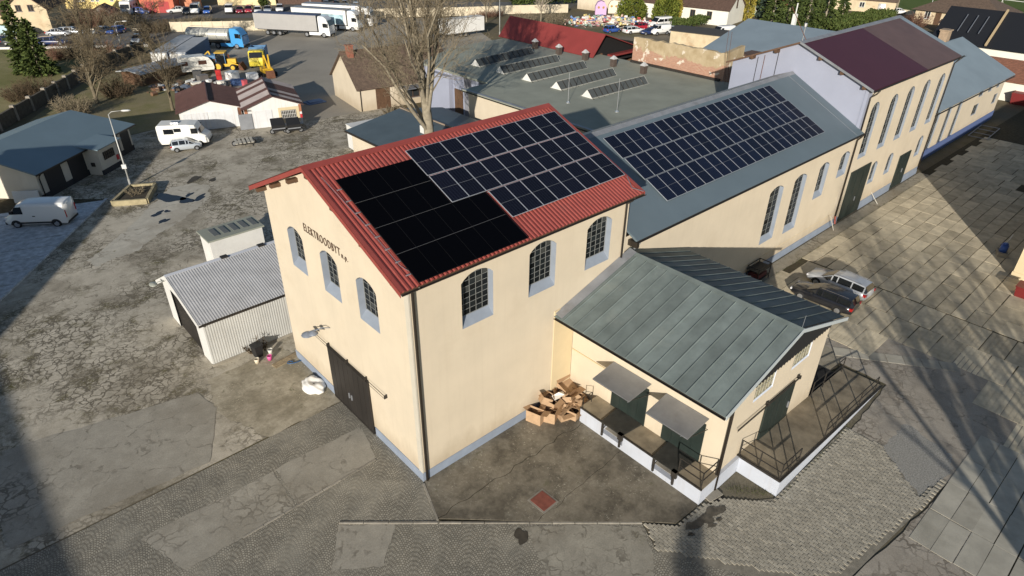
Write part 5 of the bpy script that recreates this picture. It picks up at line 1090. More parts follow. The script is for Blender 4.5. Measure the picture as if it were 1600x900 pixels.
def car_meshes(kind):
    if kind in CM: return CM[kind]
    c = CARS[kind]; b = MB()
    b.loft([section(*s) for s in c['st']])
    body = b.mesh('body', [BLKP], True)
    # wheel arches as dark half discs
    a = MB()
    for x in c['ax']:
        for sg in (-1,1):
            n = 14; R0 = c['r']+.07; w = .905*c['st'][3][1]/.91
            ring = [(x+R0*math.cos(math.pi*i/n), sg*w*1.005, c['r']+R0*math.sin(math.pi*i/n)) for i in range(n+1)]
            inn = [(p[0], sg*w*.6, p[2]) for p in ring]
            a.quad(*ring); 
    arch = a.mesh('wheel_arches', [BLKP])
    g = MB(); rings = []
    for (x, wb, wt, zb, zt) in c['cab']:
        wm_ = wb*.45+wt*.55; zm = zb+(zt-zb)*.86
        h = [(wb,zb),(wt*1.03,zm),(wt*.93,zt),(wt*.5,zt+.02*(zt>1.2)),(0,zt+.025*(zt>1.2))]
        rings.append([(x, y, z) for y, z in h]+[(x, -y, z) for y, z in reversed(h[:-1])])
    n0 = len(rings)
    for i in range(n0-1):
        for j in range(8):
            roof = j in (1,2,3,4,5,6) and (0 < i < n0-2) if kind != 'estate' else j in (1,2,3,4,5,6) and (0 < i < n0-2)
            last = i == n0-2 or i == 0
            m = 1 if (roof and not last) else 0
            g.quad(rings[i][j], rings[i+1][j], rings[i+1][j+1], rings[i][j+1], m=m)
    pil = MB()
    for idx in range(1, n0-1):
        rr = rings[idx]
        for sg, (p, q_) in ((1,(rr[0],rr[1])),(-1,(rr[8],rr[7]))):
            p = Vector(p); q_ = Vector(q_); d = Vector((.045,0,0)); o = Vector((0,.012*sg,0))
            g.quad(p-d+o, p+d+o, q_+d+o, q_-d+o, m=1)
    for sg, js in ((1,(1,)),(-1,(7,))):                              # front pillars
        p = Vector(rings[-1][0 if sg > 0 else 8]); q_ = Vector(rings[-2][1 if sg > 0 else 7]); d = Vector((.05,0,0)); o = Vector((0,.012*sg,.0))
        g.quad(p-d+o, p+d+o, q_+d+o, q_-d+o, m=1)
    cabin = g.mesh('cabin', [CARGLASS, BLKP], True)
    L = c['L']; wd = c['st'][2][1]
    hl = MB().box(L-.26,L-.09,wd*.52,wd*.84,.56,.68); hl2 = MB().box(L-.26,L-.09,-wd*.84,-wd*.52,.56,.68)
    tl = MB().box(-L-.0,-L+.2,wd*.66,wd*.97,.66,.86); tl2 = MB().box(-L-.0,-L+.2,-wd*.97,-wd*.66,.66,.86)
    tr = MB().box(L-.14,L+.0,-wd*.42,wd*.42,.34,.46).box(-L+.01,-L+.08,-.26,.26,.52,.63,m=1)
    for sg in (-1,1): tr.box(.55,.72,sg*wd*.98-.0 if sg > 0 else -wd*1.12,wd*1.12 if sg > 0 else -wd*.98,.95,1.08)
    out = dict(body=body, cabin=cabin, arch=arch, hl=[hl.mesh('headlight', HEAD), hl2.mesh('headlight', HEAD)], tl=[tl.mesh('tail_light', TAIL), tl2.mesh('tail_light', TAIL)], trim=tr.mesh('trim', [BLKP, WHITEP]))
    CM[kind] = out; return out
def heading(front, rear): return math.atan2(front[1]-rear[1], front[0]-rear[0])
def paint(col):
    n = 'paint_%02d%02d%02d' % tuple(int(c*99) for c in col)
    return P(n, col, .3, .25 if max(col)-min(col) < .08 and .2 < col[0] < .6 else 0, .5, .8)
def setmat(o, i, m): o.material_slots[i].link = 'OBJECT'; o.material_slots[i].material = m
def car(label, kind, col, p, rz, group='cars', cat='car', scale=1):
    t = thing('car', label, cat, (p[0],p[1],0), rz, group); t.scale = (scale,)*3
    cm = car_meshes(kind); m = paint(col)
    b = link('body', cm['body'], t); setmat(b, 0, m); c = link('cabin', cm['cabin'], t); setmat(c, 1, m)
    link('wheel_arches', cm['arch'], b); link('trim', cm['trim'], t)
    for x in cm['hl']: link('headlight', x, t)
    for x in cm['tl']: link('tail_light', x, t)
    k = CARS[kind]
    for x in k['ax']:
        for s in (-1,1): wheel(t, x, s*(k['st'][3][1]-.10), k['r'], .2)
    return t
def side_pos(front, rear, halfw):
    """centre of the axles when the two near-side wheels stand at front and rear (camera side)"""
    f = Vector(front[:2]); r = Vector(rear[:2]); d = (f-r).normalized(); n = Vector((-d.y, d.x)); c = (f+r)/2
    if n.dot(Vector((-12.3,-19.8))-c) > 0: n = -n
    return (c+n*halfw), math.atan2(d.y, d.x)
p, a = side_pos((33.14,-3.85,0), (33.07,-6.54,0), .80); estate1 = car('silver estate car parked in slab yard beside black one', 'estate', (.50,.52,.55), p, a, 'cars beside the annex', scale=.94)
for sy in (1,-1): MB().bar((-1.9,.6*sy,1.49),(.1,.62*sy,1.51),.025).build('roof_rail', ALU, estate1)
p, a = side_pos((30.36,-4.17,0), (30.45,-6.59,0), .80); estate2 = car('black estate car parked next to the annex roof', 'estate', (.012,.013,.017), p, a, 'cars beside the annex', scale=.94)
for sy in (1,-1): MB().bar((-1.9,.6*sy,1.49),(.1,.62*sy,1.51),.025).build('roof_rail', CHROME, estate2)
p, a = side_pos((8.89,56.03,0), (7.39,56.49,0), .7); car('small silver hatchback in front of the motorhome', 'hatch', (.50,.54,.58), p, a, 'cars in the left yard', scale=.86)
# ---------------------------------------------------------------- panel van
def van_thing(label, p, rz, col=(.78,.78,.76), L=5.6, H=2.35, w=1.0, group=None, windows=False):
    t = thing('van', label, 'van', (p[0],p[1],0), rz, group); m = paint(col); L2 = L/2
    def sec(x, w_, zb, zt, k=.86): 
        h = [(0,zb),(w_*.9,zb),(w_,zb+.15),(w_,zb+(zt-zb)*.55),(w_*.97,zt-.25),(w_*k,zt-.03),(w_*.6,zt),(0,zt+.02)]
        return [(x,y,z) for y,z in h]+[(x,-y,z) for y,z in reversed(h[1:-1])]
    b = MB(); b.loft([sec(-L2,w*.97,.35,H-.03),sec(-L2+.12,w,.3,H),sec(L2-1.75,w,.28,H),sec(L2-1.35,w*.99,.28,H-.06),sec(L2-.75,w*.97,.28,1.32,.8),sec(L2-.25,w*.92,.3,1.02,.8),sec(L2,w*.8,.38,.78,.8)])
    b.build('body', m, t, True)
    MB().quad((L2-1.32,.84*w,H-.12),(L2-1.32,-.84*w,H-.12),(L2-.66,-.84*w,1.36),(L2-.66,.84*w,1.36)).build('windscreen', CARGLASS, t).location.x = .05
    g = MB()
    for s in (-1,1):
        y = s*(w+.008); g.quad((L2-1.75,y,1.3),(L2-.82,y,1.3),(L2-1.2,y*.985,1.92),(L2-1.75,y*.985,1.95))
        if windows:
            for k in range(3): x = -L2+.3+k*1.05; g.quad((x,y,1.3),(x+.9,y,1.3),(x+.9,y*.985,1.85),(x,y*.985,1.85))
        g.build('side_window', CARGLASS, t); g = MB()
    tr = MB()
    for s in (-1,1): tr.box(-L2+.95,L2-1.0,s*w-.02,s*w+.025,.42,.56); tr.box(L2-.95,L2-.75,s*(w+.03)-.1,s*(w+.03)+.1,1.35,1.6); tr.box(-.1,.12,s*w-.01,s*w+.03,1.05,1.12)
    tr.box(-L2-.03,-L2+.06,-w*.92,w*.92,.32,.5).box(L2-.1,L2+.03,-w*.8,w*.8,.3,.55); tr.build('trim', BLKP, t)
    for s in (-1,1): MB().box(-L2-.012,-L2+.04,s*w*.88-.07,s*w*.88+.07,.85,1.5).build('tail_light', TAIL, t); MB().box(L2-.2,L2-.02,s*w*.66-.14,s*w*.66+.14,.75,.92).build('headlight', HEAD, t)
    a = MB()
    for x in (-L2+.95,L2-.95):
        for s in (-1,1):
            a.quad(*[(x+.43*math.cos(math.pi*i/12), s*(w+.006), .34+.43*math.sin(math.pi*i/12)) for i in range(13)]); wheel(t, x, s*(w-.1), .34, .22)
    a.build('wheel_arches', BLKP, t); return t
p, a = side_pos((-9.42,45.88,0), (-7.08,44.18,0), .95); van_thing('white high roof panel van parked on frosty slabs', p, a, L=5.1, H=2.15, w=.95)
# ---------------------------------------------------------------- motorhome, caravan
def motorhome(label, p, rz, L=6.2, H=2.95, name='motorhome'):
    t = thing(name, label, 'motorhome', (p[0],p[1],0), rz); w = 1.12; L2 = L/2; m = P('motorhome_white', (.76,.75,.70), .4)
    b = MB()
    def sec(x, zb, zt, ww=w): return [(x,-ww,zb),(x,ww,zb),(x,ww,zt-.15),(x,ww-.12,zt),(x,-ww+.12,zt),(x,-ww,zt-.15)]
    b.loft([sec(-L2,.55,H-.1),sec(-L2+.15,.4,H),sec(L2-2.0,.4,H),sec(L2-1.2,.4,H-.1),sec(L2-.95,.4,H-.55,w*.97),sec(L2-.75,.4,1.5,w*.95),sec(L2-.1,.42,1.15,w*.9),sec(L2,.5,.8,w*.85)]); b.build('body', m, t)
    MB().quad((L2-.97,w*.85,H-.6),(L2-.97,-w*.85,H-.6),(L2-.68,-w*.85,1.5),(L2-.68,w*.85,1.5)).build('windscreen', CARGLASS, t).location.x = .04
    for s in (-1,1):
        for x0, x1, z0, z1 in ((L2-1.75,L2-.95,1.5,2.1),(-L2+.7,-L2+1.75,1.55,2.1),(-.8,-.05,1.75,2.15)):
            MB().box(x0,x1,s*w-.012 if s > 0 else -w-.012,s*w+.012 if s > 0 else -w+.012,z0,z1).build('side_window', CARGLASS, t)
    MB().box(.25,.95,-w-.015,-w+.005,.5,2.4).build('door', P('door_white', (.68,.67,.63), .5), t)
    MB().box(-1.2,-.4,-.35,.35,H,H+.12).build('roof_hatch', ALU, t); MB().box(L2-.06,L2+.05,-w*.8,w*.8,.4,.6).build('bumper', BLKP, t)
    for x in (-L2+1.3,L2-.95):
        for s in (-1,1): wheel(t, x, s*(w-.1), .34, .22)
    return t
p, a = side_pos((9.76,57.25,0), (7.38,58.72,0), .9); motorhome('white motorhome parked in front of left garage', p, a, 5.2, 2.5)
def caravan(label, p, rz):
    t = thing('caravan', label, 'caravan', (p[0],p[1],0), rz); w = 1.1; L2 = 2.7
    prof = [(-L2,.7),(-L2+.05,1.5),(-L2+.5,2.35),(-L2+1.1,2.55),(L2-1.3,2.55),(L2-.6,2.3),(L2-.1,1.5),(L2,.8),(L2-.1,.45),(-L2+.1,.45)]
    b = MB(); b.quad(*[(x,-w,z) for x,z in prof]).quad(*[(x,w,z) for x,z in reversed(prof)])
    for (x1,z1),(x2,z2) in zip(prof, prof[1:]+prof[:1]): b.quad((x1,-w,z1),(x1,w,z1),(x2,w,z2),(x2,-w,z2))
    b.build('body', P('caravan_white', (.72,.70,.64), .45), t)
    for x0,x1 in ((.5,1.7),(-1.9,-1.0)):
        for s in (-1,1): MB().box(x0,x1,s*w-.012,s*w+.012,1.35,1.95).build('window', P('brown_tinted_glass', (.08,.04,.03), .15), t)
    MB().box(-L2+.2,L2-.2,-w-.008,-w+.0,.95,1.0).build('stripe', P('caravan_stripe', (.35,.3,.22), .5), t)
    MB().bar((L2-.1,-.5,.5),(L2+1.1,0,.5),.05).bar((L2-.1,.5,.5),(L2+1.1,0,.5),.05).tube([(L2+1,0,.5),(L2+1,0,0)],.03,6).build('drawbar', IRON, t)
    for s in (-1,1): wheel(t, -.2, s*(w-.12), .31, .2)
    return t
caravan('white caravan parked beside the digger', side_pos((24.07,90.65,0), (19.54,91.72,0), 1.0)[0], heading((24.07,90.65,0), (19.54,91.72,0)))
# ---------------------------------------------------------------- trucks
def truck(label, front, rear, cabcol, body, blen, bcol, name='truck', L_cab=2.2, H=3.9, bh=2.75, stripe=None, wheels=(-1,), extra=None):
    f = Vector(front[:2]); r_ = Vector(rear[:2]); rz = math.atan2(f.y-r_.y, f.x-r_.x)
    t = thing(name, label, 'truck', (f.x,f.y,0), rz, 'lorries in the yard'); m = paint(cabcol); w = 1.24
    # cab: front axle at local x=0
    def sec(x, zb, zt, ww=w): return [(x,-ww,zb),(x,ww,zb),(x,ww,zt-.2),(x,ww-.15,zt),(x,-ww+.15,zt),(x,-ww,zt-.2)]
    MB().loft([sec(-.95,.75,H-.15),sec(-.9,.7,H),sec(.2,.5,H-.05),sec(.75,.45,H-.5),sec(1.2,.4,2.35),sec(1.3,.4,1.2),sec(1.28,.4,.7)]).build('cab', m, t)
    MB().quad((.86,w*.88,H-.75),(.86,-w*.88,H-.75),(1.22,-w*.88,2.2),(1.22,w*.88,2.2)).build('windscreen', CARGLASS, t).location.x = .06
    for s in (-1,1):
        MB().box(-.05,.75,s*w-.015,s*w+.015,1.9,2.65).build('side_window', CARGLASS, t); MB().box(.85,1.05,s*(w+.15)-.1,s*(w+.15)+.1,1.9,2.6).build('mirror', BLKP, t)
        MB().box(1.24,1.33,s*w*.75-.2,s*w*.75+.2,.65,.85).build('headlight', HEAD, t)
        wheel(t, 0, s*(w-.16), .5, .32); wheel(t, -3.6, s*(w-.18), .5, .34)
        MB().box(-3.0,-.7,s*w-.08 if s > 0 else -w,s*w if s > 0 else -w+.08,.45,1.0).build('side_skirt', m, t)
    MB().box(-4.6,.9,-.4,.4,.7,.95).box(1.0,1.34,-w*.9,w*.9,.35,.7).build('chassis', BLKP, t)
    if body == 'box':
        b = MB().box(-1.25-blen,-1.25,-w-.01,w+.01,1.15,1.15+bh).build('trailer', bcol, t)
        MB().box(-1.27-blen,-1.22,-w-.03,w+.03,1.15+bh+.002,1.15+bh+.08).build('trailer_roof', stripe or GALV, b)
        if extra: extra(b, blen, bh, w)
    elif body == 'tank':
        b = MB(); n = 20
        ring = lambda x, k: [(x, 1.18*k*math.cos(2*math.pi*i/n), 2.25+1.0*k*math.sin(2*math.pi*i/n)) for i in range(n)]
        b.loft([ring(-1.35-blen,.75),ring(-1.25-blen,.97),ring(-1.1-blen,1),ring(-1.6,1),ring(-1.5,.97),ring(-1.42,.75)]); bo = b.build('tank', bcol, t, True)
        for k in range(5): MB().loft([ring(-1.9-k*blen/5,1.01),ring(-2.0-k*blen/5,1.01)]).build('band', GALV, bo)
        MB().box(-1.2-blen,-1.6,-.35,.35,3.22,3.3).bar((-1.0-blen,.6,3.5),(-1.6,.6,3.5),.04).build('catwalk', GALV, bo)
        MB().box(-1.3-blen,-2,-w*.9,w*.9,.95,1.15).build('subframe', IRON, bo)
    for x in wheels:
        for s in (-1,1): wheel(t, x, s*(w-.18), .48, .34)
    MB().box(-1.2-blen,-4.5,-.5,.5,.85,1.12).build('trailer_frame', BLKP, t)
    return t
truck('tanker truck with silver tank and bright blue cab', (34.81,105.74,0), (30.45,110.76,0), (.06,.30,.62), 'tank', 8.2, M('silver_tank', (.60,.59,.53), .35, .08, 1, metal=.4, streak=.2, streakcol=(.35,.32,.26)), 'tanker_truck', H=3.5, wheels=(-6.6,-7.9))
CURT = M('grey_curtain', (.34,.33,.32), .7, .05, .6, streak=.2, streakcol=(.26,.24,.22))
truck('articulated truck with grey curtain trailer and white cab', (51.99,105.37,0), (46.37,112.89,0), (.74,.74,.73), 'box', 13.2, CURT, H=3.9, bh=2.85, stripe=P('dark_blue_edge', (.05,.07,.14), .6), wheels=(-9.3,-10.6,-11.9))
def graphic(b, bl, bh, w):
    for s in (-1,):
        MB().box(-1.25-bl*.95,-1.25-bl*.05,s*(w+.02)-.006,s*(w+.02)+.006,1.3,1.15+bh*.7).build('printed_side', M('blue_scenic_print', (.32,.45,.50), .5, .55, .9, stain=.7, staincol=(.22,.24,.2)), b)
truck('white articulated truck with blue scenic print on its trailer', (59.66,107.45,0), (56.37,112.87,0), (.76,.76,.74), 'box', 12.5, WHITEP, bh=2.8, wheels=(-9.3,-10.6), extra=graphic)
def lettered(b, bl, bh, w): MB().box(-1.25-bl*.75,-1.25-bl*.15,-(w+.026),-(w+.014),1.15+bh*.62,1.15+bh*.78).build('lettering_band', M('grey_letter_band', (.30,.31,.35), .6, .7, 6), b)
truck('white box trailer truck parked farthest back at the wall', (64.10,109.49,0), (61.00,113.91,0), (.76,.76,.75), 'box', 13, P('trailer_white', (.76,.76,.75), .5), bh=3.0, wheels=(-9.3,-10.6), extra=lettered)
wt = thing('box_trailer', 'white box trailer standing alone beyond the bare tree', 'trailer', (69.6,89.5,0), R(-5))
MB().box(-1.2,8,-1.2,1.2,.9,3.5).build('box', WHITEP, wt); MB().box(-1.2,8,-.4,.4,.6,.9).bar((-1.2,-.5,.7),(-2.6,0,.7),.06).bar((-1.2,.5,.7),(-2.6,0,.7),.06).build('chassis', IRON, wt)
for x in (2.5,3.6):
    for s in (-1,1): wheel(wt, x, s*1.05, .4, .26)
# ---------------------------------------------------------------- construction machines
YEL = M('machine_yellow', (.62,.38,.03), .5, .15, 1.5, stain=.3, staincol=(.3,.18,.04)); MBLU = M('machine_blue', (.07,.17,.32), .55, .2, 1.5)
dg = thing('backhoe_loader', 'yellow and blue backhoe loader standing behind the caravan', 'digger', (26.19,91.12,0), R(-35))
MB().box(-1.4,1.8,-.45,.45,.6,1.15).box(.6,2.0,-.42,.42,1.1,1.75).build('chassis', YEL, dg)
MB().loft([[(x,-.8,z),(x,.8,z),(x,.8,1.1),(x,-.8,1.1)] for x, z in ((-.9,2.7),(.5,2.7))]).build('cab_glass', CARGLASS, dg); MB().box(-1.0,.6,-.88,.88,2.7,2.82).build('cab_roof', YEL, dg)
cf = MB()
for x in (-.9,.5):
    for y in (-.82,.82): cf.bar((x,y,1.1),(x,y,2.75),.08)
cf.build('cab_frame', MBLU, dg)
for x, r in ((-.7,.72),(1.5,.5)):
    for s in (-1,1): o = wheel(dg, x, s*.85, r, .42); setmat(bpy.data.objects[o.name].children[0], 0, YEL)
MB().hexa([(2.5,-1.1,.15),(3.2,-1.1,.1),(3.2,1.1,.1),(2.5,1.1,.15),(2.4,-1.1,1.0),(2.7,-1.1,1.05),(2.7,1.1,1.05),(2.4,1.1,1.0)]).build('loader_bucket', RUST, dg); MB().bar((1.2,-.6,1.3),(2.6,-.6,.7),.13).bar((1.2,.6,1.3),(2.6,.6,.7),.13).build('loader_arm', YEL, dg)
MB().bar((-1.4,0,.9),(-2.0,0,2.9),.2).bar((-2.0,0,2.9),(-3.2,0,1.9),.16).build('backhoe_arm', YEL, dg); MB().box(-3.6,-3.1,-.3,.3,1.0,1.9).build('bucket', YEL, dg); MB().box(-2.6,-.9,-.95,.95,1.9,2.4).build('blue_hood', MBLU, dg)
tp = thing('tipper_truck', 'yellow cab tipper truck with blue dump body facing the garages', 'truck', (30.79,89.01,0), R(-120))
def sec(x, zb, zt, w=1.15): return [(x,-w,zb),(x,w,zb),(x,w,zt-.15),(x,w-.15,zt),(x,-w+.15,zt),(x,-w,zt-.15)]
MB().loft([sec(-1.0,.7,2.7),sec(.4,.6,2.75),sec(.75,.55,2.1),sec(.9,.55,1.2),sec(.9,.5,.6)]).build('cab', P('tipper_yellow', (.75,.60,.05), .4), tp)
MB().quad((.62,.98,2.55),(.62,-.98,2.55),(.86,-.98,1.75),(.86,.98,1.75)).build('windscreen', CARGLASS, tp).location.x = .06
MB().box(-4.9,-1.2,-1.2,1.2,1.0,1.15).box(-4.9,-1.2,-1.25,-1.15,1.15,2.7).box(-4.9,-1.2,1.15,1.25,1.15,2.7).box(-1.3,-1.2,-1.15,1.15,1.15,3.0).box(-4.9,-4.8,-1.15,1.15,1.15,2.6).build('dump_body', MBLU, tp)
MB().box(-4.7,-1.35,-1.1,1.1,1.16,2.2).build('load', M('rusty_load', (.28,.19,.12), .9, .3, 4), tp); MB().box(-4.9,.8,-.4,.4,.55,.9).build('chassis', IRON, tp)
for x in (0,-2.9,-4.0):
    for s in (-1,1): wheel(tp, x, s*.98, .46, .3)
ex = thing('digger_arm', 'yellow digger boom with rusty bucket in front of the tipper truck', 'digger', (29.68,82.76,0), R(-100))
MB().box(-1.6,.2,-.8,.8,.5,1.2).build('base', YEL, ex); MB().bar((-.6,-.35,1.0),(.2,-.35,3.2),.2).bar((-.6,.35,1.0),(.2,.35,3.2),.2).bar((.2,-.3,3.2),(1.3,-.1,1.3),.18).bar((.2,.3,3.2),(1.3,.1,1.3),.18).build('boom', YEL, ex)
MB().hexa([(1.0,-.6,.1),(1.9,-.6,.05),(1.9,.6,.05),(1.0,.6,.1),(.9,-.6,1.0),(1.5,-.6,1.1),(1.5,.6,1.1),(.9,.6,1.0)]).build('bucket', RUST, ex)
for s in (-1,1): MB().box(-1.9,.5,s*1.0-.25,s*1.0+.25,.02,.6).build('track', RUBBER, ex)
# ---------------------------------------------------------------- street and lot cars
ROW = [(0,'white','pickup'),(0,'dark grey','hatch'),(0,'white','van'),(0,'bright blue','hatch'),(0,'white','van2'),(0,'dark red','sedan'),(0,'red','estate'),(0,'silver white','hatch'),(0,'pale silver','sedan'),(0,'clean white','estate'),(0,'silver','sedan'),(0,'black','sedan'),(0,'light grey','sedan'),(0,'pale grey','hatch')]
PC = {'white':(.76,.76,.74),'dark grey':(.04,.045,.05),'bright blue':(.04,.12,.42),'dark red':(.22,.015,.03),'red':(.36,.015,.03),'silver white':(.66,.67,.68),'pale silver':(.52,.56,.6),'clean white':(.78,.78,.77),'silver':(.45,.47,.5),'black':(.012,.013,.016),'light grey':(.42,.46,.5),'pale grey':(.5,.52,.53),'navy':(.015,.03,.10),'blue':(.03,.08,.3)}
ROWP = [(39.38,152.47,0),(40.56,149.23,0),(42.45,148.88,0),(44.47,147.27,0),(48.78,145.02,0),(50.60,143.58,0),(52.57,143.19,0),(53.79,141.04,0),(55.90,140.55,0),(58.91,140.55,0),(70.19,139.14,0),(72.51,137.96,0),(74.35,137.16,0),(74.37,132.03,0)]
nb = ['at the left end of the street row','second from left in street row','third from left in street row','fourth in street row beside white van','beside two red cars','left of the red estate','right of the dark red car','right of the red cars','two places right of red cars','at the right end of the street row','first of four cars above the white trailer','second above the white trailer','third above the white trailer','nearest the panel wall above white trailer']
for (px, colr, kind), p, where in zip(ROW, ROWP, nb):
    rz = R(-118)
    if kind == 'van': van_thing('white van '+where, p, rz, L=4.8, H=2.2, w=.95, group='vehicles along the street')
    elif kind == 'van2': van_thing('white people carrier '+where, p, rz, L=4.6, H=1.95, w=.92, group='vehicles along the street', windows=True)
    elif kind == 'pickup':
        t = car('white pickup truck '+where, 'sedan', PC['white'], p, R(170), 'vehicles along the street', 'pickup'); MB().box(-2.3,-.9,-.9,.9,.8,1.15).build('load_bed', WHITEP, t)
    else: car(colr+' car '+where, kind, PC[colr], p, rz, 'vehicles along the street')
for p, colr, kind, lab, a in [((28.10,158.00,0),'black','estate','black car half hidden by bushes across from the yellow house',-30),((32.66,155.50,0),'blue','hatch','blue car behind the parked motorhome on the street',-30),((19.44,135.54,0),'pale grey','sedan','grey car at back of the parking lot behind bare branches',-150),((21.54,133.85,0),'blue','hatch','blue car with bright bonnet at back of parking lot',-150),((22.40,122.59,0),'light grey','hatch','silver blue hatchback by the lamp post in parking lot',-125),((9.99,129.68,0),'navy','estate','dark blue car in shade of the conifer by parking lot',-35),((12.73,138.45,0),'silver','sedan','silver car at the foot of the patchy gable house',-35),((15.01,138.28,0),'pale silver','estate','pale silver car behind bare tree in parking lot',-35),((3.07,136.07,0),'navy','sedan','dark car at the left frame edge in parking lot',-35),((4.81,133.91,0),'dark grey','sedan','dark grey car behind the left conifer',-35),
    ((99.33,72.68,0),'blue','hatch','blue car parked at left of the back yard group',-10),((102.31,69.37,0),'white','estate','white estate car in back yard beside blue car',-15),((107.23,70.93,0),'red','hatch','red car behind the white estate in back yard',-15),((103.89,66.31,0),'navy','sedan','dark blue car between two white vehicles in back yard',150),((109.14,64.75,0),'light grey','sedan','grey blue car at right of the back yard group',-15),((107.82,53.00,0),'black','estate','black car in front of the tan store',160),
    ((166.73,34.23,0),'navy','estate','dark blue car beside the clubhouse',-60),((172.72,44.30,0),'white','sedan','white car by the green field fence',-40)]:
    car(lab, kind, PC[colr], p, R(a), 'cars parked around the yards')
van_thing('white delivery van in front row of the back yard', (105.33,65.14,0), R(165), L=4.4, H=1.95, w=.9); van_thing('white minibus with dark windows behind the back yard cars', (111.98,70.00,0), R(170), L=4.9, H=2.2, w=.95, windows=True)
van_thing('white van parked against the tan store', (113.09,55.37,0), R(165), L=4.8, H=2.2, w=.95); van_thing('white van at edge of the green field', (172.36,47.04,0), R(-30), L=5, H=2.2, w=.95)
motorhome('white motorhome parked across from the yellow house', (30.67,157.08,0), R(-125), L=6.0)
o = van_thing('pale blue van below the tan house wing', (5.70,142.51,0), R(-60), (.45,.58,.62), L=4.8, H=2.2, w=.95)
# ================================================================ TREES AND PLANTS
BARK = M('grey_brown_bark', (.27,.235,.175), .9, .3, 3, bmp=.6, bsc=12, spec=.15); TWIG = M('brown_twigs', (.175,.145,.10), .9, .2, 1, spec=.1); TWIGD = M('dark_twigs', (.085,.062,.04), .9, .2, 1, spec=.1); TWIGR = M('reddish_twigs', (.15,.085,.06), .9, .2, 1, spec=.1)
LTW = M('olive_brown_twigs', (.125,.10,.065), .9, .2, 1, spec=.1); LBK = M('dark_olive_bark', (.15,.125,.085), .9, .3, 3, spec=.1)
def rot_about(v, ang, q):
    ax = v.orthogonal().normalized(); ax = Matrix.Rotation(q.uniform(0, 6.283), 3, v) @ ax
    return (Matrix.Rotation(ang, 3, ax) @ v).normalized()
def bare_tree(label, loc, h, r, seed, levels=4, kids=(7,7,6,5), ang=(.55,.75,.8,.9), lean=(0,0), fork=.35, up_=.25, twig=None, bark=None, name='bare_tree', lens=(.62,.55,.5,.5), minr=.012, group=None, trunk_h=.75, thin=.62):
    q = random.Random(seed); t = thing(name, label, 'tree', (loc[0],loc[1],0), 0, group); A, B = MB(), MB()
    def grow(p, d, L, rad, lv):
        n = 5 if lv == 0 else (4 if lv < 3 else 2); pts = [Vector(p)]; rr = [rad]; dirs = [d]
        for i in range(n):
            jit = Vector((q.gauss(0,1), q.gauss(0,1), q.gauss(0,1)))*(.05 if lv == 0 else .14)
            d = (d+jit+Vector((0,0,up_*(.25 if lv else .05)))).normalized(); pts.append(pts[-1]+d*(L/n)); rr.append(max(rad*(1-.72*(i+1)/n) if lv else rad*(1-.55*(i+1)/n), minr*.7)); dirs.append(d)
        (A if lv < 2 else B).tube(pts, rr, 8 if lv == 0 else (5 if lv == 1 else 3), caps=False)
        if lv >= levels: return
        k = kids[min(lv, len(kids)-1)]
        for i in range(k):
            f = fork+(1-fork)*(i+.6*q.random())/k if lv == 0 else .2+.8*(i+q.random())/k
            f = min(f, .999); j = min(int(f*n), n-1); u = f*n-j; pp = pts[j].lerp(pts[j+1], u); rd = rr[j]+(rr[j+1]-rr[j])*u
            grow(pp, rot_about(dirs[j+1], ang[min(lv, len(ang)-1)]*q.uniform(.6,1.25), q), L*lens[min(lv, len(lens)-1)]*q.uniform(.7,1.2)*(1.15-.45*f if lv else 1), max(rd*thin, minr), lv+1)
    grow(Vector((0,0,-.1)), Vector((lean[0], lean[1], 1)).normalized(), h*trunk_h, r, 0)
    A.build('trunk', bark or BARK, t, True); B.build('crown', twig or TWIG, t); return t
bare_tree('big bare tree with forked trunk rising behind the red roof', (22.3,29.3), 24, .6, 11, 5, (15,9,7,6,2), (.52,.6,.7,.8,.9), fork=.36, up_=.42, lens=(.66,.5,.5,.5,.55), minr=.013, trunk_h=.66, thin=.46)
bare_tree('broad bare bushy tree with short trunk above workshop roof', (5.65,83.05,0), 8.5, .28, 21, 4, (10,8,6,5), (.85,.7,.8,.9), fork=.12, up_=.12, minr=.016, lens=(.85,.6,.55,.5), trunk_h=.6, twig=LTW, bark=LBK, thin=.5)
bare_tree('bare tree with dense brown twigs beside left garage', (12.28,73.54,0), 9, .22, 22, 4, (9,8,6,5), (.6,.7,.8,.9), fork=.2, up_=.2, minr=.015, lens=(.7,.55,.5,.5), trunk_h=.7, twig=LTW, bark=LBK, thin=.5)
bare_tree('tall bare tree in front of the patchy gable house', (14.97,131.76,0), 15, .3, 23, 4, (9,7,6,5), (.5,.6,.8,.9), fork=.2, up_=.3, minr=.02, lens=(.6,.55,.5,.5), twig=LTW, bark=LBK, thin=.5)
bare_tree('bare spreading tree on the lawn near the parking lot', (9.62,99.96,0), 10, .22, 24, 4, (10,8,7,5), (.7,.7,.8,.9), fork=.15, up_=.15, minr=.02, lens=(.75,.6,.5,.5), twig=LTW, bark=LBK, thin=.5)
bare_tree('bare twiggy tree beside the long container', (20.26,106.18,0), 8, .2, 25, 4, (9,8,7,5), (.6,.7,.8,.9), fork=.15, up_=.2, minr=.02, twig=LTW, bark=LBK, thin=.5)
bare_tree('bare grey tree standing before the beige panel wall', (97.45,91.81,0), 8, .15, 26, 4, (9,8,6,4), (.4,.6,.7,.8), fork=.1, up_=.4, twig=M('pale_twigs', (.32,.27,.22), .9, .2), minr=.02)
bare_tree('slender bare tree near the white box trailer', (85.36,96.34,0), 9, .14, 27, 4, (9,7,6,4), (.4,.6,.7,.8), fork=.15, up_=.4, minr=.018)
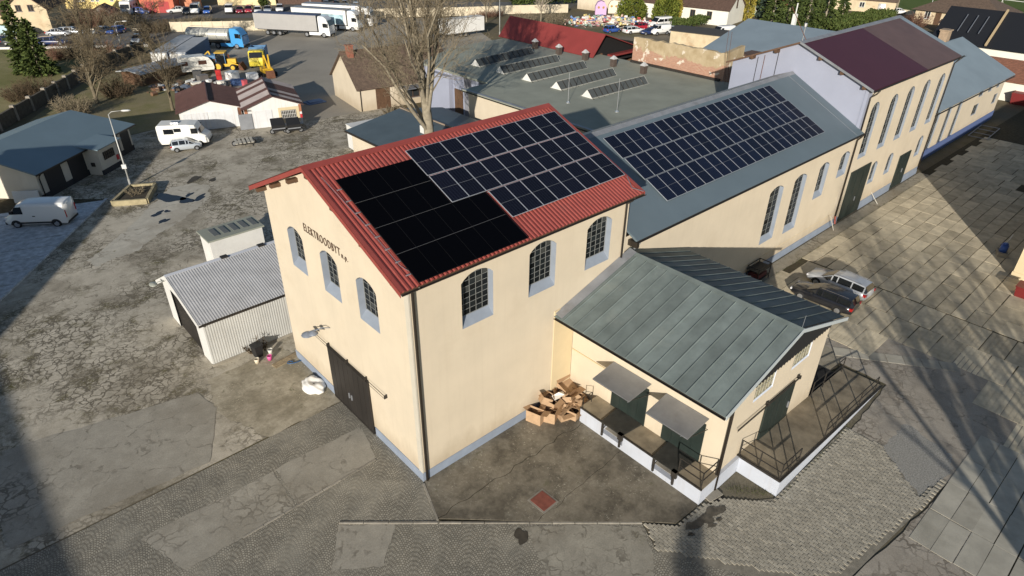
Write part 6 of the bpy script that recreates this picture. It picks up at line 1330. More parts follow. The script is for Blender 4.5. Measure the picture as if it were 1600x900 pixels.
# trees beside the slab yard, right of the frame, whose shadows lie across it
for i, (x, y, h, s) in enumerate(((2,-32.6,14,31),(-9,-42,17,32),(9,-34.5,13,33))):
    bare_tree(['bare roadside tree closest to the slab yard','tallest bare roadside tree right of the camera','smallest bare roadside tree beside the slabs'][i], (x,y), h, .42, s, 3, (11,7,6), (.45,.6,.7), fork=.3, up_=.4, minr=.03)
def shrub(label, loc, rx, ry, h, seed, twig, n=60, name='bare_shrub', cat='shrub'):
    q = random.Random(seed); t = thing(name, label, cat, (loc[0],loc[1],0)); B = MB()
    for i in range(n):
        a = q.uniform(0,6.283); k = math.sqrt(q.random()); x, y = rx*k*math.cos(a)*.5, ry*k*math.sin(a)*.5
        d = Vector((x/rx*1.2+q.gauss(0,.3), y/ry*1.2+q.gauss(0,.3), 1)).normalized(); L = h*q.uniform(.6,1.05); p = Vector((x,y,0)); pts = [p]
        for j in range(4): d = (d+Vector((q.gauss(0,.15),q.gauss(0,.15),q.gauss(0,.05)))).normalized(); pts.append(pts[-1]+d*L/4)
        B.tube(pts, [.035,.03,.022,.016,.01], 3, caps=False)
        for j in range(1,5):
            for c in range(4):
                dd = rot_about(d, q.uniform(.4,1.1), q); l2 = L*.3*q.uniform(.5,1.1); B.tube([pts[j], pts[j]+dd*l2*.5+Vector((0,0,.03)), pts[j]+dd*l2], [.018,.014,.009], 3, caps=False)
    B.build('branches', twig, t); return t
for lab, p, rx, ry, h, s, tw, n in [('reddish bare shrub by the street corner',(22.81,146.53,0),3.5,3.5,3.2,1,TWIGR,110),('brown bare shrub row beside parked cars at street',(24.43,143.30,0),4,3,2.6,2,TWIG,110),('brown bare shrub beside the grey garden shed',(19.70,145.20,0),3.5,3,3,3,TWIGR,100),
    ('dark bare hedge shrub at lawn edge by kerb wall',(8.20,116.11,0),4,3,2.2,4,TWIGR,110),('brown bare hedge shrub near the parking lot kerb',(11.54,115.92,0),4.5,3,2.2,5,TWIG,120),('brown bare shrub left of lamp post by kerb wall',(13.89,111.43,0),4,3,2.4,6,TWIGR,110),
    ('bare thorny shrub under the broad bare tree',(2.17,79.11,0),3,3,2.2,7,TWIG,110),('tangled bare shrub behind the workshop roof',(8.88,85.33,0),3.5,3,2.2,8,TWIGD,120),('dark bare shrub by the lean-to',(13.61,93.03,0),3,2.5,2,9,TWIGD,90),
    ('dark shrub on the lawn behind garden wall',(0.86,92.06,0),4,3,2.3,10,TWIGD,120),('dark low shrub near left lawn corner',(-1.12,91.61,0),4,3,1.8,11,TWIGD,110),('bare shrub in front of the brown tile house',(33.49,54.13,0),2,.8,.9,12,TWIG,40),('bare shrub by the red barn end',(89.77,88.84,0),4,3,2.6,13,TWIG,110),
    ('pale bare shrub left of the coloured props',(96.02,85.78,0),3.5,2.5,2.4,14,TWIG,110),('reddish low shrub row along the beige panel wall',(91.23,103.29,0),10,2,1.3,15,TWIGR,170),('brown bushes along street verge left',(36.67,135.41,0),9,2,1.5,16,TWIG,150),('brown bushes along street verge beside tanker',(28.71,130.66,0),7,3,2,17,TWIGD,140),('russet shrub by the garden hut below clubhouse',(157.19,34.60,0),4,3,2.6,18,TWIGR,100)]:
    shrub(lab, p, rx, ry, h, s, tw, n)
def leaf_mat(name, c1, c2):
    m, t, b, N, L = nodes_of(name); o = N('ShaderNodeNewGeometry').outputs['Random Per Island']
    L(mixc(t, o, c1, c2), b.inputs['Base Color']); b.inputs['Roughness'].default_value = .8; b.inputs['Specular IOR Level'].default_value = .2; return m
PINE = leaf_mat('dark_needles', (.03,.05,.014), (.09,.115,.03)); THUJ = leaf_mat('thuja_green', (.07,.10,.015), (.16,.17,.03)); THUY = leaf_mat('yellow_thuja', (.22,.19,.03), (.36,.29,.06)); HEDG = leaf_mat('hedge_green', (.04,.065,.015), (.09,.11,.03)); PINEB = leaf_mat('blue_needles', (.03,.05,.035), (.06,.085,.06))
def tuft(B, p, d, s, q):
    u = d.orthogonal().normalized(); w = d.cross(u); a = q.uniform(0,3.14); e = (u*math.cos(a)+w*math.sin(a))*s*.45
    B.quad(p-e*.6, p+e, p+d*s+e*.35, p+d*s-e*.5)
def conifer(label, loc, h, rad, seed, mat=None, dens=1.0, group=None, name='conifer'):
    q = random.Random(seed); t = thing(name, label, 'conifer', (loc[0],loc[1],0), 0, group)
    MB().tube([(0,0,0),(0,0,h*.5),(0,0,h*.97)], [rad*.09,rad*.06,.02], 7, caps=False).build('trunk', BARK, t, True); B = MB(); n = int(h*5*dens)
    for i in range(n):
        z = h*(.06+.92*i/n); R_ = rad*(1-(z/h))**.8*q.uniform(.7,1.15)+.12
        for k in range(max(4, int(9*(1-z/h)+4))):
            a = q.uniform(0,6.283); L = R_*q.uniform(.55,1.1); dr = Vector((math.cos(a), math.sin(a), -.28+.5*z/h)).normalized()
            m = max(3, int(L/.28))
            for j in range(m):
                f = (j+1)/m; p = Vector((0,0,z))+dr*L*f+Vector((0,0,-.12*L*f*f))
                if f < .3: continue
                for c in range(2): tuft(B, p, (dr+Vector((q.gauss(0,.5),q.gauss(0,.5),q.gauss(0,.35)))).normalized(), q.uniform(.28,.5), q)
    B.build('crown', mat or PINE, t); return t
conifer('tall dark spruce on the lawn, left of the pair', (2.35,108.68,0), 10.5, 2.3, 1); conifer('shorter rounder dark spruce on the lawn, right of the pair', (3.58,106.04,0), 8.2, 2.9, 2, dens=1.2)
for i, (p, h, r_, m, lab) in enumerate([((134.78,56.68,0),9,3.2,PINE,'dark pine leftmost in the pine group behind blue roof'),((132.92,52.16,0),12,4.0,PINE,'tallest dark pine in the middle of pine group'),((134.77,48.74,0),11,4.2,PINE,'broad dark pine right of the tallest one'),((136.99,45.98,0),9.5,3.6,PINE,'dark pine near the right end of the pine group'),((145.40,46.11,0),9,1.8,PINE,'slim spruce at the right end of the pine group'),((139.53,61.43,0),6,2,PINEB,'small blue green spruce left of pine group')]):
    conifer(lab, p, h, r_, 40+i, m, .75, 'pines behind the blue roof')
conifer('unseen spruce added behind the camera so its tip shades the cobbles', (-28,-36), 13.0, 3.0, 90, None, 1.0)  # out of view, added to cast a pointed shadow on the paving
def bushy(label, loc, rx, ry, h, seed, mat, n=1500, name='thuja', cat='shrub', egg=True, trunk=True, s=(.25,.5)):
    q = random.Random(seed); t = thing(name, label, cat, (loc[0],loc[1],0)); B = MB()
    lum = [(q.uniform(0,6.283), q.uniform(.1,.9), q.uniform(.75,1.15)) for _ in range(14)]
    for i in range(n):
        a = q.uniform(0,6.283); f = q.random(); k = (math.sin(math.pi*min(f*.86+.14,1))**.6 if egg else 1)
        k *= 1+.12*math.sin(3*a+lum[0][0])+.1*math.sin(5*a+9*f+lum[1][0]); rr_ = k*(q.random()**.25); x, y, z = rx*rr_*math.cos(a), ry*rr_*math.sin(a), h*f*(1 if egg else q.uniform(.9,1.05))
        d = Vector((math.cos(a)*.8, math.sin(a)*.8, .7)).normalized(); tuft(B, Vector((x,y,z)), (d+Vector((q.gauss(0,.4),q.gauss(0,.4),q.gauss(0,.3)))).normalized(), q.uniform(*s), q)
    B.build('foliage', mat, t)
    if trunk: MB().tube([(0,0,0),(0,0,h*.8)], [.12,.04], 6, caps=False).build('stem', BARK, t)
    return t
bushy('round green thuja behind coloured fairground props', (112.85,78.43,0), 3.2, 3.2, 5.2, 1, THUJ, 3000); bushy('green thuja with yellow top beside long white house', (115.96,71.79,0), 2.7, 2.7, 6.4, 2, THUJ, 3000); bushy('yellow cypress behind the green thuja', (120.24,72.51,0), 1.6, 1.6, 6.6, 3, THUY, 1500)
bushy('slim yellow cypress beside the long white house gable', (134.88,62.95,0), 1.5, 1.5, 6.5, 4, THUY, 1300); bushy('small dark shrub by yellow house wall', (33.88,163.99,0), 1.6, 1.6, 3.5, 5, HEDG, 900); bushy('small round shrub left of the street house door', (59.22,150.37,0), .9, .9, 1.6, 6, HEDG, 400)
def hedge(label, a, b, w, h, seed, mat=None, name='hedge'):
    a = Vector(a[:2]); b = Vector(b[:2]); L = (b-a).length; t = thing(name, label, 'hedge', (a.x,a.y,0), math.atan2(b.y-a.y,b.x-a.x)); q = random.Random(seed); B = MB(); n = int(L*w*55+L*h*40)
    for i in range(n):
        x = q.uniform(0,L); y = q.uniform(-w/2,w/2); z = h*(1+.15*math.sin(x*.9+seed))*q.random()**.35; tuft(B, Vector((x,y,z)), Vector((q.gauss(0,.6),q.gauss(0,.6),.7)).normalized(), q.uniform(.25,.5), q)
    B.build('foliage', mat or HEDG, t); return t
hedge('clipped green hedge in front of the long white house', (112.38,66.78,0), (121.53,65.28,0), 2.5, 1.8, 1); hedge('long dark hedge right of the pine group', (133.92,43.80,0), (159.88,41.87,0), 4, 2.4, 2); hedge('green hedge behind the beige panel wall', (105.33,110.17,0), (122.60,104.66,0), 3, 2.5, 3); hedge('dark tree belt at the top right of the panel wall', (123.26,104.14,0), (139.42,97.20,0), 4, 4, 4, PINE)
hedge('evergreen tree belt behind long white house', (139,100), (143,62), 7, 6.5, 5); hedge('shrubs along the garden below clubhouse', (156.63,29.18,0), (157.73,24.54,0), 2, 1.6, 6)
# weeds at the dock foot
q = random.Random(8); B = MB()
for i in range(1900):
    k = q.random(); x = 10.9+1.5*k+q.gauss(0,.12); y = -10.3-1.7*k+q.gauss(0,.16)
    if q.random() < .45: x = 12.5+q.random()*8; y = -12.32-abs(q.gauss(0,.06))
    if i > 520: x, y = (q.uniform(30,62), -1.12+q.gauss(0,.05)) if q.random() < .5 else (36.5+2.12*q.randint(0,5)+q.gauss(0,.04), -q.uniform(1.2,9))
    B.quad((x-.012,y,0),(x+.012,y,0),(x+q.gauss(0,.04),y+q.gauss(0,.04),q.uniform(.05,.14)))
o = B.build('grass_tufts', leaf_mat('weed_green', (.05,.075,.015), (.10,.11,.03)), kind='stuff'); tag(o, 'short green weeds at foot of the ramp wall and in slab joints', 'grass')
# ================================================================ SMALL THINGS IN THE YARD
def lamp(label, loc, h, arm, rz, box=False, name='street_lamp'):
    t = thing(name, label, 'street lamp', (loc[0],loc[1],0), rz); PG = M('lamp_pole_grey', (.42,.42,.40), .5, .12, 2, metal=.3)
    MB().tube([(0,0,0),(0,0,h*.33),(0,0,h)], [.09,.08,.045], 8).build('pole', PG, t, True); MB().tube([(0,0,h-.02),(arm*.25,0,h+.22),(arm,0,h+.3)], .035, 6).build('arm', PG, t, True)
    MB().loft([[(x, w*math.cos(a), h+.28+zz*math.sin(a)) for a in [2*math.pi*i/10 for i in range(10)]] for x, w, zz in ((arm-.05,.06,.05),(arm+.15,.15,.09),(arm+.55,.15,.09),(arm+.75,.05,.04))]).build('lamp_head', P('lamp_head_white', (.6,.6,.58), .4), t, True)
    MB().tube([(0,0,0),(0,0,.9)], .12, 8).build('pole_foot', PG, t)
    if box: MB().box(-.2,.2,-.2,.0,2.0,2.4).build('junction_box', WHITEP, t)
    return t
LP = (0.37,49.34,0)
lamp('tall curved street lamp standing in brick planter by workshop', LP, 7.2, 1.2, R(-30), True); lamp('small street lamp at the parking lot kerb', (18.47,119.11,0), 4.2, 1.3, R(-25)); lamp('slim lamp pole at right end of panel wall by red barn', (78.6,84.2), 8, .6, R(180)); lamp('lamp pole beside the grey curtain trailer', (60.51,127.77,0), 7, .4, R(180)); lamp('tall floodlight pole at the green field edge', (172.40,37.47,0), 9, .4, 0); lamp('short floodlight pole behind clubhouse roof', (193.82,32.56,0), 7, .3, 0)
pl_ = thing('planter', 'rectangular brick planter with dry plants at the street lamp foot', 'planter'); a, b, c, d = [Vector(x[:2]) for x in ((-2.17,45.75,0), (0.38,44.30,0), (2.19,47.77,0), (0.23,48.83,0))]
PLM = M('pale_planter_stone', (.33,.28,.17), .9, .25, 2)
for u, v in ((a,b),(b,c),(c,d),(d,a)):
    dd = (v-u).normalized(); s = Vector((-dd.y,dd.x))*.13; MB().prism([u-s,v-s,v+s,u+s],0,.5).build('planter_wall', PLM, pl_)
MB().prism([a,b,c,d],-.02,.3).build('soil', M('planter_soil', (.06,.05,.035), .95, .3, 3), pl_)
shrub('dry leafless plants inside the brick planter', ((a+b+c+d)/4), .9, .9, .9, 33, TWIG, 26, 'dry_plant', 'plant')
# red manhole cover
mc = thing('manhole_cover', 'square red brown manhole cover in the concrete apron', 'manhole cover', (3.56,-4.86,.035), R(2))
MB().box(-.52,.52,-.56,.56,-.02,.012).build('frame', KST, mc); MB().box(-.42,.42,-.46,.46,.0,.03).build('lid', M('red_oxide_iron', (.22,.07,.05), .75, .25, 4, bmp=.4, bsc=60), mc)
dr = thing('drain', 'open rectangular drain with stone slab beside dock corner', 'drain', (9.95,-10.65,0), R(-10)); MB().box(-.42,.42,-.3,.3,.0,.012).build('pit', P('opening_shade', (.006,.005,.005), .9), dr); MB().box(-.45,.45,.3,.75,.0,.06).build('slab', CONC, dr)  # drain opening is a flat black plate, its inner shade painted
# cardboard heap
CARD = M('brown_cardboard', (.42,.285,.175), .85, .12, 3, spec=.2); CARDD = M('darker_cardboard', (.33,.21,.12), .85, .12, 3, spec=.2)
q = random.Random(12)
def carton(label, loc, size, rz, tilt, flaps=True, group='cardboard boxes in the corner', mat=None):
    t = thing('cardboard_box', label, 'box', loc, rz, group); t.rotation_euler = (tilt[0], tilt[1], rz); a, b, h = size; mat = mat or CARD; e = .012
    MB().box(-a/2,a/2,-b/2,-b/2+e,0,h).box(-a/2,a/2,b/2-e,b/2,0,h).box(-a/2,-a/2+e,-b/2+e,b/2-e,0,h).box(a/2-e,a/2,-b/2+e,b/2-e,0,h).box(-a/2,a/2,-b/2,b/2,-.01,.0).build('body', mat, t)
    if flaps:
        for s in (-1,1):
            an = q.uniform(-.4,1.0); f = b*.45; y = s*b/2; MB().quad((-a/2,y,h),(a/2,y,h),(a/2,y+s*f*math.cos(an),h+f*math.sin(an)),(-a/2,y+s*f*math.cos(an),h+f*math.sin(an))).build('flap', CARDD, t)
    return t
BX = [((7.15,-.55,.04),(.5,.9,.75),.3,(0,0),'tall flattened carton leaning on the plinth at left'),((7.9,-1.0,.04),(.75,.7,.7),.5,(0,.0),'open square carton at front left of heap'),((8.35,-.5,.04),(.7,.8,.95),.2,(.1,0),'tall open carton against cream wall'),((8.9,-.75,.3),(1.0,.7,.5),.7,(.25,.1),'carton tilted in the middle of heap'),((9.45,-.6,.6),(1.1,.8,.35),.1,(-.2,.2),'wide shallow carton on top of heap'),((9.9,-.45,.9),(1.3,.9,.25),.05,(.35,.05),'large flat carton leaning high in the corner'),((8.6,-1.45,.04),(.8,.6,.45),-.3,(0,0),'low carton at heap front'),((9.1,-1.75,.05),(.9,.55,.5),.25,(0,.1),'crushed carton beside the dock railing'),((9.7,-1.2,.25),(.8,.7,.5),.9,(.2,-.2),'carton wedged behind the dock railing'),((8.0,-.35,.75),(.6,.6,.4),1.1,(.5,.2),'small carton tipped on its side'),((9.3,-1.1,.65),(.7,.5,.3),.4,(-.35,.3),'torn carton with white paper')]
for loc, size, rz, tl, lab in BX: carton(lab, loc, size, rz, tl)
sheets = []
for i in range(16):
    x, y = q.uniform(8.0,10.1), q.uniform(-1.8,-.3); z = .25+.7*(1-abs(x-9.3)/1.6)*(1+y/3)+q.uniform(0,.15)
    o = tag(MB().box(-.4,.4,-.28,.28,0,.015).build('cardboard_sheet', CARD if i % 3 else CARDD), 'loose flat cardboard sheet lying on the carton heap', 'cardboard', 'loose cardboard sheets'); o.location = (x,y,z); o.rotation_euler = (q.uniform(-.6,.6), q.uniform(-.5,.5), q.uniform(0,3)); s_ = q.uniform(.7,1.2); o.scale = (s_,s_,1)
PAPER = P('white_paper', (.7,.68,.64), .8)
o = tag(MB().quad((-.4,-.1,0),(.3,-.2,.1),(.5,.15,.02),(.1,.1,.2),(-.3,.25,.05)).build('paper_sheet', PAPER), 'crumpled white paper on top of the carton heap', 'paper'); o.location = (8.75,-.75,1.0)
# white bag by the gate
me = bpy.data.meshes.new('white_bag'); bm = bmesh.new(); bmesh.ops.create_icosphere(bm, subdivisions=4, radius=1); q = random.Random(2)
for v in bm.verts:
    n = math.sin(5*v.co.x+2*v.co.y)*math.cos(4*v.co.y-3*v.co.z)*.10+math.sin(11*v.co.x+7*v.co.z)*.05
    k = 1+n; v.co = Vector((v.co.x*.62*k, v.co.y*.85*k, max(v.co.z,-.35)*.34*k)); 
    r_ = math.hypot(v.co.x, v.co.y)
    if v.co.z > 0 and r_ < .4: v.co.z -= .26*(1-r_/.4)
    v.co.z += .1
bm.to_mesh(me); bm.free(); me.materials.append(P('white_plastic', (.74,.73,.70), .4)); me.polygons.foreach_set('use_smooth', [True]*len(me.polygons))
o = tag(link('white_bag', me), 'crumpled white builder bag lying beside the dark gate', 'bag'); o.location = (-0.60,10.25,0); MB().box(-.05,.15,-.1,.12,-.02,.22).build('rubble', IRON, o)
# things along the corrugated shed
def bucket(label, p, col, r=.16):
    t = thing('bucket', label, 'bucket', (p[0],p[1],0)); n = 14; ring = lambda rr, z: [(rr*math.cos(2*math.pi*i/n), rr*math.sin(2*math.pi*i/n), z) for i in range(n)]
    MB().loft([ring(r*.75,0),ring(r,.32),ring(r*.9,.32),ring(r*.7,.04)]).build('shell', P('bucket_%d' % int(col[0]*99), col, .5), t, True); MB().tube([(r*math.cos(a),0,.3+.12*math.sin(a)) for a in [math.pi*i/8 for i in range(9)]], .008, 4).build('handle', ALU, t)
bucket('bright pink bucket on the ground near the corrugated shed', (-1.43,14.43,0), (.65,.10,.30)); bucket('white bucket behind the pink one', (-1.11,15.03,0), (.6,.58,.52)); bucket('cream bucket at left beside the black bin', (-2.16,14.64,0), (.62,.55,.42))
t = thing('black_bin', 'black plastic bin against the corrugated shed wall', 'bin', (-1.80,15.28,0), R(10)); MB().hexa([(-.2,-.22,0),(.2,-.22,0),(.2,.22,0),(-.2,.22,0),(-.27,-.28,.8),(.27,-.28,.8),(.27,.28,.8),(-.27,.28,.8)]).build('body', BLKP, t); MB().box(-.3,.3,-.32,.32,.8,.88).build('lid', BLKP, t)
for i, (p, lab) in enumerate((((-1.93,15.74,0),'thin dry plant left of the black bin'),((-1.33,15.58,0),'thin dry plant right of the black bin'))): shrub(lab, p, .4, .4, 1.1, 60+i, TWIGD, 5, 'dry_plant', 'plant')
t = thing('timber_planks', 'weathered timber planks lying at the shed corner', 'planks', (-0.56,13.58,0), R(8))
for k in range(3): MB().box(-1.0,1.0,-.1+k*.16,.04+k*.16,0,.05+.02*k).build('plank', M('weathered_plank', (.28,.22,.14), .85, .25, 4), t)
o = tag(MB().tube([(0.4*math.cos(a)*(1-.02*i)+.08*i,.22*math.sin(a),.04+.004*i) for i, a in enumerate([k*.5 for k in range(30)])], .03, 6).build('garden_hose', P('blue_hose', (.03,.09,.20), .5), smooth=True), 'dark blue hose lying against the plinth corner', 'hose'); o.location = (-0.91,13.20,0); 
# black trolley behind annex
t = thing('tool_trolley', 'dark metal trolley crate at the hall wall behind annex roof', 'trolley', (30.67,-0.44,0), R(0))
MB().box(-.9,.9,-.5,.5,.3,.36).box(-.9,.9,-.5,.5,1.0,1.04).build('shelf', IRON, t)
lg = MB()
for x in (-.87,.87):
    for y in (-.47,.47): lg.bar((x,y,0),(x,y,1.3),.05)
lg.bar((-.87,-.47,1.3),(.87,-.47,1.3),.05).bar((-.87,.47,1.3),(.87,.47,1.3),.05).bar((-.87,-.47,1.3),(-.87,.47,1.3),.05).bar((.87,-.47,1.3),(.87,.47,1.3),.05).build('frame', IRON, t); MB().box(-.7,.6,-.4,.4,.36,.7).build('tray', P('dark_red_tray', (.10,.02,.02), .6), t)
# slanting poles and a pallet frame in the slab yard
for lab, a, b in (('thin pale pole leaning at the hall downpipe',(43.41,-0.45,0),(42.40,-0.27,1.6)),('thin white pole leaning near the tall building wall',(52.15,-0.62,0),(51.80,0.51,1.5))):
    o = tag(MB().tube([a,b], .03, 6).build('leaning_pole', P('pale_pole', (.5,.48,.42), .6)), lab, 'pole')
o = tag(MB().box(-.35,.35,-.2,.2,0,.3).box(-.3,.1,-.25,-.2,.1,.5).build('dark_bag', BLKP), 'small dark sack lying by the tall building wall', 'sack'); o.location = (55.26,0.36,0)
t = thing('steel_frame', 'rectangular steel frame lying in the shaded yard', 'frame', (84.36,-0.19,0), R(3)); MB().bar((-3,-1,.15),(3,-1,.15),.08).bar((-3,1,.15),(3,1,.15),.08).build('long_bar', GALV, t)
for x in (-3,-1,1,3): MB().bar((x,-1,.15),(x,1,.15),.07).build('cross_bar', GALV, t)
t = thing('blue_pump', 'blue motor pump with white pipes at yellow building corner', 'pump', (49.48,-11.65,0), R(20)); MB().box(-.6,.5,-.35,.35,0,.35).build('base', CONC, t); MB().tube([(-.1,0,.35),(-.1,0,.95)], .28, 12).tube([(-.1,0,.95),(-.1,0,1.1)], .2, 12).build('motor', P('pump_blue', (.03,.09,.35), .4), t, True); MB().tube([(.2,0,.5),(.9,-.1,.45),(1.3,-.4,.8),(1.3,-.5,1.4)], .05, 6).build('pipe', WHITEP, t, True)
o = tag(MB().hexa([(-.5,-.4,0),(.5,-.4,0),(.5,.4,0),(-.5,.4,0),(-.6,-.5,.8),(.6,-.5,.8),(.6,.5,.8),(-.6,.5,.8)]).box(-.65,.65,-.55,.55,.8,.86).build('red_bin', P('red_bin_paint', (.16,.015,.015), .5)), 'red bin at the right frame edge by yellow building', 'bin'); o.location = (43.34,-14.71,0)
t = thing('red_skip', 'red skip standing beyond the far hall in the shade', 'skip', (104.36,0.80,0), R(0)); MB().hexa([(-2,-1,0),(2,-1,0),(2,1,0),(-2,1,0),(-2.6,-1.1,1.6),(2.6,-1.1,1.6),(2.6,1.1,1.6),(-2.6,1.1,1.6)]).build('body', P('skip_red', (.22,.03,.03), .6), t); MB().box(-2.65,2.65,-1.15,-1.05,1.5,1.65).box(-2.65,2.65,1.05,1.15,1.5,1.65).build('rim', RUST, t)
# dark hand carts before the garage, pallet trailer
for lab, p in (('dark wheeled waste bin trolley at left below yellow window panel',(18.72,55.93,0)),('dark wheeled waste bin trolley at right below yellow window panel',(20.22,54.97,0))):
    t = thing('bin_trolley', lab, 'trolley', p, R(-18), 'dark trolleys before garage'); MB().hexa([(-.7,-.6,.35),(.7,-.6,.35),(.7,.6,.35),(-.7,.6,.35),(-.8,-.8,1.1),(.8,-.8,1.1),(.75,.6,1.6),(-.75,.6,1.6)]).build('tub', BLKP, t); MB().box(-.75,.75,-.78,-.72,.62,.74).build('front_bar', GALV, t)
    for x in (-.75,.75): wheel(t, x, -.35, .3, .16)
t = thing('pallet_trailer', 'small pale flat trailer of slats parked before the garages', 'trailer', (13.81,54.36,0), R(-15))
for x in (-.85,-.45,0,.45,.85): MB().box(x-.14,x+.14,-1.0,1.0,.45,.52).build('slat', M('pale_slat', (.46,.43,.36), .8, .15, 3), t)
MB().box(-1,1,-.9,-.8,.3,.45).box(-1,1,.8,.9,.3,.45).bar((0,-1,.4),(0,-1.9,.4),.05).build('frame', IRON, t)
for x in (-1.05,1.05): wheel(t, x, 0, .28, .16)
o = tag(MB().box(-1.3,1.3,-.9,.9,0,.12).box(-.9,1.0,-.5,.6,.12,.25).build('blue_tarpaulin', M('blue_tarp', (.10,.16,.30), .6, .3, 1.5)), 'blue tarpaulin on the ground between garage and tiled house', 'tarpaulin'); o.location = (28.14,64.93,0)
# junk between the caravan and garages
q = random.Random(77)
junk = [('white appliance','white washing machine standing in the scrap behind garage',(20.60,82.78,0),(.6,.6,.85),(.7,.7,.68)),('red cabinet','tall red cabinet in the scrap behind left garage',(22.46,83.66,0),(.7,.6,1.8),(.5,.03,.03)),('white cupboard','white low cupboard right of the red cabinet',(21.82,81.29,0),(1.2,.6,.8),(.7,.68,.62)),('white tank','large white plastic tank cube among scrap',(24.37,83.57,0),(1.6,1.4,1.3),(.76,.76,.74)),('blue crate','dark blue crate before the white tank',(23.89,80.51,0),(1.8,.9,.8),(.06,.12,.28)),('white tabletop','white leaning panel at right end of scrap row',(26.97,82.41,0),(1.4,1.3,.9),(.74,.75,.76)),('white freezer','white chest freezer at left end of scrap row',(18.78,82.88,0),(1.3,.6,.8),(.66,.64,.58)),('scrap engine','grey machine frame left of the red cabinet',(20.71,85.61,0),(1.4,1.0,1.0),(.16,.15,.14)),('dark barrel box','dark engine block behind the scrap row',(20.98,88.43,0),(1.2,1.0,1.1),(.05,.05,.05)),('pink drum','pink red drum near the blue crate',(24.53,79.50,0),(.6,.6,.8),(.55,.10,.12)),('orange crate','rusty orange crate behind the digger',(28.65,99.26,0),(2.6,1.2,.6),(.35,.13,.06)),('brown box','brown timber crate by the lean-to scrap',(13.77,91.41,0),(1.2,.8,.6),(.25,.13,.07)),('white bag','pale sack in the lean-to scrap',(13.22,93.87,0),(.8,.6,.4),(.6,.6,.62)),('red bag','red sack in the lean-to scrap',(13.06,95.54,0),(.9,.6,.4),(.4,.04,.03))]
for nm, lab, p, (a, b, h), col in junk:
    m = P('junk_'+nm.replace(' ','_'), col, .55); mb = MB().box(-a/2,a/2,-b/2,b/2,.05,h).box(-a/2-.03,a/2+.03,-b/2-.03,b/2+.03,h,h+.05).box(-a/2+.1,a/2-.1,-b/2-.03,-b/2,.15,h-.15)
    for sx in (-1,1): mb.box(sx*a*.4-.05,sx*a*.4+.05,-b*.45,b*.45,0,.05)
    o = tag(mb.build(nm.replace(' ','_'), m), lab, 'scrap', 'scrap behind the garages'); o.location = (p[0],p[1],0); o.rotation_euler = (0,0,q.uniform(-.6,.6))
B = MB()
for i in range(160):
    f = q.random(); p = Vector((14,86,0)).lerp(Vector((22,82,0)), f)+Vector((q.gauss(0,1.2),q.gauss(0,1.6),0)); s_ = q.uniform(.12,.5); Mx = Matrix.Translation(p) @ Matrix.Rotation(q.uniform(0,3),4,'Z') @ Matrix.Rotation(q.uniform(-.5,.5),4,'X'); B.box(-s_,s_,-s_*.6,s_*.6,0,s_*q.uniform(.4,1.4), M=Mx)
def conf_mat(name, cols):
    m, t, b, N, L = nodes_of(name); o = N('ShaderNodeNewGeometry').outputs['Random Per Island']; r_ = N('ShaderNodeValToRGB'); r_.color_ramp.interpolation = 'CONSTANT'; L(o, r_.inputs[0])
    while len(r_.color_ramp.elements) < len(cols): r_.color_ramp.elements.new(.5)
    for i, c in enumerate(cols): r_.color_ramp.elements[i].position = i/len(cols); r_.color_ramp.elements[i].color = (*c,1)
    L(r_.outputs[0], b.inputs['Base Color']); b.inputs['Roughness'].default_value = .6; return m
o = B.build('scrap_heap', conf_mat('scrap_colours', [(.05,.045,.04),(.12,.08,.05),(.3,.28,.25),(.18,.10,.06),(.5,.5,.48),(.07,.09,.13)]), kind='stuff'); tag(o, 'mixed small scrap scattered behind the garages', 'scrap')
# fairground props
FC = conf_mat('prop_colours', [(.62,.58,.52),(.60,.40,.33),(.62,.5,.2),(.5,.10,.08),(.72,.70,.66),(.12,.22,.45),(.45,.2,.22),(.66,.55,.45),(.25,.35,.3),(.70,.62,.58)]); B = MB()
for i in range(900):
    f = q.random(); p = Vector((100.5,84.5,0)).lerp(Vector((111.5,71.0,0)), f)+Vector((q.gauss(0,1.6),q.gauss(0,1.8),0)); h = 1.9*math.sin(math.pi*(.1+.8*f))*q.random()**.5; s_ = q.uniform(.08,.42)
    Mx = Matrix.Translation((p.x,p.y,max(0,h-.3))) @ Matrix.Rotation(q.uniform(0,3),4,'Z') @ Matrix.Rotation(q.uniform(-.9,.9),4,'X')
    if q.random() < .45: B.box(-s_*2.2,s_*2.2,-.05,.05,0,.1, M=Mx)
    else: B.box(-s_,s_,-s_*.5,s_*.5,0,s_*1.4, M=Mx)
o = B.build('fairground_props', FC, kind='stuff'); tag(o, 'colourful heap of dismantled fairground props in back yard', 'props')
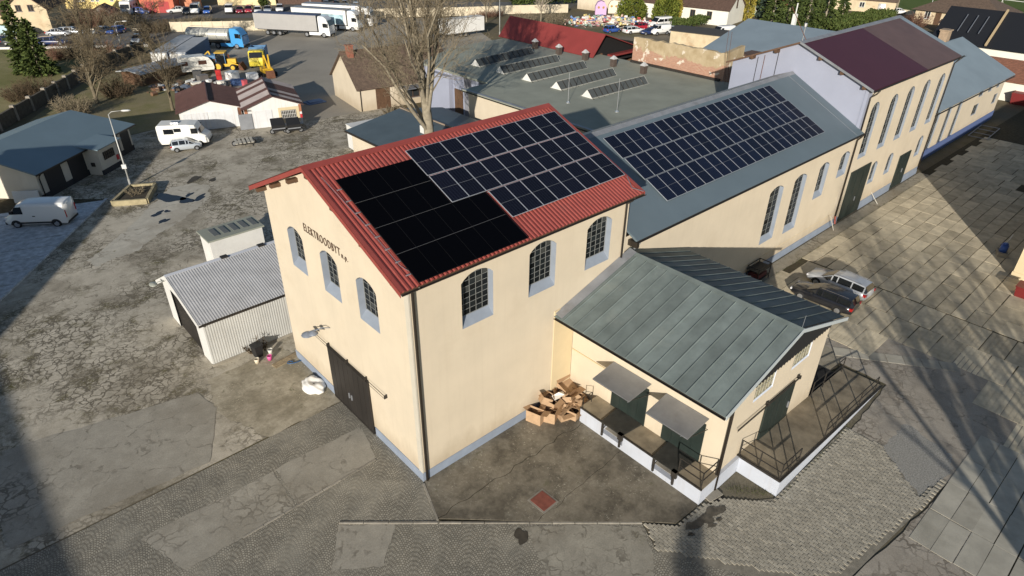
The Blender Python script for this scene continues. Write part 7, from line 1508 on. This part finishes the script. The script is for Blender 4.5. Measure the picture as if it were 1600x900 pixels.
for i, (p, col, lab) in enumerate((((115.29,89.90,0),(.55,.35,.55),'large lilac fairground arch panel'),((119.15,89.23,0),(.66,.58,.46),'cream fairground booth with round windows'),((119.38,86.65,0),(.70,.68,.62),'white round fairground dome'))):
    t = thing('fairground_booth', lab, 'booth', p, R(-45), 'fairground booths'); m = P('booth_%d' % i, col, .6)
    MB().loft([[(x,-1,z) for x,z in ((-1.3,0),(1.3,0),(1.3,1.8),(.8,2.7),(0,3.0),(-.8,2.7),(-1.3,1.8))],[(x,1,z) for x,z in ((-1.3,0),(1.3,0),(1.3,1.8),(.8,2.7),(0,3.0),(-.8,2.7),(-1.3,1.8))]]).build('shell', m, t)
    for x in (-.55,.55): MB().tube([(x,-1.03,1.6),(x,-.99,1.6)], .28, 12).build('round_window', P('booth_window', (.35,.2,.05), .5), t)
t = thing('goal', 'white football goal at the right edge of field', 'goal', (200.83,27.00,0), R(-10)); MB().bar((0,-3.6,0),(0,-3.6,2.4),.12).bar((0,3.6,0),(0,3.6,2.4),.12).bar((0,-3.6,2.4),(0,3.6,2.4),.12).bar((2,-3.6,0),(0,-3.6,2.4),.06).bar((2,3.6,0),(0,3.6,2.4),.06).build('frame', WHITEP, t)
t = thing('field_fence', 'low beige fence along the green sports field', 'fence', (0,0,0)); fa = [Vector((173.44,49.96,0)[:2]), Vector((172.99,34.72,0)[:2])]
for i in range(18):
    p = fa[0].lerp(fa[1], i/18); q_ = fa[0].lerp(fa[1], (i+.94)/18); d = (q_-p).normalized(); s = Vector((-d.y,d.x))*.06; MB().prism([p-s,q_-s,q_+s,p+s],0,1.1).build('fence_panel', PAN, t)
# concrete pipes and slabs lying in front of the low store
for lab, p in (('pale concrete block left of the tan store',(105.95,57.79,0)),('pale concrete block with holes beside tan store',(108.47,57.41,0))):
    o = tag(MB().box(-.9,.9,-.5,.5,.3,.9).box(-.9,-.6,-.5,.5,0,.3).box(-.15,.15,-.5,.5,0,.3).box(.6,.9,-.5,.5,0,.3).build('concrete_block', KST), lab, 'block'); o.location = (p[0],p[1],0); o.rotation_euler = (0,0,.3)
